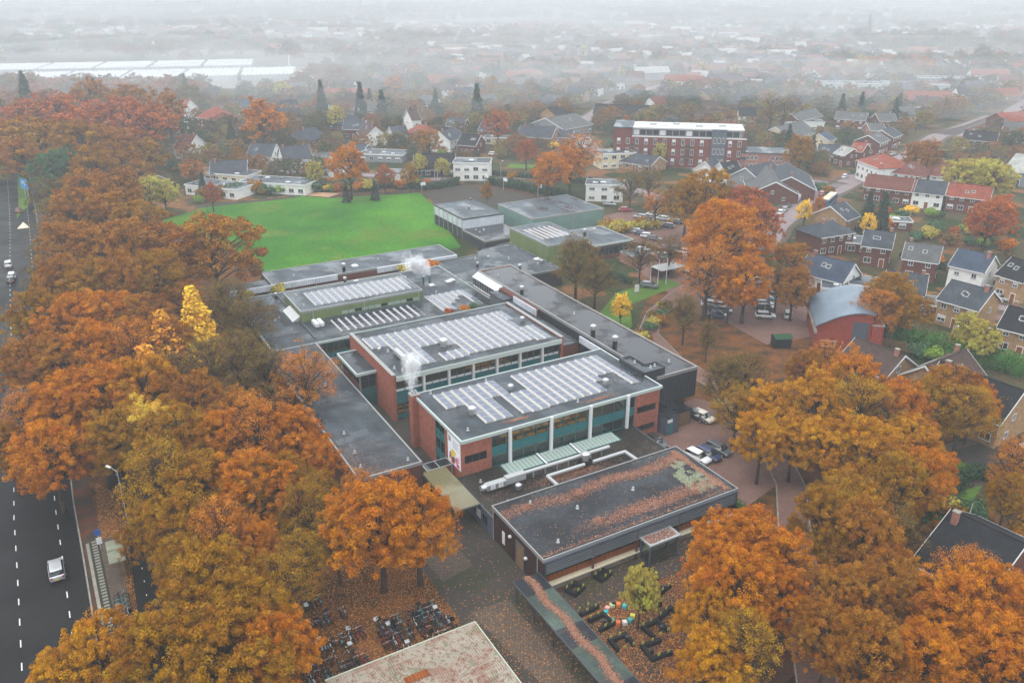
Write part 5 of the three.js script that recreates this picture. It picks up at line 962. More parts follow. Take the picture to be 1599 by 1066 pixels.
// --- E: long low building along the playing field, with its white fascia
{
  const t = block('field_wing', 'long low grey-roofed building with white fascia along the sports field', 39.6, 175.95), w = 45, d = 9.9, h = 4.5;
  shell(t, w, d, 0, h - 0.4, M.brickDark); const r = flatRoof(t, w, d, h, M.feltLight, M.coping, 0.08);
  part(t, 'white_fascia', box(-9.3, 3.3, -0.1, 14.8, h + 0.05, 0.35), M.whiteSheet); part(t, 'white_fascia', box(24.4, 3.3, -0.1, w, h + 0.05, 0.35), M.whiteSheet); part(t, 'end_post', box(-9.3, 0, -0.1, -9.0, 3.3, 0.35), M.whiteSheet);
  part(t, 'side_roof', box(-9.2, 3.9, -5.6, 0, 4.1, -0.1), M.feltLight); part(t, 'side_wall', box(-9.0, 0, -5.5, 0, 3.9, -4.6), M.brickDark);
  for (const x of [-5.8, -1, 4.5, 9.7, 29.5, 38]) part(t, 'downpipe', new G().cyl(x, 3, 0.42, 0.07, h, 0.07, 8).geo(), M.galv);
  hood(r, 17, h, -1.6, 0.9, true); skylight(r, 20.3, h, -3.6, 1.1); pipes(r, h, [[6, -4], [33, -5], [27, -6]]);
}
// --- sports halls at the field
{
  const t = block('white_hall', 'white-topped sports hall above a dark base at the field edge', 99.0, 201.2), w = 12.8, d = 19.2, h = 5.7;
  shell(t, w, d, 0, 2.9, M.darkSheet, '', 'base_wall'); shell(t, w, d, 2.9, h - 0.2, M.whiteSheet, '', 'upper_wall'); const r = flatRoof(t, w, d, h, M.feltLight, M.copingDark, 0.08); for (let k = 0; k < 7; k++) part(t, 'downpipe', new G().cyl(-0.1, 0, -k * 3 - 0.6, 0.07, h, 0.07, 6).geo(), M.galv); hood(r, 6.4, h, -9, 0.5, true); hood(r, 11.6, h, -18.2, 0.4, true);
  const l = block('changing_rooms', 'low dark-roofed annex in front of the white sports hall', 98.6, 187.6); shell(l, 12.6, 13.3, 0, 2.6, M.darkSheet, 'b'); const lr = flatRoof(l, 12.6, 13.3, 2.9, M.feltDark, M.coping, 0.08); hood(lr, 4.4, 2.9, -9, 0.55); hood(lr, 2.6, 2.9, -8, 0.4); pipes(lr, 2.9, [[3, -11], [8, -3]]);
  const g = block('green_sports_hall', 'largest green-clad sports hall with grey roof beyond the yard', 117.2, 194.3); shell(g, 24.4, 20.1, 0, 4.7, M.tealSheet); const gr = flatRoof(g, 24.4, 20.1, 4.9, M.feltLight, M.coping, 0.06); part(gr, 'expansion_ridge', box(13.4, 4.9, -20, 13.7, 5.05, -0.2), M.copingDark); part(g, 'downpipe', new G().cyl(0.2, 0, 0.1, 0.08, 4.8, 0.08, 8).cyl(13.5, 0, 0.1, 0.08, 4.8, 0.08, 8).geo(), M.galv);
  const p = block('green_panel_hall', 'square green-clad hall with six solar panel rows by bare tree', 104.8, 166.2); shell(p, 11.9, 19.2, 0, 6.0, M.greenSheet); flatRoof(p, 11.9, 19.2, 6.3, M.feltLight, M.coping, 0.06);
  [106.8, 108.3, 109.8, 111.3, 112.8, 114.3].forEach((a, k) => panelRow(a, 181.4, 6, 6.3, `${ord(k)} solar panel row from the left on the square green hall`, 'solar panels on the square green hall'));
  const f = block('flat_annex', 'low flat annex with grey roof beside the staff car park', 119.4, 166.8); shell(f, 11.5, 14.4, 0, 3.8, M.brickDark); const fr = flatRoof(f, 11.5, 14.4, 4.1, M.feltLight, M.fascia, 0.06, 0.3); hood(fr, 2.5, 4.1, -8.6, 0.9, true); glazing(f, 1, 10.5, 6, [[1.2, 3.1, 'glass']], 0.06, { glass: M.darkGlass });
  const q = block('storage_shed', 'grey flat shed roof in front of the low annex', 124.6, 158.4); shell(q, 6, 5, 0, 2.5, M.brickPink); flatRoof(q, 6, 5, 2.7, M.feltLight, M.coping, 0.05);
  const q2 = block('bicycle_shelter', 'pale flat shelter roof behind the bare tree', 124, 146); for (const [x, z] of [[0.2, -0.2], [7, -0.2], [0.2, -4], [7, -4]]) part(q2, 'post', box(x, 0, z - 0.12, x + 0.12, 2.4, z), M.darkMetal); part(q2, 'roof', box(0, 2.4, -4.4, 7.4, 2.5, 0), M.galv); part(q2, 'back_wall', box(0, 0, -4.3, 7.4, 2.2, -4.2), M.wood);
}
// --- fallen leaves on the roofs
{
  const r = rng(77), put = (list, a, b, y, s = 0.17) => { const p = W(a, b, y); list.push([p[0], p[1] + 0.015, p[2], s]); };
  const L = []; const gauss = () => (r() + r() + r() - 1.5) / 1.5, a0 = 41.4, b0 = 65.4;
  for (const [x, z] of [[26, 10], [22.3, 9.6], [17.7, 9.6], [11.2, 9.4], [3.3, 9.9], [9.7, 3.2], [15, 2.8], [20.4, 2.2], [24.3, 2.1]]) for (let k = 0; k < 260; k++) put(L, a0 + x + gauss() * 0.95, b0 + z + gauss() * 0.75, 4.83 + r() * 0.12);
  for (let k = 0; k < 15000; k++) { const x = r() * 29, band = r() < 0.55 ? 9.6 + Math.sin(x * 0.5) * 0.4 + gauss() * 1.7 : 2.7 + gauss() * 2.0, dens = band > 6 ? 0.35 + 0.65 * x / 29 : smooth(4, 16, x); if (r() < dens && band > 0.3 && band < 11.9) put(L, a0 + x, b0 + band, 4.82); }
  for (let k = 0; k < 2600; k++) put(L, a0 + 28.3 + gauss() * 0.7, b0 + 0.6 + r() * 11, 4.82); for (let k = 0; k < 900; k++) put(L, a0 + r() * 29, b0 + 0.35 + r() * r() * 0.8, 4.82); for (let k = 0; k < 700; k++) put(L, a0 + r() * 29, b0 + r() * 12, 4.82);
  leaves(L, 'fallen_leaves_roof', 'red-brown fallen leaves drifted across the dark canteen roof', LITTER, 91);
  const L2 = []; for (let k = 0; k < 7000; k++) { const s = r() * 24; put(L2, 37.6 + 1.75 + gauss() * (0.5 + 0.55 * r()) + Math.sin(s) * 0.2, 65.9 - s, 2.92, 0.15); } leaves(L2, 'fallen_leaves_walkway', 'red leaves lying along the middle of the covered walkway roof', LITTER, 92);
  const L3 = []; for (let k = 0; k < 1500; k++) put(L3, 41.6 + r() * 29, 78.6 + r() * 9 * (0.4 + 0.6 * r()), 2.92, 0.16); for (let k = 0; k < 1200; k++) put(L3, 56 + gauss() * 9, 81.5 + gauss() * 1.6, 2.92, 0.16); for (let k = 0; k < 700; k++) put(L3, 55.3 + r() * 4, 63.4 + r() * 1.5, 3.11, 0.2); for (let k = 0; k < 900; k++) put(L3, 79.4 + 8 - r() * 0.5, 92.6 + r() * 61, 7.52, 0.16); for (let k = 0; k < 500; k++) put(L3, 79.4 + r() * 8, 153.6 + r() * 0.5, 7.52, 0.18);
  for (let k = 0; k < 1300; k++) { const s = r(); put(L3, 29.4 + r() * 9 * s, 93.2 + r() * 16 * r(), 4.02, 0.16); } for (let k = 0; k < 1500; k++) put(L3, 15 + r() * 15.6, 61.8 - r() * 13, 3.11, 0.15); for (let k = 0; k < 500; k++) put(L3, 66 + gauss() * 4, 89.6 + gauss() * 0.5, 8.42, 0.16); for (let k = 0; k < 500; k++) put(L3, 52 + gauss() * 3, 90 + gauss() * 0.5, 8.42, 0.16);
  leaves(L3, 'fallen_leaves_scattered', 'scattered leaves lying on the low roofs of the school', LITTER, 93);
  // pale moss patch at the corner of the canteen roof: low cushions
  const R2 = rng(5), MS = []; for (let k = 0; k < 5200; k++) { const u = R2(), v = R2(), x = 24.4 + 3.9 * u + gauss() * 0.5, z = 1.6 + 8.6 * v * (0.35 + 0.65 * (1 - Math.abs(u - 0.55))) + gauss() * 0.5; if (x > 28.4 || z > 10.8 || (x < 25.6 && z > 7) || vnoise(x * 1.6, z * 1.6, 32, 17) < 0.34 + 0.25 * R2()) continue; put(MS, a0 + x, b0 + z, 4.81, 0.2); }
  const ms = leaves(MS, 'roof_moss', 'pale green moss near the right end of the canteen roof', [[0.2, 0.23, 0.14], [0.16, 0.18, 0.11], [0.26, 0.28, 0.2], [0.2, 0.2, 0.14]], 94); ms.userData.category = 'moss';
}
// ---------------------------------------------------------------- houses
const roofTile = (c, seed) => std({ map: tex(256, 6, (u, v) => { const r = Math.floor(v * 20), n = fbm(u, v, 4, 4, seed), t = vnoise(Math.floor(u * 24), r, 24, seed + 3), g = (v * 20) % 1; return c.map((x) => x * (0.74 + 0.32 * n + 0.2 * t) * (g < 0.16 ? 0.7 : 1)); }), bumpMap: tex(128, 6, (u, v) => ((v * 20) % 1) * 0.8 + 0.2 * Math.abs(Math.sin(u * 75)), true), bumpScale: 0.03, roughness: 0.75 });
const ROOF = { slate: roofTile([0.25, 0.265, 0.29], 201), grey: roofTile([0.33, 0.335, 0.335], 203), blue: roofTile([0.24, 0.28, 0.34], 205), black: roofTile([0.145, 0.15, 0.16], 207), red: roofTile([0.52, 0.27, 0.2], 209), redbrown: roofTile([0.4, 0.24, 0.2], 211), brown: roofTile([0.29, 0.23, 0.21], 213), pale: roofTile([0.6, 0.6, 0.58], 215) };
const WALL = { brick: M.brickDark, tan: M.brickTan, pink: M.brickPink, white: M.white, cream: M.cream, greyw: M.greyWall, black: plain(new THREE.Color(0.025, 0.027, 0.03), 0.8), pale: stucco([0.72, 0.76, 0.74], 217) };
M.houseGlass = std({ color: new THREE.Color(0.03, 0.035, 0.04), roughness: 0.08 });
function houseWindow(t, x, y, w, h, side, D, L, detail, blind) {       // side: 0 front (+z), 1 back, 2 right gable (+x), 3 left gable
  const f = 0.09, o = new THREE.Group(); o.name = 'window'; o.rotation.y = [0, Math.PI, Math.PI / 2, -Math.PI / 2][side];
  const off = side < 2 ? D / 2 : L / 2; const X = side === 1 || side === 2 ? -x : x;
  const p = new THREE.Vector3(X, y, off).applyAxisAngle(new THREE.Vector3(0, 1, 0), o.rotation.y); o.position.copy(p); t.add(o);
  part(o, 'frame', new G().box(-w / 2, 0, 0.002, w / 2, f, 0.07).box(-w / 2, h - f, 0.002, w / 2, h, 0.07).box(-w / 2, f, 0.002, -w / 2 + f, h - f, 0.07).box(w / 2 - f, f, 0.002, w / 2, h - f, 0.07).box(-0.035, f, 0.002, 0.035, h - f, 0.06).geo(), M.frameWhite);
  part(o, 'pane', box(-w / 2 + f, f, 0.002, w / 2 - f, h - f, 0.03), M.houseGlass);
  if (detail) part(o, 'sill', box(-w / 2 - 0.08, -0.1, 0.002, w / 2 + 0.08, 0, 0.14), M.concrete);
  if (blind) part(o, 'blind', box(-w / 2 + f, h * 0.5, 0.031, w / 2 - f, h - f, 0.036), M.whitePaint);
}
function gableHouse({ name = 'house', label, pos, turn, L, D, eave, ridge, type = 'g', roof, wall, detail = 1, seed = 1, group, chimney = true }) {
  const r = rng(seed), t = thing(name, label, 'house', pos, turn, group), o = 0.35, slope = (ridge - eave) / (D / 2), hip = type === 'h', ov = 0.45;
  const Lw = hip ? L + D * 0.82 : L, l = Lw / 2, d = D / 2;
  const g = new G(); g.box(-l, 0, -d, l, eave, d);
  if (!hip) for (const s of [-1, 1]) { const x = s * l; s > 0 ? g.tri([x, eave, d], [x, eave, -d], [x, ridge - 0.02, 0]) : g.tri([x, eave, -d], [x, eave, d], [x, ridge - 0.02, 0]); }
  part(t, 'wall', g.geo(), wall);
  const R = new G(), e = eave - ov * slope, th = 0.16;
  if (hip) {
    const h = L / 2, A = [-l - ov, e, d + ov], B = [l + ov, e, d + ov], C = [l + ov, e, -d - ov], E = [-l - ov, e, -d - ov], P = [-h, ridge + th, 0], Q = [h, ridge + th, 0], up = (p) => [p[0], p[1] + th, p[2]];
    R.quad(up(A), up(B), Q, P).quad(up(C), up(E), P, Q).tri(up(B), up(C), Q).tri(up(E), up(A), P).quad(A, B, up(B), up(A)).quad(B, C, up(C), up(B)).quad(C, E, up(E), up(C)).quad(E, A, up(A), up(E)).quad(E, C, B, A);
    part(t, 'roof', R.geo(), roof);
  } else for (const s of [1, -1]) {
    const q = new G(), X = l + o, a = [-X, e, s * (d + ov)], b = [X, e, s * (d + ov)], c = [X, ridge, 0], f = [-X, ridge, 0], up = (p) => [p[0], p[1] + th, p[2]], Q = (...v) => (s > 0 ? q.quad(...v) : q.quad(...v.reverse()));
    Q(up(a), up(b), up(c), up(f)); Q(f, c, b, a); Q(a, b, up(b), up(a)); Q(b, c, up(c), up(b)); Q(f, a, up(a), up(f)); part(t, 'roof', q.geo(), roof);
  }
  if (detail && !hip) part(t, 'ridge_tiles', new G().box(-l - o, ridge + th - 0.05, -0.14, l + o, ridge + th + 0.07, 0.14).geo(), roof);
  if (detail) part(t, 'gutter', new G().box(-l - 0.2, e - 0.02, d + ov, l + 0.2, e + 0.12, d + ov + 0.12).box(-l - 0.2, e - 0.02, -d - ov - 0.12, l + 0.2, e + 0.12, -d - ov).geo(), M.frameWhite);
  if (!hip && detail) for (const s of [-1, 1]) { const q = new G(), x0 = s * (l + o), x1 = x0 + s * 0.05; for (const k of [1, -1]) { const A = [x0, e - 0.05, k * (d + ov)], B = [x0, e + 0.2, k * (d + ov)], C = [x0, ridge + th + 0.04, 0], E = [x0, ridge - 0.2, 0], m = (p) => [x1, p[1], p[2]]; q.quad(m(A), m(B), m(C), m(E)); q.quad(E, C, B, A); q.quad(B, C, m(C), m(B)); } part(t, 'bargeboard', q.geo(), M.frameWhite); }
  if (chimney) { const x = (r() < 0.5 ? -1 : 1) * l * (hip ? 0.3 : 0.78), z = (r() - 0.5) * d * 0.4, y = ridge - Math.abs(z) * slope; const c = part(t, 'chimney', box(x - 0.35, y - 0.5, z - 0.3, x + 0.35, ridge + 0.95, z + 0.3), M.brickPink); part(c, 'chimney_cap', box(x - 0.42, ridge + 0.95, z - 0.37, x + 0.42, ridge + 1.05, z + 0.37), M.concrete); }
  const floors = eave > 4.4 ? 2 : 1, n = Math.max(1, Math.round(Lw / 3.1));
  for (const side of detail ? [0, 1] : [0]) for (let f = 0; f < floors; f++) for (let i = 0; i < n; i++) { const x = -l + (i + 0.5) * Lw / n; if (f === 0 && side === 0 && i === Math.floor(n / 2) && detail) { const dr = part(t, 'door', box(x - 0.5, 0.02, d + 0.002, x + 0.5, 2.15, d + 0.05), r() < 0.5 ? M.darkMetal : M.wood); part(dr, 'door_frame', new G().box(x - 0.62, 0, d + 0.002, x - 0.5, 2.3, d + 0.08).box(x + 0.5, 0, d + 0.002, x + 0.62, 2.3, d + 0.08).box(x - 0.5, 2.15, d + 0.002, x + 0.5, 2.3, d + 0.08).geo(), M.frameWhite); } else houseWindow(t, x, f * 2.75 + 0.9, f ? 1.15 : 1.7, f ? 1.15 : 1.4, side, D, Lw, detail > 1, r() < 0.4); }
  if (!hip) for (const side of [2, 3]) { houseWindow(t, (r() - 0.5) * D * 0.3, eave > 4.4 ? 3.6 : eave - 0.3 > 2.6 ? 3.0 : 0.9, 1.0, 1.2, side, D, Lw, detail > 1, false); if (detail) houseWindow(t, D * 0.2, 0.9, 1.1, 1.2, side, D, Lw, detail > 1, false); }
  if (detail) { const s = r(); if (s < 0.6) for (let k = 0; k < 2; k++) { const x = (r() - 0.5) * L * 0.7, z = d * (0.35 + 0.3 * r()), y = eave + (d - z) * slope + th + 0.03; const w = part(t, 'roof_window', new G().quad([x - 0.4, y - 0.35 * slope, z + 0.35], [x + 0.4, y - 0.35 * slope, z + 0.35], [x + 0.4, y + 0.35 * slope, z - 0.35], [x - 0.4, y + 0.35 * slope, z - 0.35]).geo(), M.darkGlass); part(w, 'frame', new G().quad([x - 0.5, y - 0.45 * slope - 0.012, z + 0.45], [x + 0.5, y - 0.45 * slope - 0.012, z + 0.45], [x + 0.5, y + 0.45 * slope - 0.012, z - 0.45], [x - 0.5, y + 0.45 * slope - 0.012, z - 0.45]).geo(), M.galv); } }
  return t;
}
HOUSES.forEach(([x, z, ang, L, D, eave, ridge, type, roof, wall, label], k) => {
  let a = ang; if (Math.cos(a) < 0) a += Math.PI;                      // the side that faces us is the front
  gableHouse({ label, pos: [x, 0, z], turn: a, L, D, eave, ridge, type, roof: ROOF[roof], wall: WALL[wall], detail: Math.hypot(x, z) < 260 ? 2 : 1, seed: 300 + k, group: 'houses of the neighbourhood' });
});
FLATS.forEach(([x, z, turn, w, d, h, wall, label], k) => {
  const r = rng(700 + k), t = thing('flat_roofed_house', label, 'house', [x, 0, z], turn, 'flat-roofed buildings of the neighbourhood');
  part(t, 'wall', box(-w / 2, 0, -d / 2, w / 2, h - 0.25, d / 2), WALL[wall]); part(t, 'roof', box(-w / 2 - 0.15, h - 0.25, -d / 2 - 0.15, w / 2 + 0.15, h, d / 2 + 0.15), k % 3 ? M.feltLight : M.feltGrey);
  part(t, 'roof_edge', new G().box(-w / 2 - 0.2, h - 0.32, d / 2 + 0.15, w / 2 + 0.2, h + 0.12, d / 2 + 0.25).box(-w / 2 - 0.2, h - 0.32, -d / 2 - 0.25, w / 2 + 0.2, h + 0.12, -d / 2 - 0.15).box(-w / 2 - 0.25, h - 0.32, -d / 2 - 0.15, -w / 2 - 0.15, h + 0.12, d / 2 + 0.15).box(w / 2 + 0.15, h - 0.32, -d / 2 - 0.15, w / 2 + 0.25, h + 0.12, d / 2 + 0.15).geo(), M.frameWhite);
  const n = Math.max(1, Math.round(w / 3.6)); for (let f = 0; f < (h > 5 ? 2 : 1); f++) for (let i = 0; i < n; i++) houseWindow(t, -w / 2 + (i + 0.5) * w / n, f * 2.9 + 0.8, Math.min(1.9, w / n * 0.6), 1.4, 0, d, w, 1, r() < 0.3); houseWindow(t, 0, 0.9, 1.2, 1.2, 3, d, w, 1, false);
  for (let i = 0; i < 3; i++) { const s = 0.5 + r() * 0.4, X = (r() - 0.5) * w * 0.7, Z = (r() - 0.5) * d * 0.6; part(t, 'rooflight', box(X - s, h, Z - s * 0.7, X + s, h + 0.25, Z + s * 0.7), r() < 0.5 ? M.whitePaint : M.darkGlass); }
});
// red building with the arched zinc roof
{
  const t = thing('arched_house', 'red brick house with arched blue-grey metal roof beside the car park', 'house', [64.8, 0, -153.6], -0.22), w = 10.4, d = 16.5; t.scale.setScalar(0.93);
  const n = 12, arc = (u) => 4.6 + 4.6 * Math.sin(0.25 + u * 1.62) / 1.0, xs = [...Array(n + 1)].map((_, i) => -w / 2 - 0.4 + (w + 0.8) * i / n), red = std({ map: brickTex([0.46, 0.3, 0.27], [[0.5, 0.2, 0.16], [0.6, 0.27, 0.21]], 9), roughness: 0.9 });
  const zinc = std({ map: tex(256, 8, (u, v) => { const k = (u * 16) % 1, q = fbm(u, v, 4, 4, 231); return [0.42, 0.48, 0.53].map((c) => c * (0.85 + 0.25 * q) * (k < 0.08 ? 0.8 : 1)); }), roughness: 0.4, metalness: 0.5 });
  const wg = new G(), poly = [[-w / 2, 0], [w / 2, 0]]; for (let i = n; i >= 0; i--) poly.push([clamp(xs[i], -w / 2, w / 2), arc(i / n) - 0.05]);
  const tris = THREE.ShapeUtils.triangulateShape(poly.map((p) => new THREE.Vector2(...p)), []); for (const [a, b, c] of tris) { wg.tri([...poly[a], d / 2], [...poly[b], d / 2], [...poly[c], d / 2]); wg.tri([...poly[c], -d / 2], [...poly[b], -d / 2], [...poly[a], -d / 2]); } poly.forEach((p, i) => { const q = poly[(i + 1) % poly.length]; wg.quad([...p, d / 2], [...p, -d / 2], [...q, -d / 2], [...q, d / 2]); }); part(t, 'wall', wg.geo(), red);
  const rg = new G(); for (let i = 0; i < n; i++) { const a = [xs[i], arc(i / n)], b = [xs[i + 1], arc((i + 1) / n)]; rg.quad([...a, d / 2 + 0.5], [...b, d / 2 + 0.5], [...b, -d / 2 - 0.5], [...a, -d / 2 - 0.5]); rg.quad([a[0], a[1] - 0.25, d / 2 + 0.5], [b[0], b[1] - 0.25, d / 2 + 0.5], [...b, d / 2 + 0.5], [...a, d / 2 + 0.5]); rg.quad([b[0], b[1] - 0.25, d / 2 + 0.5], [a[0], a[1] - 0.25, d / 2 + 0.5], [a[0], a[1] - 0.25, -d / 2 - 0.5], [b[0], b[1] - 0.25, -d / 2 - 0.5]); } part(t, 'roof', rg.geo(), zinc);
  part(t, 'side_tower', box(w / 2, 0, d / 2 - 5.4, w / 2 + 2.2, 6.6, d / 2 + 0.6), red); part(t, 'tower_edge', new G().box(w / 2 - 0.1, 6.6, d / 2 + 0.4, w / 2 + 2.3, 6.85, d / 2 + 0.7).box(w / 2 + 2.05, 6.6, d / 2 - 5.4, w / 2 + 2.3, 6.85, d / 2 + 0.4).geo(), M.concrete); part(t, 'glazed_bay', box(1.6, 0.4, d / 2 + 0.002, 4.6, 7.0, d / 2 + 0.06), M.slateSheet); houseWindow(t, -2.6, 1.2, 2.6, 1.3, 0, d, w, 2, false); houseWindow(t, 3, 0.9, 1.6, 2.2, 0, d + 0.14, w, 2, false); part(t, 'concrete_edge', box(-w / 2 - 0.5, 3.9, -d / 2, -w / 2, 4.5, d / 2 + 0.3), M.concrete);
}
// apartment block
{
  const t = thing('apartment_block', 'long red brick apartment block with pale flat roof and white windows', 'apartment building', [65.5, 0, -331], -0.18), w = 50, d = 17, h = 12;
  part(t, 'wall', box(-w / 2, 0, -d / 2, w / 2, 9.2, d / 2), M.brickBrown); part(t, 'top_storey', box(-w / 2 + 6, 9.2, -d / 2 + 1.6, w / 2 - 1.5, 11.6, d / 2 - 1.4), M.greyWall); part(t, 'corner_tower', box(-w / 2, 9.2, -d / 2, -w / 2 + 7, h - 0.2, d / 2), M.brickBrown); part(t, 'roof', new G().box(-w / 2 + 5.6, 11.6, -d / 2 + 1, w / 2 - 1, h, d / 2 - 0.8).geo(), std({ color: new THREE.Color(0.5, 0.5, 0.49), roughness: 0.8 })); part(t, 'tower_roof', box(-w / 2 - 0.3, h - 0.2, -d / 2 - 0.3, -w / 2 + 7.2, h + 0.15, d / 2 + 0.3), M.feltLight); part(t, 'balcony_edge', new G().box(-w / 2 + 7, 9.2, d / 2 - 0.2, w / 2, 9.5, d / 2 + 0.05).geo(), M.frameWhite);
  part(t, 'stair_bay', box(w / 2 - 13, 0, d / 2, w / 2 - 7.5, 12.1, d / 2 + 0.3), M.slateSheet);
  for (let f = 0; f < 3; f++) { for (let i = 0; i < 14; i++) { const x = -w / 2 + 2 + i * 3.5; if (x > w / 2 - 13.5 && x < w / 2 - 7) continue; houseWindow(t, x, f * 3 + 0.9, 1.3, 1.8, 0, d, w, 0, i % 3 === 0); if (i % 3 === 1 && f) { const b = part(t, 'balcony', box(x + 0.9, f * 3 + 0.1, d / 2 + 0.002, x + 2.8, f * 3 + 0.25, d / 2 + 1.2), M.concrete); part(b, 'balcony_rail', new G().box(x + 0.9, f * 3 + 0.25, d / 2 + 1.15, x + 2.8, f * 3 + 1.1, d / 2 + 1.2).geo(), M.darkMetal); } } for (let i = 0; i < 3; i++) houseWindow(t, w / 2 - 11.8 + i * 1.6, f * 3.4 + 1, 1.1, 1.8, 0, d + 0.6, w, 0, false); for (let i = 0; i < 4; i++) houseWindow(t, -d / 2 + 2 + i * 4, f * 3 + 0.9, 1.3, 1.8, 3, d, w, 0, false); }
  for (let i = 0; i < 16; i++) part(t, 'top_window', box(-w / 2 + 7.5 + i * 2.5, 9.7, d / 2 - 1.4, -w / 2 + 9.6 + i * 2.5, 11.2, d / 2 - 1.34), i % 4 ? M.houseGlass : M.whitePaint);
  for (let i = 0; i < 9; i++) part(t, 'rooftop_unit', box(-w / 2 + 9 + i * 4.4, h, -3 + (i % 3) * 2, -w / 2 + 11.6 + i * 4.4, h + 0.5, -1.4 + (i % 3) * 2), i % 2 ? M.galv : M.whitePaint);
  t.scale.y = 1.22; const a = thing('brick_annex', 'pale brick block with white windows at right of apartment building', 'building', [97, 0, -322], -0.2); part(a, 'wall', box(-9, 0, -6, 9, 6.4, 6), M.brickPink); part(a, 'roof', box(-9.3, 6.4, -6.3, 9.3, 6.8, 6.3), M.feltLight); for (let f = 0; f < 2; f++) for (const x of [-6.6, -5, -3.4, 2.6, 4.2, 5.8]) houseWindow(a, x, f * 3 + 0.9, 1.1, 1.7, 0, 12, 18, 0, false);
}
// ---------------------------------------------------------------- trees
function leafCloud(clumps, leafSize, perArea, seed, tint = 0.22, droop = 0) {    // clumps: [x, y, z, r]; small leaf faces through each clump
  const r = rng(seed), counts = clumps.map((c) => Math.max(3, Math.round(4 * Math.PI * c[3] * c[3] * perArea * (c[4] ?? 1)))), total = counts.reduce((a, b) => a + b, 0);
  const P = new Float32Array(total * 12), N = new Float32Array(total * 12), C = new Float32Array(total * 12), I = new Uint32Array(total * 6); let o = 0, q6 = 0, vtx = 0;
  clumps.forEach(([cx, cy, cz, cr, , tone = 0.5], ci) => {
    const ct = 1 + (r() - 0.5) * 2 * tint + (tone - 0.5) * 0.3, ch = (r() - 0.5) * 0.2 + (tone - 0.5) * 0.24;
    for (let i = 0; i < counts[ci]; i++) {
      const t = r() * 6.2832, z = r() * 1.75 - 0.75, q = Math.sqrt(Math.max(0, 1 - z * z)), k = cr * (0.3 + 0.85 * Math.sqrt(r())), d0 = q * Math.cos(t), d2 = q * Math.sin(t);
      const x = cx + d0 * k, y = cy + z * k * 0.85 - droop * (d0 * d0 + d2 * d2) * k, w = cz + d2 * k, s = leafSize * (0.6 + 0.8 * r());
      let nx = d0 + (r() - 0.5) * 1.5, ny = z + 0.35 + (r() - 0.5) * 1.3, nz = d2 + (r() - 0.5) * 1.5; const nl = 1 / (Math.hypot(nx, ny, nz) || 1); nx *= nl; ny *= nl; nz *= nl;
      const ax = r() - 0.5, ay = r() - 0.5, az = r() - 0.5; let ux = ay * nz - az * ny, uy = az * nx - ax * nz, uz = ax * ny - ay * nx; const ul = 1 / (Math.hypot(ux, uy, uz) || 1); ux *= ul; uy *= ul; uz *= ul;
      const vx = ny * uz - nz * uy, vy = nz * ux - nx * uz, vz = nx * uy - ny * ux, l = ct * (0.68 + 0.64 * r()), h = ch + (r() - 0.5) * 0.3;
      for (let j = 0; j < 4; j++) {
        const a = s * [-0.55, 0, 0.55, 0.05][j], c = s * [0, 0.42, 0.05, -0.4][j], e = j & 1 ? s * 0.1 : 0;
        P[o] = x + ux * a + vx * c + nx * e; P[o + 1] = y + uy * a + vy * c + ny * e; P[o + 2] = w + uz * a + vz * c + nz * e; N[o] = nx; N[o + 1] = ny; N[o + 2] = nz; C[o] = l; C[o + 1] = l * (1 + h); C[o + 2] = l * (1 + h * 0.5); o += 3;
      }
      I[q6] = vtx; I[q6 + 1] = vtx + 3; I[q6 + 2] = vtx + 1; I[q6 + 3] = vtx + 1; I[q6 + 4] = vtx + 3; I[q6 + 5] = vtx + 2; q6 += 6; vtx += 4;
    }
  });
  const g = new THREE.BufferGeometry(); g.setAttribute('position', new THREE.BufferAttribute(P, 3)); g.setAttribute('normal', new THREE.BufferAttribute(N, 3)); g.setAttribute('color', new THREE.BufferAttribute(C, 3)); g.setIndex(new THREE.BufferAttribute(I, 1)); return g;
}
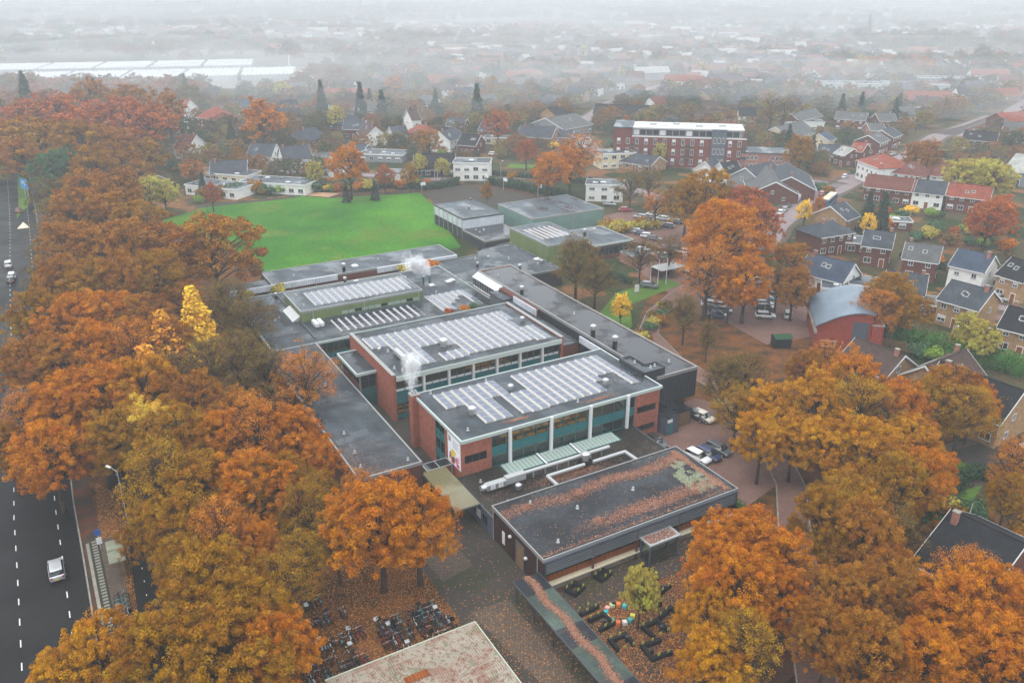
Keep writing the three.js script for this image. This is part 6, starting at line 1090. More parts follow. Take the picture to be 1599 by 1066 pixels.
// a broadleaf tree 15 m high with a crown about 6 m in radius: boughs, each a loose layer of leaf clumps
function broadleaf(seed, { leaf = 0.34, area = 5, boughs = 34, per = 11, size = 1, twigs = 0, dens = 1 }) {
  const r = rng(seed), K = [], B = [], cy = 8.9, bark = new G(), lob = [...Array(6)].map(() => [r() * 6.283, 0.7 + 0.5 * r()]);
  for (let k = 0; k < boughs; k++) {
    const t = k * 2.39996 + r() * 0.7, z = 1 - 1.62 * (k + 0.5) / boughs + (r() - 0.5) * 0.2, q = Math.sqrt(Math.max(0, 1 - Math.min(1, z * z)));
    let f = 0.8; for (const [a, m] of lob) f = Math.max(f * 0.97, m * smooth(0.2, 1, Math.cos(t - a)) * 1.02); f *= 0.66 + 0.34 * Math.sqrt(r());
    const b = [Math.cos(t) * q * 5.4 * f, cy + z * 4.9 * (0.82 + 0.2 * r()), Math.sin(t) * q * 5.4 * f, 1.0 + 0.95 * r(), r(), r() < 0.22 ? 0.3 : 0.75 + 0.5 * r()]; B.push(b);
    for (let j = 0; j < per; j++) { const a = r() * 6.283, d = Math.sqrt(r()) * b[3] * 1.25, y = b[1] + (r() - 0.5) * b[3] * 1.15 - d * 0.22 + (r() < 0.15 ? 0.9 : 0); K.push([b[0] + Math.cos(a) * d, y, b[2] + Math.sin(a) * d, size * (0.34 + 0.42 * r()), dens * b[5] * (0.45 + 0.9 * r()), b[4]]); }
  }
  bark.tube([0, -0.2, 0], [0.1, 3.4, 0.05], 0.42, 0.3, 7, false).tube([0.1, 3.4, 0.05], [0.15, 6.6, 0.1], 0.3, 0.2, 7, false).tube([0.15, 6.6, 0.1], [0.1, 12, 0], 0.2, 0.05, 6, false);
  for (const [x, y, z, br] of B) {
    const h = clamp(2.8 + (y - 5) * 0.55 + r(), 2.6, 9.5), m = [x * 0.5 + (r() - 0.5), h + (y - h) * 0.6, z * 0.5 + (r() - 0.5)]; bark.tube([0.12, h, 0.06], m, 0.14, 0.09, 5, false).tube(m, [x, y, z], 0.09, 0.03, 4, false);
    for (let j = 0; j < 3 + twigs; j++) { const s = 0.35 + r() * 0.65, p = [m[0] + (x - m[0]) * s, m[1] + (y - m[1]) * s, m[2] + (z - m[2]) * s], e = [p[0] + (r() - 0.5) * br * 2.2, p[1] + (r() - 0.2) * br * 1.3, p[2] + (r() - 0.5) * br * 2.2]; bark.tube(p, e, 0.04, 0.012, 3, false); }
  }
  return { bark: bark.geo(), crown: leafCloud(K, leaf, area, seed + 500, 0.16) };
}
function conifer(seed, leaf, area) { const r = rng(seed), K = [], bark = new G().tube([0, -0.2, 0], [0, 17, 0], 0.28, 0.04, 6, false); for (let y = 1.4; y < 18; y += 0.75) { const R = 3.6 * (1 - y / 18.6) * (0.85 + 0.3 * r()) + 0.25, n = Math.max(3, Math.round(R * 3.4)); for (let k = 0; k < n; k++) { const a = k / n * 6.283 + r(), q = R * (0.55 + 0.45 * r()); K.push([Math.cos(a) * q, y - q * 0.16, Math.sin(a) * q, 0.45 + 0.3 * r()]); } } return { bark: bark.geo(), crown: leafCloud(K, leaf, area, seed + 300, 0.18, 0.2) }; }
M.bark = std({ map: tex(128, 2, (u, v) => { const n = fbm(u, v * 0.3, 16, 4, 161); return mix3([0.16, 0.13, 0.1], [0.34, 0.29, 0.24], n); }), roughness: 0.95 });
const leafMat = (r, g, b) => new THREE.MeshPhysicalMaterial({ color: new THREE.Color(r, g, b), vertexColors: true, roughness: 0.9, specularIntensity: 0.12 });
const FOL = { O: leafMat(0.42, 0.135, 0.002), B: leafMat(0.28, 0.108, 0.008), V: leafMat(0.27, 0.122, 0.003), G: leafMat(0.41, 0.172, 0.002), R: leafMat(0.34, 0.088, 0.018), Y: leafMat(0.78, 0.48, 0.03), Y2: leafMat(0.56, 0.34, 0.03), Y3: leafMat(0.4, 0.33, 0.055), N: leafMat(0.16, 0.1, 0.025), S: leafMat(0.46, 0.16, 0.015), T: leafMat(0.32, 0.165, 0.008), E: leafMat(0.06, 0.125, 0.055), F: leafMat(0.18, 0.29, 0.035), D: leafMat(0.034, 0.062, 0.042), L: leafMat(0.78, 0.46, 0.03), LO: leafMat(0.6, 0.25, 0.025) };
const FOLNAME = { O: 'orange', B: 'russet brown', V: 'olive gold', G: 'golden', R: 'rusty red', Y: 'bright yellow', Y2: 'yellow-green', Y3: 'pale yellow-green', N: 'nearly bare brown', S: 'thinning orange', T: 'thinning gold', L: 'bright yellow', LO: 'layered orange', E: 'dark green', F: 'fresh green', D: 'dark green' };
const PROTO = { near: [], mid: [], far: [], bareNear: [], bareMid: [], bareFar: [] };
for (let k = 0; k < 6; k++) PROTO.near.push(broadleaf(900 + k, { leaf: 0.17, area: 46, boughs: 32 + k % 3 * 4, per: 13, size: 0.84 }));
for (let k = 0; k < 4; k++) PROTO.mid.push(broadleaf(920 + k, { leaf: 0.24, area: 24, boughs: 32, per: 10, size: 0.9 }));
for (let k = 0; k < 4; k++) PROTO.far.push(broadleaf(940 + k, { leaf: 0.42, area: 8, boughs: 28, per: 7, size: 1 }));
for (let k = 0; k < 3; k++) PROTO.bareNear.push(broadleaf(960 + k, { leaf: 0.16, area: 22, boughs: 40, twigs: 10, dens: 0.42 }));
for (let k = 0; k < 2; k++) PROTO.bareMid.push(broadleaf(970 + k, { leaf: 0.26, area: 9, boughs: 34, per: 8, twigs: 6, dens: 0.5 }));
PROTO.bareFar.push(broadleaf(980, { leaf: 0.5, area: 3, boughs: 26, per: 5, twigs: 3, dens: 0.6 }));
const CON = [conifer(990, 0.42, 9), conifer(991, 0.42, 9)];
const nth = (n) => n + (n % 100 > 10 && n % 100 < 14 ? 'th' : ['th', 'st', 'nd', 'rd'][n % 10] ?? 'th');
function zone(x, z) {
  if (z > -112 && x > -26 && x < 8) return ['over the bicycle racks', 'trees by the bicycle racks'];
  if (z > -240 && x < -3 && x > -150) return ['in the wood between road and school', 'trees between road and school'];
  if (z > -118 && x >= 8) return ['along the lane right of the canteen', 'trees along the lane'];
  if (z > -255 && x >= -3 && x < 66) return ['by the car park right of the school', 'trees by the car park'];
  if (z > -345 && x >= 40) return ['among the houses right of the school', 'trees among the right-hand houses'];
  if (x < -95) return ['up the left road in the haze', 'trees up the left road'];
  if (z > -330) return ['behind the sports field', 'trees behind the sports field'];
  return ['in the hazy town beyond', 'trees in the hazy town'];
}
const treeCount = {};
function plantTree(x, z, R, H, kind, k, farLabel) {
  const d = Math.hypot(x, z, 55), bare = 'NST'.includes(kind), con = 'DLLO'.includes(kind) && kind !== 'O';
  const set = con ? CON : bare ? (d < 190 ? PROTO.bareNear : d < 340 ? PROTO.bareMid : PROTO.bareFar) : d < 190 ? PROTO.near : d < 340 ? PROTO.mid : PROTO.far, p = set[k % set.length];
  const [where, group] = zone(x, z), noun = con ? 'conifer' : 'tree', key = FOLNAME[kind] + noun + where, n = treeCount[key] = (treeCount[key] ?? 0) + 1;
  const o = thing(con ? 'conifer_tree' : 'broadleaf_tree', farLabel ?? `${FOLNAME[kind]} ${noun} ${where}, ${nth(n)} such from front`, 'tree', [x, 0, z], (k * 2.399) % 6.283, group);
  part(o, 'trunk', p.bark, M.bark); part(o, 'crown', p.crown, FOL[kind]);
  const s = con ? R / 3.6 : R / 5.7, v = con ? H / 18.2 : H / 14; o.scale.set(s, v * (0.93 + 0.14 * ((k * 11) % 7) / 6), s * (0.9 + 0.2 * ((k * 7) % 5) / 4)); return o;
}
TREES.slice().sort((a, b) => b[1] - a[1]).forEach(([x, z, R, H, kind], k) => plantTree(x, z, R, H, kind, k));
// ---------------------------------------------------------------- cars, bus, bicycles
function loft(rings, closed = true) {                                 // rings of equal point counts
  const P = [], I = [], n = rings[0].length; for (const r of rings) for (const p of r) P.push(...p);
  for (let i = 0; i + 1 < rings.length; i++) for (let k = 0; k < n; k++) { const l = (k + 1) % n, a = i * n + k, b = i * n + l; I.push(a, b, b + n, a, b + n, a + n); }
  if (closed) for (const [o, f] of [[0, 1], [(rings.length - 1) * n, 0]]) for (let k = 1; k + 1 < n; k++) f ? I.push(o, o + k + 1, o + k) : I.push(o, o + k, o + k + 1);
  const g = new THREE.BufferGeometry(); g.setAttribute('position', new THREE.Float32BufferAttribute(P, 3)); g.setIndex(I); g.computeVertexNormals(); return g;
}
// car, nose towards +x; sections: x, sill y, shoulder y, half width
const bodyRing = (x, y0, y1, w) => [[x, y0, -w * 0.92], [x, y0 + (y1 - y0) * 0.45, -w], [x, y1 - 0.06, -w * 0.96], [x, y1, -w * 0.84], [x, y1, w * 0.84], [x, y1 - 0.06, w * 0.96], [x, y0 + (y1 - y0) * 0.45, w], [x, y0, w * 0.92]];
const carBody = loft([[-2.12, 0.36, 0.72, 0.7], [-2.05, 0.26, 0.92, 0.84], [-1.7, 0.22, 0.96, 0.88], [-0.6, 0.2, 0.95, 0.9], [0.6, 0.2, 0.93, 0.9], [1.35, 0.22, 0.86, 0.88], [1.95, 0.26, 0.74, 0.82], [2.14, 0.34, 0.6, 0.66]].map((s) => bodyRing(...s)));
const cab = (x, y, w) => [[x, y, -w], [x, y, w]];
const cabinRing = (x0, x1, y, w) => [[x0, y, -w], [x1, y, -w], [x1, y, w], [x0, y, w]];
const carGlass = loft([cabinRing(-1.98, 1.2, 0.9, 0.81), cabinRing(-1.62, 0.55, 1.34, 0.67)].map((r) => r.slice().reverse()), false), carRoof = loft([cabinRing(-1.66, 0.6, 1.32, 0.69), cabinRing(-1.6, 0.5, 1.43, 0.62), cabinRing(-1.3, 0.2, 1.47, 0.5)].map((r) => r.slice().reverse()));
const vanBody = loft([[-2.4, 0.4, 1.6, 0.8], [-2.35, 0.26, 1.9, 0.92], [-0.6, 0.24, 1.98, 0.93], [0.9, 0.24, 1.96, 0.92], [1.5, 0.24, 1.35, 0.92], [2.2, 0.26, 1.05, 0.88], [2.42, 0.36, 0.8, 0.74]].map((s) => bodyRing(...s)));
const tyreGeo = new THREE.CylinderGeometry(0.32, 0.32, 0.22, 14).rotateX(Math.PI / 2), rimGeoCar = new THREE.CylinderGeometry(0.2, 0.2, 0.235, 10).rotateX(Math.PI / 2);
const PAINT = { silver: [0.45, 0.46, 0.48], white: [0.7, 0.7, 0.7], black: [0.012, 0.013, 0.015], grey: [0.12, 0.125, 0.13], navy: [0.02, 0.035, 0.09], blue: [0.06, 0.25, 0.4], red: [0.42, 0.02, 0.02], darkred: [0.2, 0.015, 0.02], yellow: [0.75, 0.42, 0.02], cream: [0.62, 0.55, 0.44], vanwhite: [0.72, 0.72, 0.72] };
M.tail = plain(new THREE.Color(0.35, 0.01, 0.01), 0.3); M.headlight = plain(new THREE.Color(0.7, 0.7, 0.72), 0.15);
const boxes = { head: box(0, 0, 0, 0.12, 0.14, 0.3), tail: box(0, 0, 0, 0.1, 0.2, 0.26), plate: box(0, 0, 0, 0.03, 0.12, 0.5), bumper: box(0, 0, 0, 0.1, 0.16, 1.3) }; const plateMat = plain(new THREE.Color(0.65, 0.45, 0.02), 0.6);
const carProto = {};
function makeCar(color, label, pos, turn) {
  const van = color === 'vanwhite', t = thing(van ? 'parked_van' : 'car', label, van ? 'van' : 'car', pos, turn, 'cars around the school and streets'), p = carProto[color] ??= new THREE.MeshPhysicalMaterial({ color: new THREE.Color(...PAINT[color]), roughness: 0.35, metalness: color === 'silver' || color === 'grey' ? 0.4 : 0, clearcoat: 1, clearcoatRoughness: 0.08 });
  part(t, 'body', van ? vanBody : carBody, p); const gl = part(t, 'windows', carGlass, M.darkGlass); if (van) { gl.scale.set(0.4, 1.2, 1.12); gl.position.set(1.4, 0.2, 0); } else part(t, 'roof', carRoof, p);
  for (const x of [-1.32, 1.34]) for (const z of [-0.8, 0.8]) { const w = part(t, 'wheel', tyreGeo, M.rubber); w.position.set(x, 0.32, z); part(w, 'rim', rimGeoCar, M.steel); }
  for (const z of [-0.78, 0.48]) { part(t, 'headlight', boxes.head, M.headlight).position.set(1.92, 0.56, z); part(t, 'tail_light', boxes.tail, M.tail).position.set(-2.13, 0.66, z + 0.02); } part(t, 'number_plate', boxes.plate, plateMat).position.set(-2.16, 0.44, -0.25); return t;
}
CARS.forEach(([x, z, a, c, label]) => makeCar(c, label, [x, 0.04, z], a));
{ const [x, z] = [101.5, -262.5], t = thing('bus', 'long blue and white bus with pale roof waiting on the brick street', 'bus', [x, 0.05, z], 1.0); const blue = plain(new THREE.Color(0.03, 0.12, 0.25), 0.4); part(t, 'body', new G().cbox(-6, 0.4, -1.25, 6, 3.0, 1.25, 0.18).geo(), blue); part(t, 'roof', new G().box(-5.8, 3.0, -1.05, 5.8, 3.12, 1.05).geo(), M.cream); part(t, 'roof_unit', box(-2, 3.12, -0.7, 1.4, 3.4, 0.7), M.cream); for (const s of [-1, 1]) for (let k = 0; k < 8; k++) part(t, 'window', box(-5.6 + k * 1.4, 1.5, s > 0 ? 1.251 : -1.28, -4.35 + k * 1.4, 2.5, s > 0 ? 1.28 : -1.251), M.darkGlass); part(t, 'windscreen', box(6.001, 1.2, -1.1, 6.04, 2.6, 1.1), M.darkGlass); for (const X of [-3.6, 4]) for (const Z of [-1.1, 1.1]) { const w = part(t, 'wheel', tyreGeo, M.rubber); w.position.set(X, 0.48, Z); w.scale.set(1.5, 1.5, 1.3); } }
// bicycles
const wheelGeo = new THREE.TorusGeometry(0.33, 0.042, 5, 14), spokeGeo = new THREE.CircleGeometry(0.05, 6);
const bikeFrame = new G().tube([-0.5, 0.35, 0], [-0.1, 0.32, 0], 0.022, 0.022, 5).tube([-0.1, 0.32, 0], [-0.22, 0.85, 0], 0.022, 0.022, 5).tube([-0.18, 0.68, 0], [0.38, 0.8, 0], 0.022, 0.022, 5).tube([-0.1, 0.32, 0], [0.4, 0.75, 0], 0.022, 0.022, 5).tube([0.36, 0.98, 0], [0.5, 0.35, 0], 0.022, 0.022, 5).tube([-0.5, 0.35, 0], [-0.2, 0.74, 0], 0.018, 0.018, 5).tube([-0.75, 0.72, 0], [-0.25, 0.74, 0], 0.06, 0.06, 4).tube([-0.72, 0.7, 0], [-0.5, 0.35, 0], 0.015, 0.015, 4).geo();
const bikeBar = new G().tube([0.34, 1.02, -0.3], [0.38, 1.05, 0], 0.018, 0.018, 5).tube([0.38, 1.05, 0], [0.34, 1.02, 0.3], 0.018, 0.018, 5).geo(), bikeSaddle = new G().cbox(-0.36, 0.86, -0.09, -0.1, 0.94, 0.09, 0.03).geo(), crateGeo = new G().box(0.42, 0.95, -0.22, 0.82, 0.98, 0.22).box(0.42, 0.98, -0.22, 0.82, 1.2, -0.2).box(0.42, 0.98, 0.2, 0.82, 1.2, 0.22).box(0.42, 0.98, -0.2, 0.44, 1.2, 0.2).box(0.8, 0.98, -0.2, 0.82, 1.2, 0.2).geo();
const BIKEC = [[0.02, 0.02, 0.022], [0.015, 0.018, 0.03], [0.3, 0.31, 0.32], [0.02, 0.02, 0.02], [0.03, 0.22, 0.24], [0.55, 0.55, 0.54], [0.3, 0.02, 0.02], [0.03, 0.06, 0.14], [0.08, 0.085, 0.09], [0.04, 0.3, 0.34]], BIKEN = ['black', 'dark blue', 'grey', 'matt black', 'teal', 'white', 'red', 'navy', 'dark grey', 'turquoise'], bikeMat = BIKEC.map((c) => std({ color: new THREE.Color(...c), roughness: 0.35, metalness: 0.2 }));
const bikeCount = {};
function bicycle(x, z, turn, c, where, crate, lean = 0) {
  const key = BIKEN[c] + (crate ? 'c' : '') + where, n = bikeCount[key] = (bikeCount[key] ?? 0) + 1;
  const t = thing('bicycle', `${nth2(n)} ${BIKEN[c]} bicycle ${crate ? 'with front crate ' : ''}from the left ${where}`, 'bicycle', [x, 0.04, z], turn, 'bicycles parked at the school'); t.rotation.order = 'YXZ'; t.rotation.x = lean;
  part(t, 'frame', bikeFrame, bikeMat[c]); part(t, 'handlebar', bikeBar, c % 3 ? M.darkMetal : M.steel); part(t, 'saddle', bikeSaddle, M.black); for (const X of [-0.5, 0.5]) part(t, 'wheel', wheelGeo, M.rubber).position.set(X, 0.35, 0); if (crate) part(t, 'crate', crateGeo, c % 2 ? M.whitePaint : M.black);
}
const nth2 = (n) => n + (n % 100 > 10 && n % 100 < 14 ? 'th' : ['th', 'st', 'nd', 'rd'][n % 10] ?? 'th');
{
  const r = rng(4242), rack = (a0, a1, b, name, gap = 0.3) => {
    const rk = thing('bicycle_rack', `low metal bicycle rack ${name}`, 'bicycle rack', W(a0, b), TH, 'bicycle racks in the yard'); part(rk, 'rail', new G().tube([0, 0.42, 0.1], [a1 - a0, 0.42, 0.1], 0.02, 0.02, 6).tube([0, 0.06, -0.3], [a1 - a0, 0.06, -0.3], 0.03, 0.03, 6).geo(), M.darkMetal); for (let s = 0.3; s < a1 - a0; s += 1.4) part(rk, 'hoop', new G().tube([s, 0, 0.1], [s, 0.6, 0.1], 0.02, 0.02, 5).tube([s + 0.4, 0, 0.1], [s + 0.4, 0.6, 0.1], 0.02, 0.02, 5).tube([s, 0.6, 0.1], [s + 0.4, 0.6, 0.1], 0.02, 0.02, 5).geo(), M.darkMetal);
    for (let a = a0 + 0.25; a < a1; a += gap + r() * 0.2) if (r() < 0.86) { const p = W(a, b + (r() - 0.5) * 0.2); bicycle(p[0], p[2], TH + Math.PI / 2 + (r() < 0.5 ? 0 : Math.PI) + (r() - 0.5) * 0.25, Math.floor(r() * 10), name, r() < 0.18, (r() - 0.5) * 0.3); }
  };
  rack(21.8, 30.0, 66.4, 'nearest the yard'); rack(22.4, 29.6, 69.2, 'behind the nearest one'); rack(14.6, 21, 69.4, 'under the orange trees'); rack(13.4, 20, 65.4, 'left of the shed'); rack(14, 20.6, 73.2, 'in the third line'); rack(22.6, 30.2, 64.4, 'in front of the shed'); rack(21.6, 29.8, 67.8, 'between the two near lines'); rack(13.2, 20.2, 67.2, 'left of the tree trunks'); rack(13.8, 18.6, 76.6, 'in the farthest line');
  for (let k = 0; k < 9; k++) { const p = [-41.6 - k * 0.42, -70.6 - k * 0.72]; bicycle(p[0], p[1], 0.52 + (r() - 0.5) * 0.3, [0, 9, 4, 0, 3, 2, 9, 4, 0][k], 'at the bus stop', k === 3, (r() - 0.5) * 0.2); }
}
// ---------------------------------------------------------------- furniture of the yards, hedges, lamps, signs
// --- bus shelter, lamps, road sign, flagpoles
{
  const t = thing('bus_shelter', 'bus shelter with pale mossy roof on the platform', 'bus shelter', [-47.7, 0.16, -82], 2.09); const roof = std({ map: tex(128, 4, (u, v) => mix3([0.42, 0.44, 0.36], [0.55, 0.56, 0.5], fbm(u, v, 6, 4, 301))), roughness: 0.6 });
  part(t, 'roof', new G().cbox(-2.6, 2.4, -0.9, -0.06, 2.52, 0.9, 0.05).cbox(0.06, 2.4, -0.9, 2.2, 2.52, 0.9, 0.05).geo(), roof); for (const x of [-2.4, 0, 2]) part(t, 'post', new G().cyl(x, 0, 0.75, 0.05, 2.4, 0.05, 8).geo(), M.darkMetal); for (const x of [-2.4, 0]) part(t, 'glass_wall', box(x + 0.08, 0.2, 0.74, x + 1.9, 2.2, 0.76), M.glass); part(t, 'bench', box(-2, 0.42, 0.25, 1.6, 0.48, 0.65), M.timber);
  const s = thing('timetable_post', 'blue and white bus timetable post beside the platform', 'sign', [-51.4, 0.05, -85.4], 0.5); part(s, 'post', new G().cyl(0, 0, 0, 0.05, 3, 0.05, 8).geo(), M.galv); part(s, 'sign_board', box(-0.35, 2.2, 0.05, 0.35, 3.1, 0.12), plain(new THREE.Color(0.02, 0.1, 0.35), 0.5)); part(s, 'timetable_case', box(-0.3, 1.0, 0.05, 0.3, 1.9, 0.14), M.frameWhite);
}
function lamp(x, z, h, turn, label) { const t = thing('street_lamp', label, 'street lamp', [x, 0, z], turn, 'street lamps'); part(t, 'pole', new G().tube([0, 0, 0], [0, h, 0], 0.08, 0.05, 8).tube([0, h - 0.05, 0], [1.4, h + 0.15, 0], 0.035, 0.03, 6).geo(), M.galv); part(t, 'lamp_head', new G().cbox(1.3, h + 0.08, -0.14, 2.1, h + 0.24, 0.14, 0.05).geo(), M.frameWhite); }
lamp(-50.4, -91, 8, 2.6, 'white-headed street lamp over the left road kerb'); lamp(129, -288, 8, 2.2, 'tall street lamp at the brick crossing'); lamp(-4, -297, 7, 1.2, 'lamp post beside the white cube house'); lamp(54, -166, 6, 1, 'lamp post at the edge of the car park'); lamp(20, -212, 6, 0.4, 'lamp post in front of the square green hall'); { const t = thing('flagpole', 'single pale pole leaning up beside the vast black roof', 'flagpole', [57.2, 0, -87.4], 0); part(t, 'pole', new G().tube([0, 0, 0], [0.3, 5.6, 0], 0.07, 0.04, 8).geo(), M.cream); part(t, 'base', new G().cyl(0, 0, 0, 0.2, 0.15, 0.2, 8).geo(), M.concrete); }
{ const t = thing('direction_sign', 'large blue direction sign on a post beside the left road', 'road sign', [-160.5, 0, -272], -0.52); part(t, 'post', new G().cyl(-0.8, 0, 0, 0.09, 4, 0.09, 8).cyl(0.8, 0, 0, 0.09, 4, 0.09, 8).geo(), M.galv); part(t, 'sign_board', box(-2.1, 3.2, 0.1, 2.1, 6.4, 0.18), plain(new THREE.Color(0.02, 0.25, 0.6), 0.5)); const g = new G().box(-1.4, 4.9, 0.181, 1.0, 5.15, 0.19).box(-1.2, 5.5, 0.181, 1.3, 5.75, 0.19).box(0.2, 3.6, 0.181, 0.5, 4.9, 0.19).tri([-0.05, 4.7, 0.19], [0.75, 4.7, 0.19], [0.35, 5.3, 0.19]); part(t, 'white_lettering', g.geo(), M.frameWhite);
  const w = thing('give_way_marking', 'white triangular painted island at the road fork', 'road marking', [-143.6, 0.03, -238], 0.5); part(w, 'painted_triangle', new G().tri([-1.6, 0, 3.4], [1.6, 0, 3.4], [0, 0, -4.4]).geo(), M.cream); }
[[32.1, -183.1], [34.2, -184.9], [36.4, -186.2]].forEach(([x, z], k) => { const t = thing('flagpole', `${['left', 'middle', 'right'][k]} one of the three white flagpoles at the school entrance`, 'flagpole', [x, 0, z], 0, 'white flagpoles at the entrance'); part(t, 'pole', new G().tube([0, 0, 0], [0, 6.2, 0], 0.09, 0.06, 8).geo(), M.frameWhite); part(t, 'finial', new THREE.SphereGeometry(0.12, 8, 6).translate(0, 6.25, 0), M.frameWhite); });
{ const t = thing('entrance_sign', 'small white entrance board beside the flagpoles', 'sign', [28.6, 0, -180], 0.3); part(t, 'board', box(-0.5, 0.3, 0, 0.5, 2.0, 0.12), M.frameWhite); part(t, 'foot', box(-0.6, 0, -0.1, 0.6, 0.3, 0.2), M.concrete); }
{ const t = thing('service_hut', 'small black hut with green roof near the red building', 'hut', [52.6, 0, -149.4], 0.1); part(t, 'wall', box(-1.6, 0, -1.2, 1.6, 2.0, 1.2), M.black); part(t, 'roof', new G().quad([-1.8, 2.0, 1.4], [1.8, 2.0, 1.4], [1.8, 2.6, 0], [-1.8, 2.6, 0]).quad([1.8, 2.0, -1.4], [-1.8, 2.0, -1.4], [-1.8, 2.6, 0], [1.8, 2.6, 0]).tri([1.8, 2, 1.4], [1.8, 2, -1.4], [1.8, 2.6, 0]).tri([-1.8, 2, -1.4], [-1.8, 2, 1.4], [-1.8, 2.6, 0]).geo(), plain(new THREE.Color(0.02, 0.06, 0.03), 0.8)); }
// basketball hoops on the playground
[[-30.5, -279, 0.6], [-9.6, -289.6, 2.4], [-3, -283.6, 2.4], [8.6, -274, 2.4]].forEach(([x, z, a], k) => { const t = thing('basketball_hoop', `${ord(k)} basketball hoop from the left along the playground`, 'basketball hoop', [x, 0, z], a, 'basketball hoops'); part(t, 'post', new G().tube([0, 0, 0], [0, 3.4, 0], 0.1, 0.08, 8).tube([0, 3.3, 0], [0, 3.3, 1.0], 0.05, 0.05, 6).geo(), M.galv); part(t, 'backboard', box(-0.9, 2.9, 1.0, 0.9, 4.0, 1.06), M.frameWhite); part(t, 'rim', new THREE.TorusGeometry(0.23, 0.02, 5, 14).rotateX(Math.PI / 2).translate(0, 3.05, 1.32), M.tail); });
// --- canteen garden: ring of coloured seats, planters, a planted tree box, bollard lamps
{
  const cols = [[0.05, 0.4, 0.42], [0.62, 0.2, 0.05], [0.5, 0.55, 0.3], [0.6, 0.32, 0.28], [0.04, 0.33, 0.34], [0.7, 0.42, 0.12], [0.05, 0.42, 0.45], [0.55, 0.14, 0.05], [0.62, 0.55, 0.5], [0.06, 0.3, 0.3], [0.6, 0.56, 0.1]], names = ['teal', 'orange', 'pale green', 'salmon', 'dark teal', 'amber', 'turquoise', 'red-orange', 'off-white', 'deep teal', 'yellow'];
  cols.forEach((c, k) => { const a = 0.5 + k * 0.5, p = W(46.9 + Math.cos(a) * 1.5, 58.1 + Math.sin(a) * 1.5), t = thing('garden_stool', `${names[k]} block stool in the ring in the canteen garden`, 'stool', [p[0], 0.035, p[2]], TH + a, 'coloured stools in a ring'); part(t, 'seat_block', new G().cbox(-0.27, 0, -0.24, 0.27, 0.45, 0.24, 0.04).geo(), plain(new THREE.Color(...c), 0.6)); part(t, 'foot', box(-0.22, 0, -0.19, 0.22, 0.02, 0.19), M.black); });
  const clip = plain(new THREE.Color(0.36, 0.39, 0.05), 0.6), handleGeo = new G().box(-0.12, 0, -0.04, -0.07, 0.3, 0.04).box(0.07, 0, -0.04, 0.12, 0.3, 0.04).box(-0.12, 0.3, -0.04, 0.12, 0.35, 0.04).geo(), planter = (a, b, w, d, label, open = '') => { const t = thing('planter_bench', label, 'planter', W(a, b, 0.035), TH + Math.sin(a * 7 + b * 3) * 0.35, 'dark planter benches of the canteen garden'), e = 0.42; for (const [s, g] of [['f', [0, 0, -e, w, 0.5, 0]], ['b', [0, 0, -d, w, 0.5, -d + e]], ['l', [0, 0, -d + e, e, 0.5, -e]], ['r', [w - e, 0, -d + e, w, 0.5, -e]]]) if (!open.includes(s)) part(t, 'side_board', new G().cbox(...g, 0.03).geo(), M.black); for (let i = 0; i < 4; i++) part(t, 'handle', handleGeo, clip).position.set(0.3 + i * w / 4.2, 0.5, i % 2 ? -0.15 : -d + 0.15); return t; };
  const P = [[49.6, 57.2, 2.4, 2.2, 'dark square planter bench with soil under the young tree', ''], [43.0, 59.8, 2.6, 0.9, 'first low dark bench nearest the walkway', 'b'], [43.4, 56.8, 2.2, 2.2, 'dark three-sided bench beside the walkway', 'l'], [45.6, 50.6, 2.6, 2.4, 'dark corner bench far down the garden', 'r'], [52.2, 61.6, 2.4, 2, 'dark bench before the canteen porch', 'f'], [52.6, 58.2, 2.4, 2.4, 'dark open square bench right of the young tree', 'r'], [47.8, 52.8, 2.4, 2.4, 'dark planter bench below the stool ring', 'f'], [51, 53.4, 2.4, 2.2, 'dark planter bench at the edge of the orange trees', 'l'], [43.2, 53.2, 2.4, 2.2, 'dark three-sided bench lower along the walkway', 'f'], [44.2, 62.9, 2.0, 1.6, 'small dark box bench close to the canteen wall', ''], [48.4, 63.4, 2.0, 1.4, 'flat dark box under the canteen sill', '']];
  for (const a of P) planter(...a);
  [[47.2, 59.6], [44.6, 57.6], [45.2, 54.4], [53.8, 59], [46.4, 51.6], [52, 54.4], [53.2, 62.2], [49.4, 53.8]].forEach(([a, b], k) => { const t = thing('garden_bin', `${ord(k)} short black round post among the garden benches`, 'bin', W(a, b, 0.035), 0, 'black posts of the garden'); part(t, 'drum', new G().cyl(0, 0, 0, 0.2, 0.7, 0.22, 10).geo(), M.black); part(t, 'cap', new G().cyl(0, 0.7, 0, 0.24, 0.76, 0.2, 10).geo(), M.darkMetal); });
}
// --- hedges and shrubs
M.hedge = leafMat(0.05, 0.12, 0.03); M.hedgeDark = leafMat(0.028, 0.06, 0.028);
function hedge(pts, h, w, mat, label, seed, leaf = 0.3, dens = 9) { const K = [], r = rng(seed); along(pts, w * 0.55, (x, z) => { for (const y of [h * 0.3, h * 0.72]) K.push([x - pts[0][0] + (r() - 0.5) * w * 0.3, y, z - pts[0][1] + (r() - 0.5) * w * 0.3, Math.min(w, h) * 0.5 + 0.12 * r()]); }); const t = thing('hedge', label, 'hedge', [pts[0][0], 0, pts[0][1]], 0, 'hedges'); part(t, 'foliage', leafCloud(K, leaf, dens, seed + 1, 0.12), mat); const s = new G(); along(pts, 1.6, (x, z) => s.tube([x - pts[0][0], 0, z - pts[0][1]], [x - pts[0][0], h * 0.7, z - pts[0][1]], 0.06, 0.03, 4, false)); part(t, 'stems', s.geo(), M.bark); }
hedge([[75.5, -152], [84, -143.5], [92, -135.6]], 3.6, 4.2, leafMat(0.05, 0.15, 0.025), 'tall dense green hedge behind the tan house with pergola', 401, 0.3, 12);
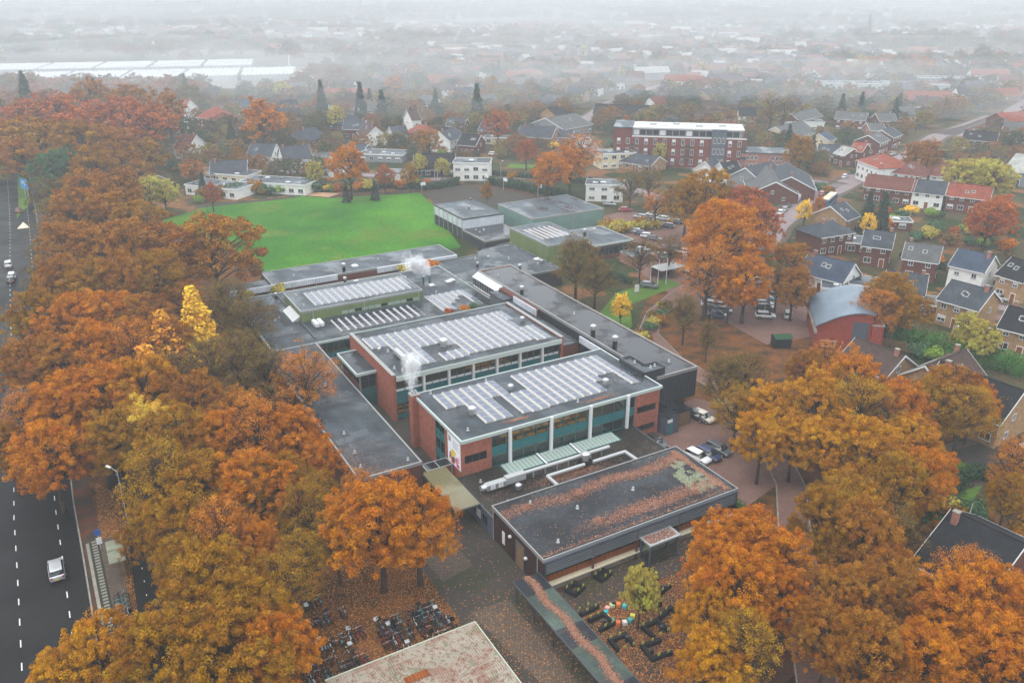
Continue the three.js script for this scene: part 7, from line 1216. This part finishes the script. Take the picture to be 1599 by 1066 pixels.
hedge([[-30, -283], [-19, -293]], 2.4, 2.2, M.hedgeDark, 'dark hedge along the left end of the playground', 403, 0.5, 4); hedge([[-8, -293], [2, -286], [16, -273], [19, -268]], 2.6, 2.6, M.hedgeDark, 'dark hedge along the far side of the playground', 405, 0.5, 4);
hedge([[8, -302], [-10, -309], [-24, -306]], 1.6, 1.6, M.hedgeDark, 'clipped hedge before the white cube house', 407, 0.5, 4); hedge([[22, -296], [34, -292]], 2, 2.4, M.hedgeDark, 'hedge at the foot of the two orange trees', 409, 0.5, 4); hedge([[-92, -280], [-72, -285], [-60, -284]], 2, 2, M.hedgeDark, 'hedge behind the long jump pit', 411, 0.5, 4); hedge([[-52, -286], [-40, -288], [-30, -284.6]], 2.2, 2, M.hedgeDark, 'hedge behind the far goal line of the field', 413, 0.5, 4);
hedge([Wp(71.8, 77), Wp(72.4, 70), Wp(72.6, 65)], 1.6, 1.5, M.hedge, 'hedge along the right end of the canteen', 415, 0.28, 12); hedge([[108, -196], [100, -206]], 1.8, 1.4, M.hedgeDark, 'clipped hedge beside the red tree', 417, 0.35, 8); hedge([[54, -92], [66, -102], [74, -100]], 2.2, 2.6, M.hedgeDark, 'rough dark hedge above the vast black roof', 419, 0.3, 9); hedge([Wp(88.4, 98), Wp(88.6, 150)], 1.4, 1.6, leafMat(0.11, 0.13, 0.03), 'rough olive shrubs at the foot of the dark wing', 421, 0.3, 7); hedge([[18, -196], [28, -186]], 1.6, 2, M.hedgeDark, 'dark shrubs in front of the square green hall', 423, 0.35, 8);
const bushGeo = [0, 1, 2].map((k) => { const r = rng(500 + k), K = []; for (let i = 0; i < 14; i++) { const a = r() * 6.28, q = Math.sqrt(r()); K.push([Math.cos(a) * q * 0.75, 0.35 + r() * 0.75, Math.sin(a) * q * 0.75, 0.3 + 0.2 * r()]); } return leafCloud(K, 0.2, 26, 510 + k, 0.2); }), bushStem = new G().tube([0, 0, 0], [0.2, 0.8, 0.1], 0.05, 0.02, 4, false).tube([0, 0, 0], [-0.3, 0.9, 0.1], 0.05, 0.02, 4, false).tube([0, 0, 0], [0.1, 0.9, -0.3], 0.05, 0.02, 4, false).geo();
const bushCount = {};
function bush(x, z, s, kind, k, where) { const key = FOLNAME[kind] + where, n = bushCount[key] = (bushCount[key] ?? 0) + 1, t = thing('shrub', `${nth(n)} ${FOLNAME[kind]} shrub from the near end ${where}`, 'shrub', [x, 0, z], k * 1.7, 'garden shrubs'); part(t, 'stems', bushStem, M.bark); part(t, 'foliage', bushGeo[k % 3], FOL[kind]); t.scale.set(s, s * 0.95, s); }
{ const r = rng(616), kinds = ['Y3', 'R', 'E', 'V', 'Y', 'E', 'O', 'F', 'N']; for (let k = 0; k < 34; k++) { const u = k / 33; bush(lerp(-104, -30, u) + r() * 3, lerp(-262, -285, Math.sqrt(u)) - 2 - r() * 6, 1.6 + r() * 1.8, kinds[Math.floor(r() * 9)], k, 'along the field edge'); } for (let k = 0; k < 40; k++) { const x = 62 + r() * 60, z = -140 - r() * 90; if (HOUSES.some((h) => Math.hypot(h[0] - x, h[1] - z) < 9) || Math.abs(x - 67) < 8 && z > -170) continue; bush(x, z, 0.9 + r() * 1.5, kinds[Math.floor(r() * 9)], k, 'in the gardens right of the school'); } for (let k = 0; k < 90; k++) { const x = 84 + r() * 80, z = -198 - r() * 86; if (HOUSES.some((h) => Math.hypot(h[0] - x, h[1] - z) < 8.5) || Math.abs((x - 58) * 1.9 + z + 196) < 30 && x < 100) continue; bush(x, z, 1.1 + r() * 1.7, kinds[Math.floor(r() * 9)], k, 'in the allotments before the terraces'); } for (let k = 0; k < 14; k++) bush(26 + r() * 16, -236 + r() * 8, 1.5 + r() * 1.2, ['Y3', 'V', 'Y3'][k % 3], k, 'between the car park rows'); for (let k = 0; k < 16; k++) bush(20 + k * 0.9, -140 - k * 2.2 + r() * 6, 0.8 + r(), ['V', 'E', 'Y3', 'N'][k % 4], k, 'on the lawn beside the dark wing'); for (let k = 0; k < 12; k++) bush(54 + r() * 16, -86 - r() * 14, 1 + r(), ['E', 'V', 'O', 'Y3'][k % 4], k, 'above the vast black roof'); for (let k = 0; k < 46; k++) { const x = -120 + r() * 260, z = -300 - r() * 80; if (HOUSES.some((h) => Math.hypot(h[0] - x, h[1] - z) < 12)) continue; bush(x, z, 1.4 + r() * 1.6, kinds[Math.floor(r() * 9)], k, 'in the gardens behind the field'); } }
// shrubs growing on the roofs' edge planters
[[33.4, 174.6, 'Y3'], [40.6, 174.6, 'Y3'], [70.3, 174.2, 'Y3'], [77.4, 174.2, 'S'], [71.6, 141.8, 'E'], [69.6, 141.6, 'S'], [66, 141.5, 'R']].forEach(([a, b, kind], k) => { const p = W(a, b), t = thing('shrub', `${ord(k)} small ${FOLNAME[kind]} shrub rising behind the low school roofs`, 'shrub', [p[0], a > 65 && b < 150 ? 4.0 : 2.2, p[2]], k, 'shrubs among the school roofs'); part(t, 'stems', bushStem, M.bark); part(t, 'foliage', bushGeo[k % 3], FOL[kind]); t.scale.setScalar(a > 65 && b < 150 ? 1.1 : 1.9); });
// pergola at the tan house, fence panels, playground fence
{ const t = thing('pergola', 'white pergola with glass strips behind the tall hedge', 'pergola', [91.2, 0, -152.6], -0.94); part(t, 'frame', new G().box(-2.8, 2.5, 1.6, 2.8, 2.62, 1.75).box(-2.8, 2.9, -1.75, 2.8, 3.02, -1.6).box(-2.8, 0, 1.6, -2.65, 2.5, 1.75).box(2.65, 0, 1.6, 2.8, 2.5, 1.75).geo(), M.frameWhite); for (let k = 0; k < 9; k++) part(t, 'rafter', new G().quad([-2.75 + k * 0.66, 2.64, 1.7], [-2.55 + k * 0.66, 2.64, 1.7], [-2.55 + k * 0.66, 3.04, -1.7], [-2.75 + k * 0.66, 3.04, -1.7]).geo(), M.frameWhite); for (let k = 0; k < 8; k++) part(t, 'glass_strip', new G().quad([-2.55 + k * 0.66, 2.62, 1.7], [-2.09 + k * 0.66, 2.62, 1.7], [-2.09 + k * 0.66, 3.02, -1.7], [-2.55 + k * 0.66, 3.02, -1.7]).geo(), M.darkGlass); }
{ const t = thing('red_fence', 'rust-red board fence along the staff car park', 'fence', [30, 0, -217], -0.75); for (let k = 0; k < 26; k++) part(t, 'fence_board', box(k * 0.72 + 0.015, 0, 0, k * 0.72 + 0.705, 1.9, 0.06), M.wood); part(t, 'fence_rail', box(0, 1.5, -0.08, 18.7, 1.6, 0), M.wood); }
{ const t = thing('garden_fence', 'grey timber garden fence under the olive tree', 'fence', [71.5, 0, -150.4], -0.7); for (let k = 0; k < 16; k++) part(t, 'fence_panel', box(k * 0.9 + 0.02, 0, 0, k * 0.9 + 0.88, 1.8, 0.05), M.timber); }
// steam above the flues: loose translucent puffs
{
  const steam = (x, y, z, n, rise, drift, s0, s1, label, seed) => { const r = rng(seed), g = []; for (let k = 0; k < n; k++) { const u = (k + 0.5) / n, s = lerp(s0, s1, Math.pow(u, 0.8)) * (0.6 + 0.6 * r()), geo = new THREE.IcosahedronGeometry(s, 4), p = geo.attributes.position; for (let i = 0; i < p.count; i++) { const X = p.getX(i), Y = p.getY(i), Z = p.getZ(i), f = 0.55 + 0.85 * vnoise((X / s + 2) * 1.8 + k * 3, (Y / s + Z / s * 0.7 + 4) * 1.8, 32, seed); p.setXYZ(i, X * f, Y * f * 1.25, Z * f); } geo.translate(x + drift * Math.pow(u, 1.6) + (r() - 0.5) * s * 1.7, y + rise * u, z + (r() - 0.5) * s * 1.5 - drift * u * 0.3); geo.deleteAttribute('uv'); geo.computeVertexNormals(); g.push(geo); } sole('steam', mergeGeometries(g), new THREE.MeshStandardMaterial({ color: 0xf4f5f6, roughness: 1, transparent: true, opacity: 0.085, depthWrite: false }), label, 'steam', null, 'stuff'); };
  for (const dx of [-0.5, 0]) { const a = W(42.1 + dx, 103.9); steam(a[0], 9.3, a[2], 20, 5.4, 0.5, 0.14, 1.0, dx ? 'left plume of white steam from the brick chimney' : 'right plume of white steam from the brick chimney', 801 + dx * 2); }
  for (const x of [69.3, 70.8]) { const b = W(x, 161.4); steam(b[0], 5.9, b[2], 20, 3.6, -3.2, 0.2, 1.5, x < 70 ? 'left drifting steam plume above the two low roof flues' : 'right drifting steam plume above the two low roof flues', 805 + Math.round(x)); }
}
// --- fallen leaves on the ground under the near trees
{ const r = rng(171), L = []; for (let k = 0; k < 34000; k++) { const a = 10 + r() * 31, b = 46 + r() * 36; if (a > 14.6 && a < 30.8 && b < 62.1) continue; if (a > 31 && r() < 0.62 + 0.3 * smooth(60, 72, b)) continue; const p = W(a, b); L.push([p[0], 0.05, p[2], 0.17]); } for (let k = 0; k < 20000; k++) { const a = 41.6 + r() * 26, b = 45 + r() * 20; if (b > 60.5 && r() < 0.8) continue; const p = W(a, b); L.push([p[0], 0.05, p[2], 0.17]); } for (let k = 0; k < 7000; k++) { const s = r(), x = lerp(-44, -60, s), z = lerp(-66, -98, s), o = 1 + r() * 6; L.push([x + o * 0.87, 0.12, z + o * 0.5 - 3, 0.17]); } leaves(L, 'fallen_leaves_ground', 'orange and brown fallen leaves covering the yard around the bicycle racks', [[0.36, 0.15, 0.04], [0.28, 0.11, 0.035], [0.42, 0.2, 0.06], [0.2, 0.085, 0.03]], 172); }
// ---------------------------------------------------------------- the town in the haze
{
  const r = rng(31337), spots = [...HOUSES.map((h) => [h[0], h[1], 11]), ...FLATS.map((h) => [h[0], h[1], h[3] * 0.6]), ...TREES.map((t) => [t[0], t[1], t[2] * 0.8]), [60, -331, 34], [97, -322, 14]];
  const streets = [[[58, -196], [66, -214], [77, -238], [92, -262], [116, -290], [133, -312], [163, -345], [198, -394], [260, -460]], [[116, -290], [98, -306], [60, -330], [36, -350], [30, -420], [60, -520], [130, -660]], [[205, -398], [232, -420], [272, -465], [330, -540]]];
  const nearStreet = (x, z) => streets.some((s) => s.some((p, i) => { const q = s[i + 1]; if (!q) return false; const dx = q[0] - p[0], dz = q[1] - p[1], t = clamp(((x - p[0]) * dx + (z - p[1]) * dz) / (dx * dx + dz * dz)); return Math.hypot(x - p[0] - t * dx, z - p[1] - t * dz) < 11; }));
  const free = (x, z, d) => spots.every((s) => Math.hypot(s[0] - x, s[1] - z) > s[2] + d) && !nearStreet(x, z);
  const inView = (x, z) => Math.abs(x) < -z * 0.66 + 20, greenhouse = (x, z) => x < -150 && z < -560 && z > -900 && x > -460, wood = (x, z) => x < -175 && z > -560;
  const roofs = ['slate', 'grey', 'black', 'red', 'redbrown', 'brown', 'slate', 'red'], walls = ['brick', 'brick', 'white', 'pink', 'tan', 'white'], names = { slate: 'slate grey', grey: 'grey', black: 'black', red: 'orange-red', redbrown: 'dull red', brown: 'brown' }, wn = { brick: 'brick', white: 'white', pink: 'pinkish', tan: 'tan' };
  const protos = []; for (let k = 0; k < 16; k++) { const rf = roofs[k % 8], wl = walls[(k * 5) % 6], terrace = k % 4 === 3; protos.push({ o: null, rf, wl, L: terrace ? 26 : 8 + (k % 5), D: 8.5 + k % 3, e: k % 3 ? 5.2 : 3.2, h: k % 3 ? 8.6 : 7.4, type: k % 7 === 6 ? 'h' : 'g', terrace }); }
  let n = 0; const used = {};
  for (let tries = 0; tries < 9000 && n < 205; tries++) {
    const z = -345 - Math.pow(r(), 1.25) * 640, x = (r() * 2 - 1) * (-z * 0.66), p = protos[Math.floor(r() * 16)];
    if (!inView(x, z) || greenhouse(x, z) || wood(x, z) || !free(x, z, p.terrace ? 17 : 10) || z < -700 && r() < 0.3) continue;
    if (x < 60 && (p.rf === 'red') && r() < 0.6) continue;
    const turn = [0.3, -0.45, 0.9, -0.1][(Math.floor(x / 90) + Math.floor(z / 80) + 400) % 4] + (r() - 0.5) * 0.14, dist = Math.hypot(x, z);
    const side = x < -120 ? 'left of the hazy town' : x < 60 ? 'middle of the hazy town' : 'right of the hazy town', depth = dist < 480 ? 'nearer rows' : dist < 700 ? 'middle rows' : 'faint far rows', key = names[p.rf] + wn[p.wl] + side + depth, c = used[key] = (used[key] ?? 0) + 1, label = `${nth(c)} ${wn[p.wl]} house with ${names[p.rf]} roof, ${depth} ${side}`;
    if (!p.o) p.o = gableHouse({ name: 'distant_house', label, pos: [x, 0, z], turn, L: p.L, D: p.D, eave: p.e, ridge: p.h, type: p.type, roof: ROOF[p.rf], wall: WALL[p.wl], detail: 0, seed: 1000 + n, group: 'houses of the hazy town' }); else copy(p.o, [x, 0, z], turn, label);
    spots.push([x, z, p.terrace ? 15 : 8]); n++;
  }
  // greenhouses, church, industrial halls
  const gl = std({ color: new THREE.Color(0.46, 0.48, 0.49), roughness: 0.35 });
  const span = new G().quad([0, 4, 30], [1.6, 4.7, 30], [1.6, 4.7, -30], [0, 4, -30]).quad([1.6, 4.7, 30], [3.2, 4, 30], [3.2, 4, -30], [1.6, 4.7, -30]).tri([0, 4, 30], [3.2, 4, 30], [1.6, 4.7, 30]).geo(), gwall = box(0, 0, -30, 38.4, 4, 30);
  for (let k = 0; k < 10; k++) { const q = k % 5, row = k < 5 ? 0 : 1, t = thing('greenhouse', `${ord(q)} pale greenhouse block from the left, ${row ? 'back' : 'front'} line beyond the wood`, 'greenhouse', [-366 + q * 40 - row * 54, 0, -625 - q * 10 - row * 76], 0.25, 'greenhouses beyond the wood'); for (let i = 0; i < 12; i++) part(t, 'roof_span', span, gl).position.x = i * 3.2; part(t, 'wall', gwall, gl); }
  area('greenhouse_yard', [[-420, -560], [-180, -590], [-170, -640], [-400, -610]], 0.05, M.concrete);
  { const t = thing('boiler_chimney', 'thin white chimney at the end of the greenhouses', 'chimney', [-176, 0, -690], 0); part(t, 'stack', new G().tube([0, 0, 0], [0, 14, 0], 0.5, 0.4, 10).geo(), M.whitePaint); part(t, 'base', box(-4, 0, -4, 4, 5, 4), M.white); }
  { const t = thing('church', 'grey church with slender pointed spire in the haze', 'church', [455, 0, -1140], 0.4), m = ROOF.slate; part(t, 'nave', box(-26, 0, -7, 0, 9, 7), M.brickDark); part(t, 'nave_roof', new G().quad([-26.5, 8.6, 8], [0, 8.6, 8], [0, 14, 0], [-26.5, 14, 0]).quad([0, 8.6, -8], [-26.5, 8.6, -8], [-26.5, 14, 0], [0, 14, 0]).geo(), m); part(t, 'tower', box(1.2, 0, -2.8, 6.8, 16, 2.8), M.brickDark); part(t, 'spire', new G().tube([4, 16, 0], [4, 31, 0], 3.2, 0.15, 8).geo(), m); }
  [[470, -640, 46, 18, 8, 0.1, 'first'], [260, -560, 40, 18, 7, -0.3, 'second'], [-20, -560, 34, 16, 6, 0.2, 'third'], [560, -820, 60, 20, 8, 0, 'fourth']].forEach(([x, z, w, d, h, a, o]) => { const t = thing('industrial_hall', `${o} long flat industrial hall standing in the haze`, 'industrial hall', [x, 0, z], a, 'industrial halls in the haze'); part(t, 'wall', box(-w / 2, 0, -d / 2, w / 2, h - 0.3, d / 2), WALL.pale); part(t, 'roof', box(-w / 2 - 0.3, h - 0.3, -d / 2 - 0.3, w / 2 + 0.3, h, d / 2 + 0.3), M.feltLight); part(t, 'roof_edge', box(-w / 2 - 0.3, h - 0.4, d / 2 + 0.3, w / 2 + 0.3, h + 0.2, d / 2 + 0.4), M.whitePaint); for (let k = 0; k < 5; k++) part(t, 'door', box(-w / 2 + 2 + k * w / 5, 0, d / 2, -w / 2 + 5 + k * w / 5, 3.4, d / 2 + 0.05), M.slateSheet); });
  // single trees between the houses
  const kinds = ['B', 'B', 'V', 'N', 'O', 'N', 'R', 'V', 'B', 'Y3', 'D', 'N']; let m = 0;
  for (let tries = 0; tries < 6000 && m < 76; tries++) { const z = -300 - Math.pow(r(), 1.1) * 560, x = (r() * 2 - 1) * (-z * 0.68); if (!inView(x, z) || greenhouse(x, z) || !free(x, z, 2.5)) continue; if (x > -62 && x < 66 && z > -330) continue; const kind = x < -150 && z > -560 ? ['R', 'B', 'B', 'V', 'R', 'D'][Math.floor(r() * 6)] : kinds[Math.floor(r() * 12)], R = kind === 'D' ? 2 + r() * 1.6 : 2.6 + r() * 3.6; plantTree(x, z, R, kind === 'D' ? R * 4.6 : 1.7 * R + 4.5, kind, 3000 + m); spots.push([x, z, R * 0.6]); m++; }
  // beyond that, woods and roofs that read as one mass
  const mass = (name, label, geo, mat, list) => { const im = new THREE.InstancedMesh(geo, mat, list.length), o = new THREE.Object3D(), c = new THREE.Color(); list.forEach(([x, y, z, sx, sy, sz, a, col], i) => { o.position.set(x, y, z); o.rotation.set(0, a, 0); o.scale.set(sx, sy, sz); o.updateMatrix(); im.setMatrixAt(i, o.matrix); c.setRGB(...col); im.setColorAt(i, c); }); im.name = name; scene.add(im); tag(im, label, 'distant woods', null, 'stuff'); return im; };
  const far = PROTO.far[0].crown.clone(); far.translate(0, -3, 0); const W1 = [], pal = [[0.2, 0.11, 0.04], [0.16, 0.12, 0.04], [0.1, 0.1, 0.05], [0.24, 0.1, 0.035], [0.07, 0.08, 0.05], [0.14, 0.1, 0.06]];
  for (let k = 0; k < 7600; k++) { const z = -560 - Math.pow(r(), 0.8) * 2600, x = (r() * 2 - 1) * (-z * 0.7), cl = fbm((x / 3000 + 5) % 1, (z / 3000 + 5) % 1, 12, 3, 77); if (greenhouse(x, z) && z > -800 || cl < 0.47 && z > -1500 || cl < 0.4) continue; if (z > -900 && !free(x, z, 3)) continue; const s = 0.7 + r() * 0.7; W1.push([x, 0, z, s, s * (0.85 + 0.3 * r()), s, r() * 6, pal[Math.floor(r() * 6)]]); }
  for (let k = 0; k < 9000; k++) { const z = -290 - r() * 800, x = (r() * 2 - 1) * (-z * 0.66); if (!inView(x, z) || greenhouse(x, z) || x > -64 && x < 66 && z > -335 || !free(x, z, 0.5)) continue; const s = r() < 0.45 ? 0.16 + r() * 0.25 : (z > -400 ? 0.3 : 0.45) + r() * 0.5; W1.push([x, 0, z, s, s, s, r() * 6, [[0.2, 0.11, 0.04], [0.1, 0.1, 0.045], [0.26, 0.12, 0.04], [0.06, 0.08, 0.04], [0.24, 0.18, 0.05], [0.13, 0.1, 0.06]][Math.floor(r() * 6)]]); }
  for (let k = 0; k < 700; k++) { const x = -170 - r() * 330, z = -330 - r() * 230; if (!inView(x, z) || x > -z * -0.36) continue; const s = 0.75 + r() * 0.6; W1.push([x, 0, z, s, s, s, r() * 6, [[0.26, 0.1, 0.045], [0.2, 0.12, 0.04], [0.3, 0.1, 0.04], [0.14, 0.11, 0.04]][Math.floor(r() * 4)]]); }
  mass('distant_woods', 'hazy autumn woods filling the land towards the horizon', far, std({ vertexColors: true, roughness: 0.95 }), W1);
  const hs = new G().quad([-5, 0, 4], [5, 0, 4], [5, 5, 4], [-5, 5, 4]).quad([5, 0, -4], [-5, 0, -4], [-5, 5, -4], [5, 5, -4]).quad([5, 0, 4], [5, 0, -4], [5, 5, -4], [5, 5, 4]).quad([-5, 0, -4], [-5, 0, 4], [-5, 5, 4], [-5, 5, -4]).tri([5, 5, 4], [5, 5, -4], [5, 8.4, 0]).tri([-5, 5, -4], [-5, 5, 4], [-5, 8.4, 0]).quad([-5.3, 4.8, 4.4], [5.3, 4.8, 4.4], [5.3, 8.5, 0], [-5.3, 8.5, 0]).quad([5.3, 4.8, -4.4], [-5.3, 4.8, -4.4], [-5.3, 8.5, 0], [5.3, 8.5, 0]).geo(), H2 = [], hp = [[0.09, 0.09, 0.1], [0.2, 0.1, 0.075], [0.14, 0.13, 0.13], [0.36, 0.36, 0.35], [0.17, 0.1, 0.075]];
  for (let k = 0; k < 2200; k++) { const z = -520 - Math.pow(r(), 0.9) * 1000, x = (r() * 2 - 1) * (-z * 0.66); if (greenhouse(x, z) || x < -250 && z > -1000 || !free(x, z, 6) || fbm((x / 3000 + 5) % 1, (z / 3000 + 5) % 1, 12, 3, 77) > 0.54) continue; const s = 0.85 + r() * 0.3; H2.push([x, 0, z, s * (r() < 0.25 ? 2.4 : 1), s, s, [0.3, -0.45, 0.9, -0.1][(Math.floor(x / 90) + Math.floor(z / 80) + 800) % 4], hp[Math.floor(r() * 5)]]); }
  tag(mass('distant_rooftops', 'mass of faint rooftops of the town near the horizon', hs, plain(0xffffff, 0.8), H2), null, 'distant town');
  // added mist banks that thicken the far haze: wide, flat, very thin puffs
  const mistMat = new THREE.MeshStandardMaterial({ color: new THREE.Color(0.62, 0.64, 0.65), roughness: 1, transparent: true, opacity: 0.06, depthWrite: false });
  [[-560, 240, 110, 16], [-740, 300, 140, 24], [-980, 380, 190, 30], [-1320, 500, 260, 36], [-1800, 680, 360, 42]].forEach(([z0, rx, rz, ry], k) => {
    const R = rng(2200 + k), g = []; for (let x = z0 * 0.74; x < -z0 * 0.74; x += rx * (0.5 + 0.3 * R())) {
      const geo = new THREE.IcosahedronGeometry(1, 12), p = geo.attributes.position, ox = R() * 9, oz = R() * 9, sx = rx * (0.75 + 0.5 * R()), sz = rz * (0.7 + 0.6 * R()), sy = ry * (0.8 + 0.35 * R());
      for (let i = 0; i < p.count; i++) { const X = p.getX(i), Y = p.getY(i), Z = p.getZ(i), f = 0.9 + 0.2 * vnoise(X * 2.2 + ox + 4, Z * 2.2 + Y * 1.5 + oz + 4, 32, 61); p.setXYZ(i, X * f * sx, Math.max(Y * f * sy, -2), Z * f * sz); }
      geo.translate(x, 6, z0 + (R() - 0.5) * rz * 0.8); geo.deleteAttribute('uv'); geo.computeVertexNormals(); g.push(geo);
    }
    sole('added_mist_cloud', mergeGeometries(g), mistMat, `${ord(k)} added low bank of mist thickening the far haze, counted outwards`, 'mist', 'added banks of mist over the far town', 'stuff');
  });
}
renderer.render(scene, camera);
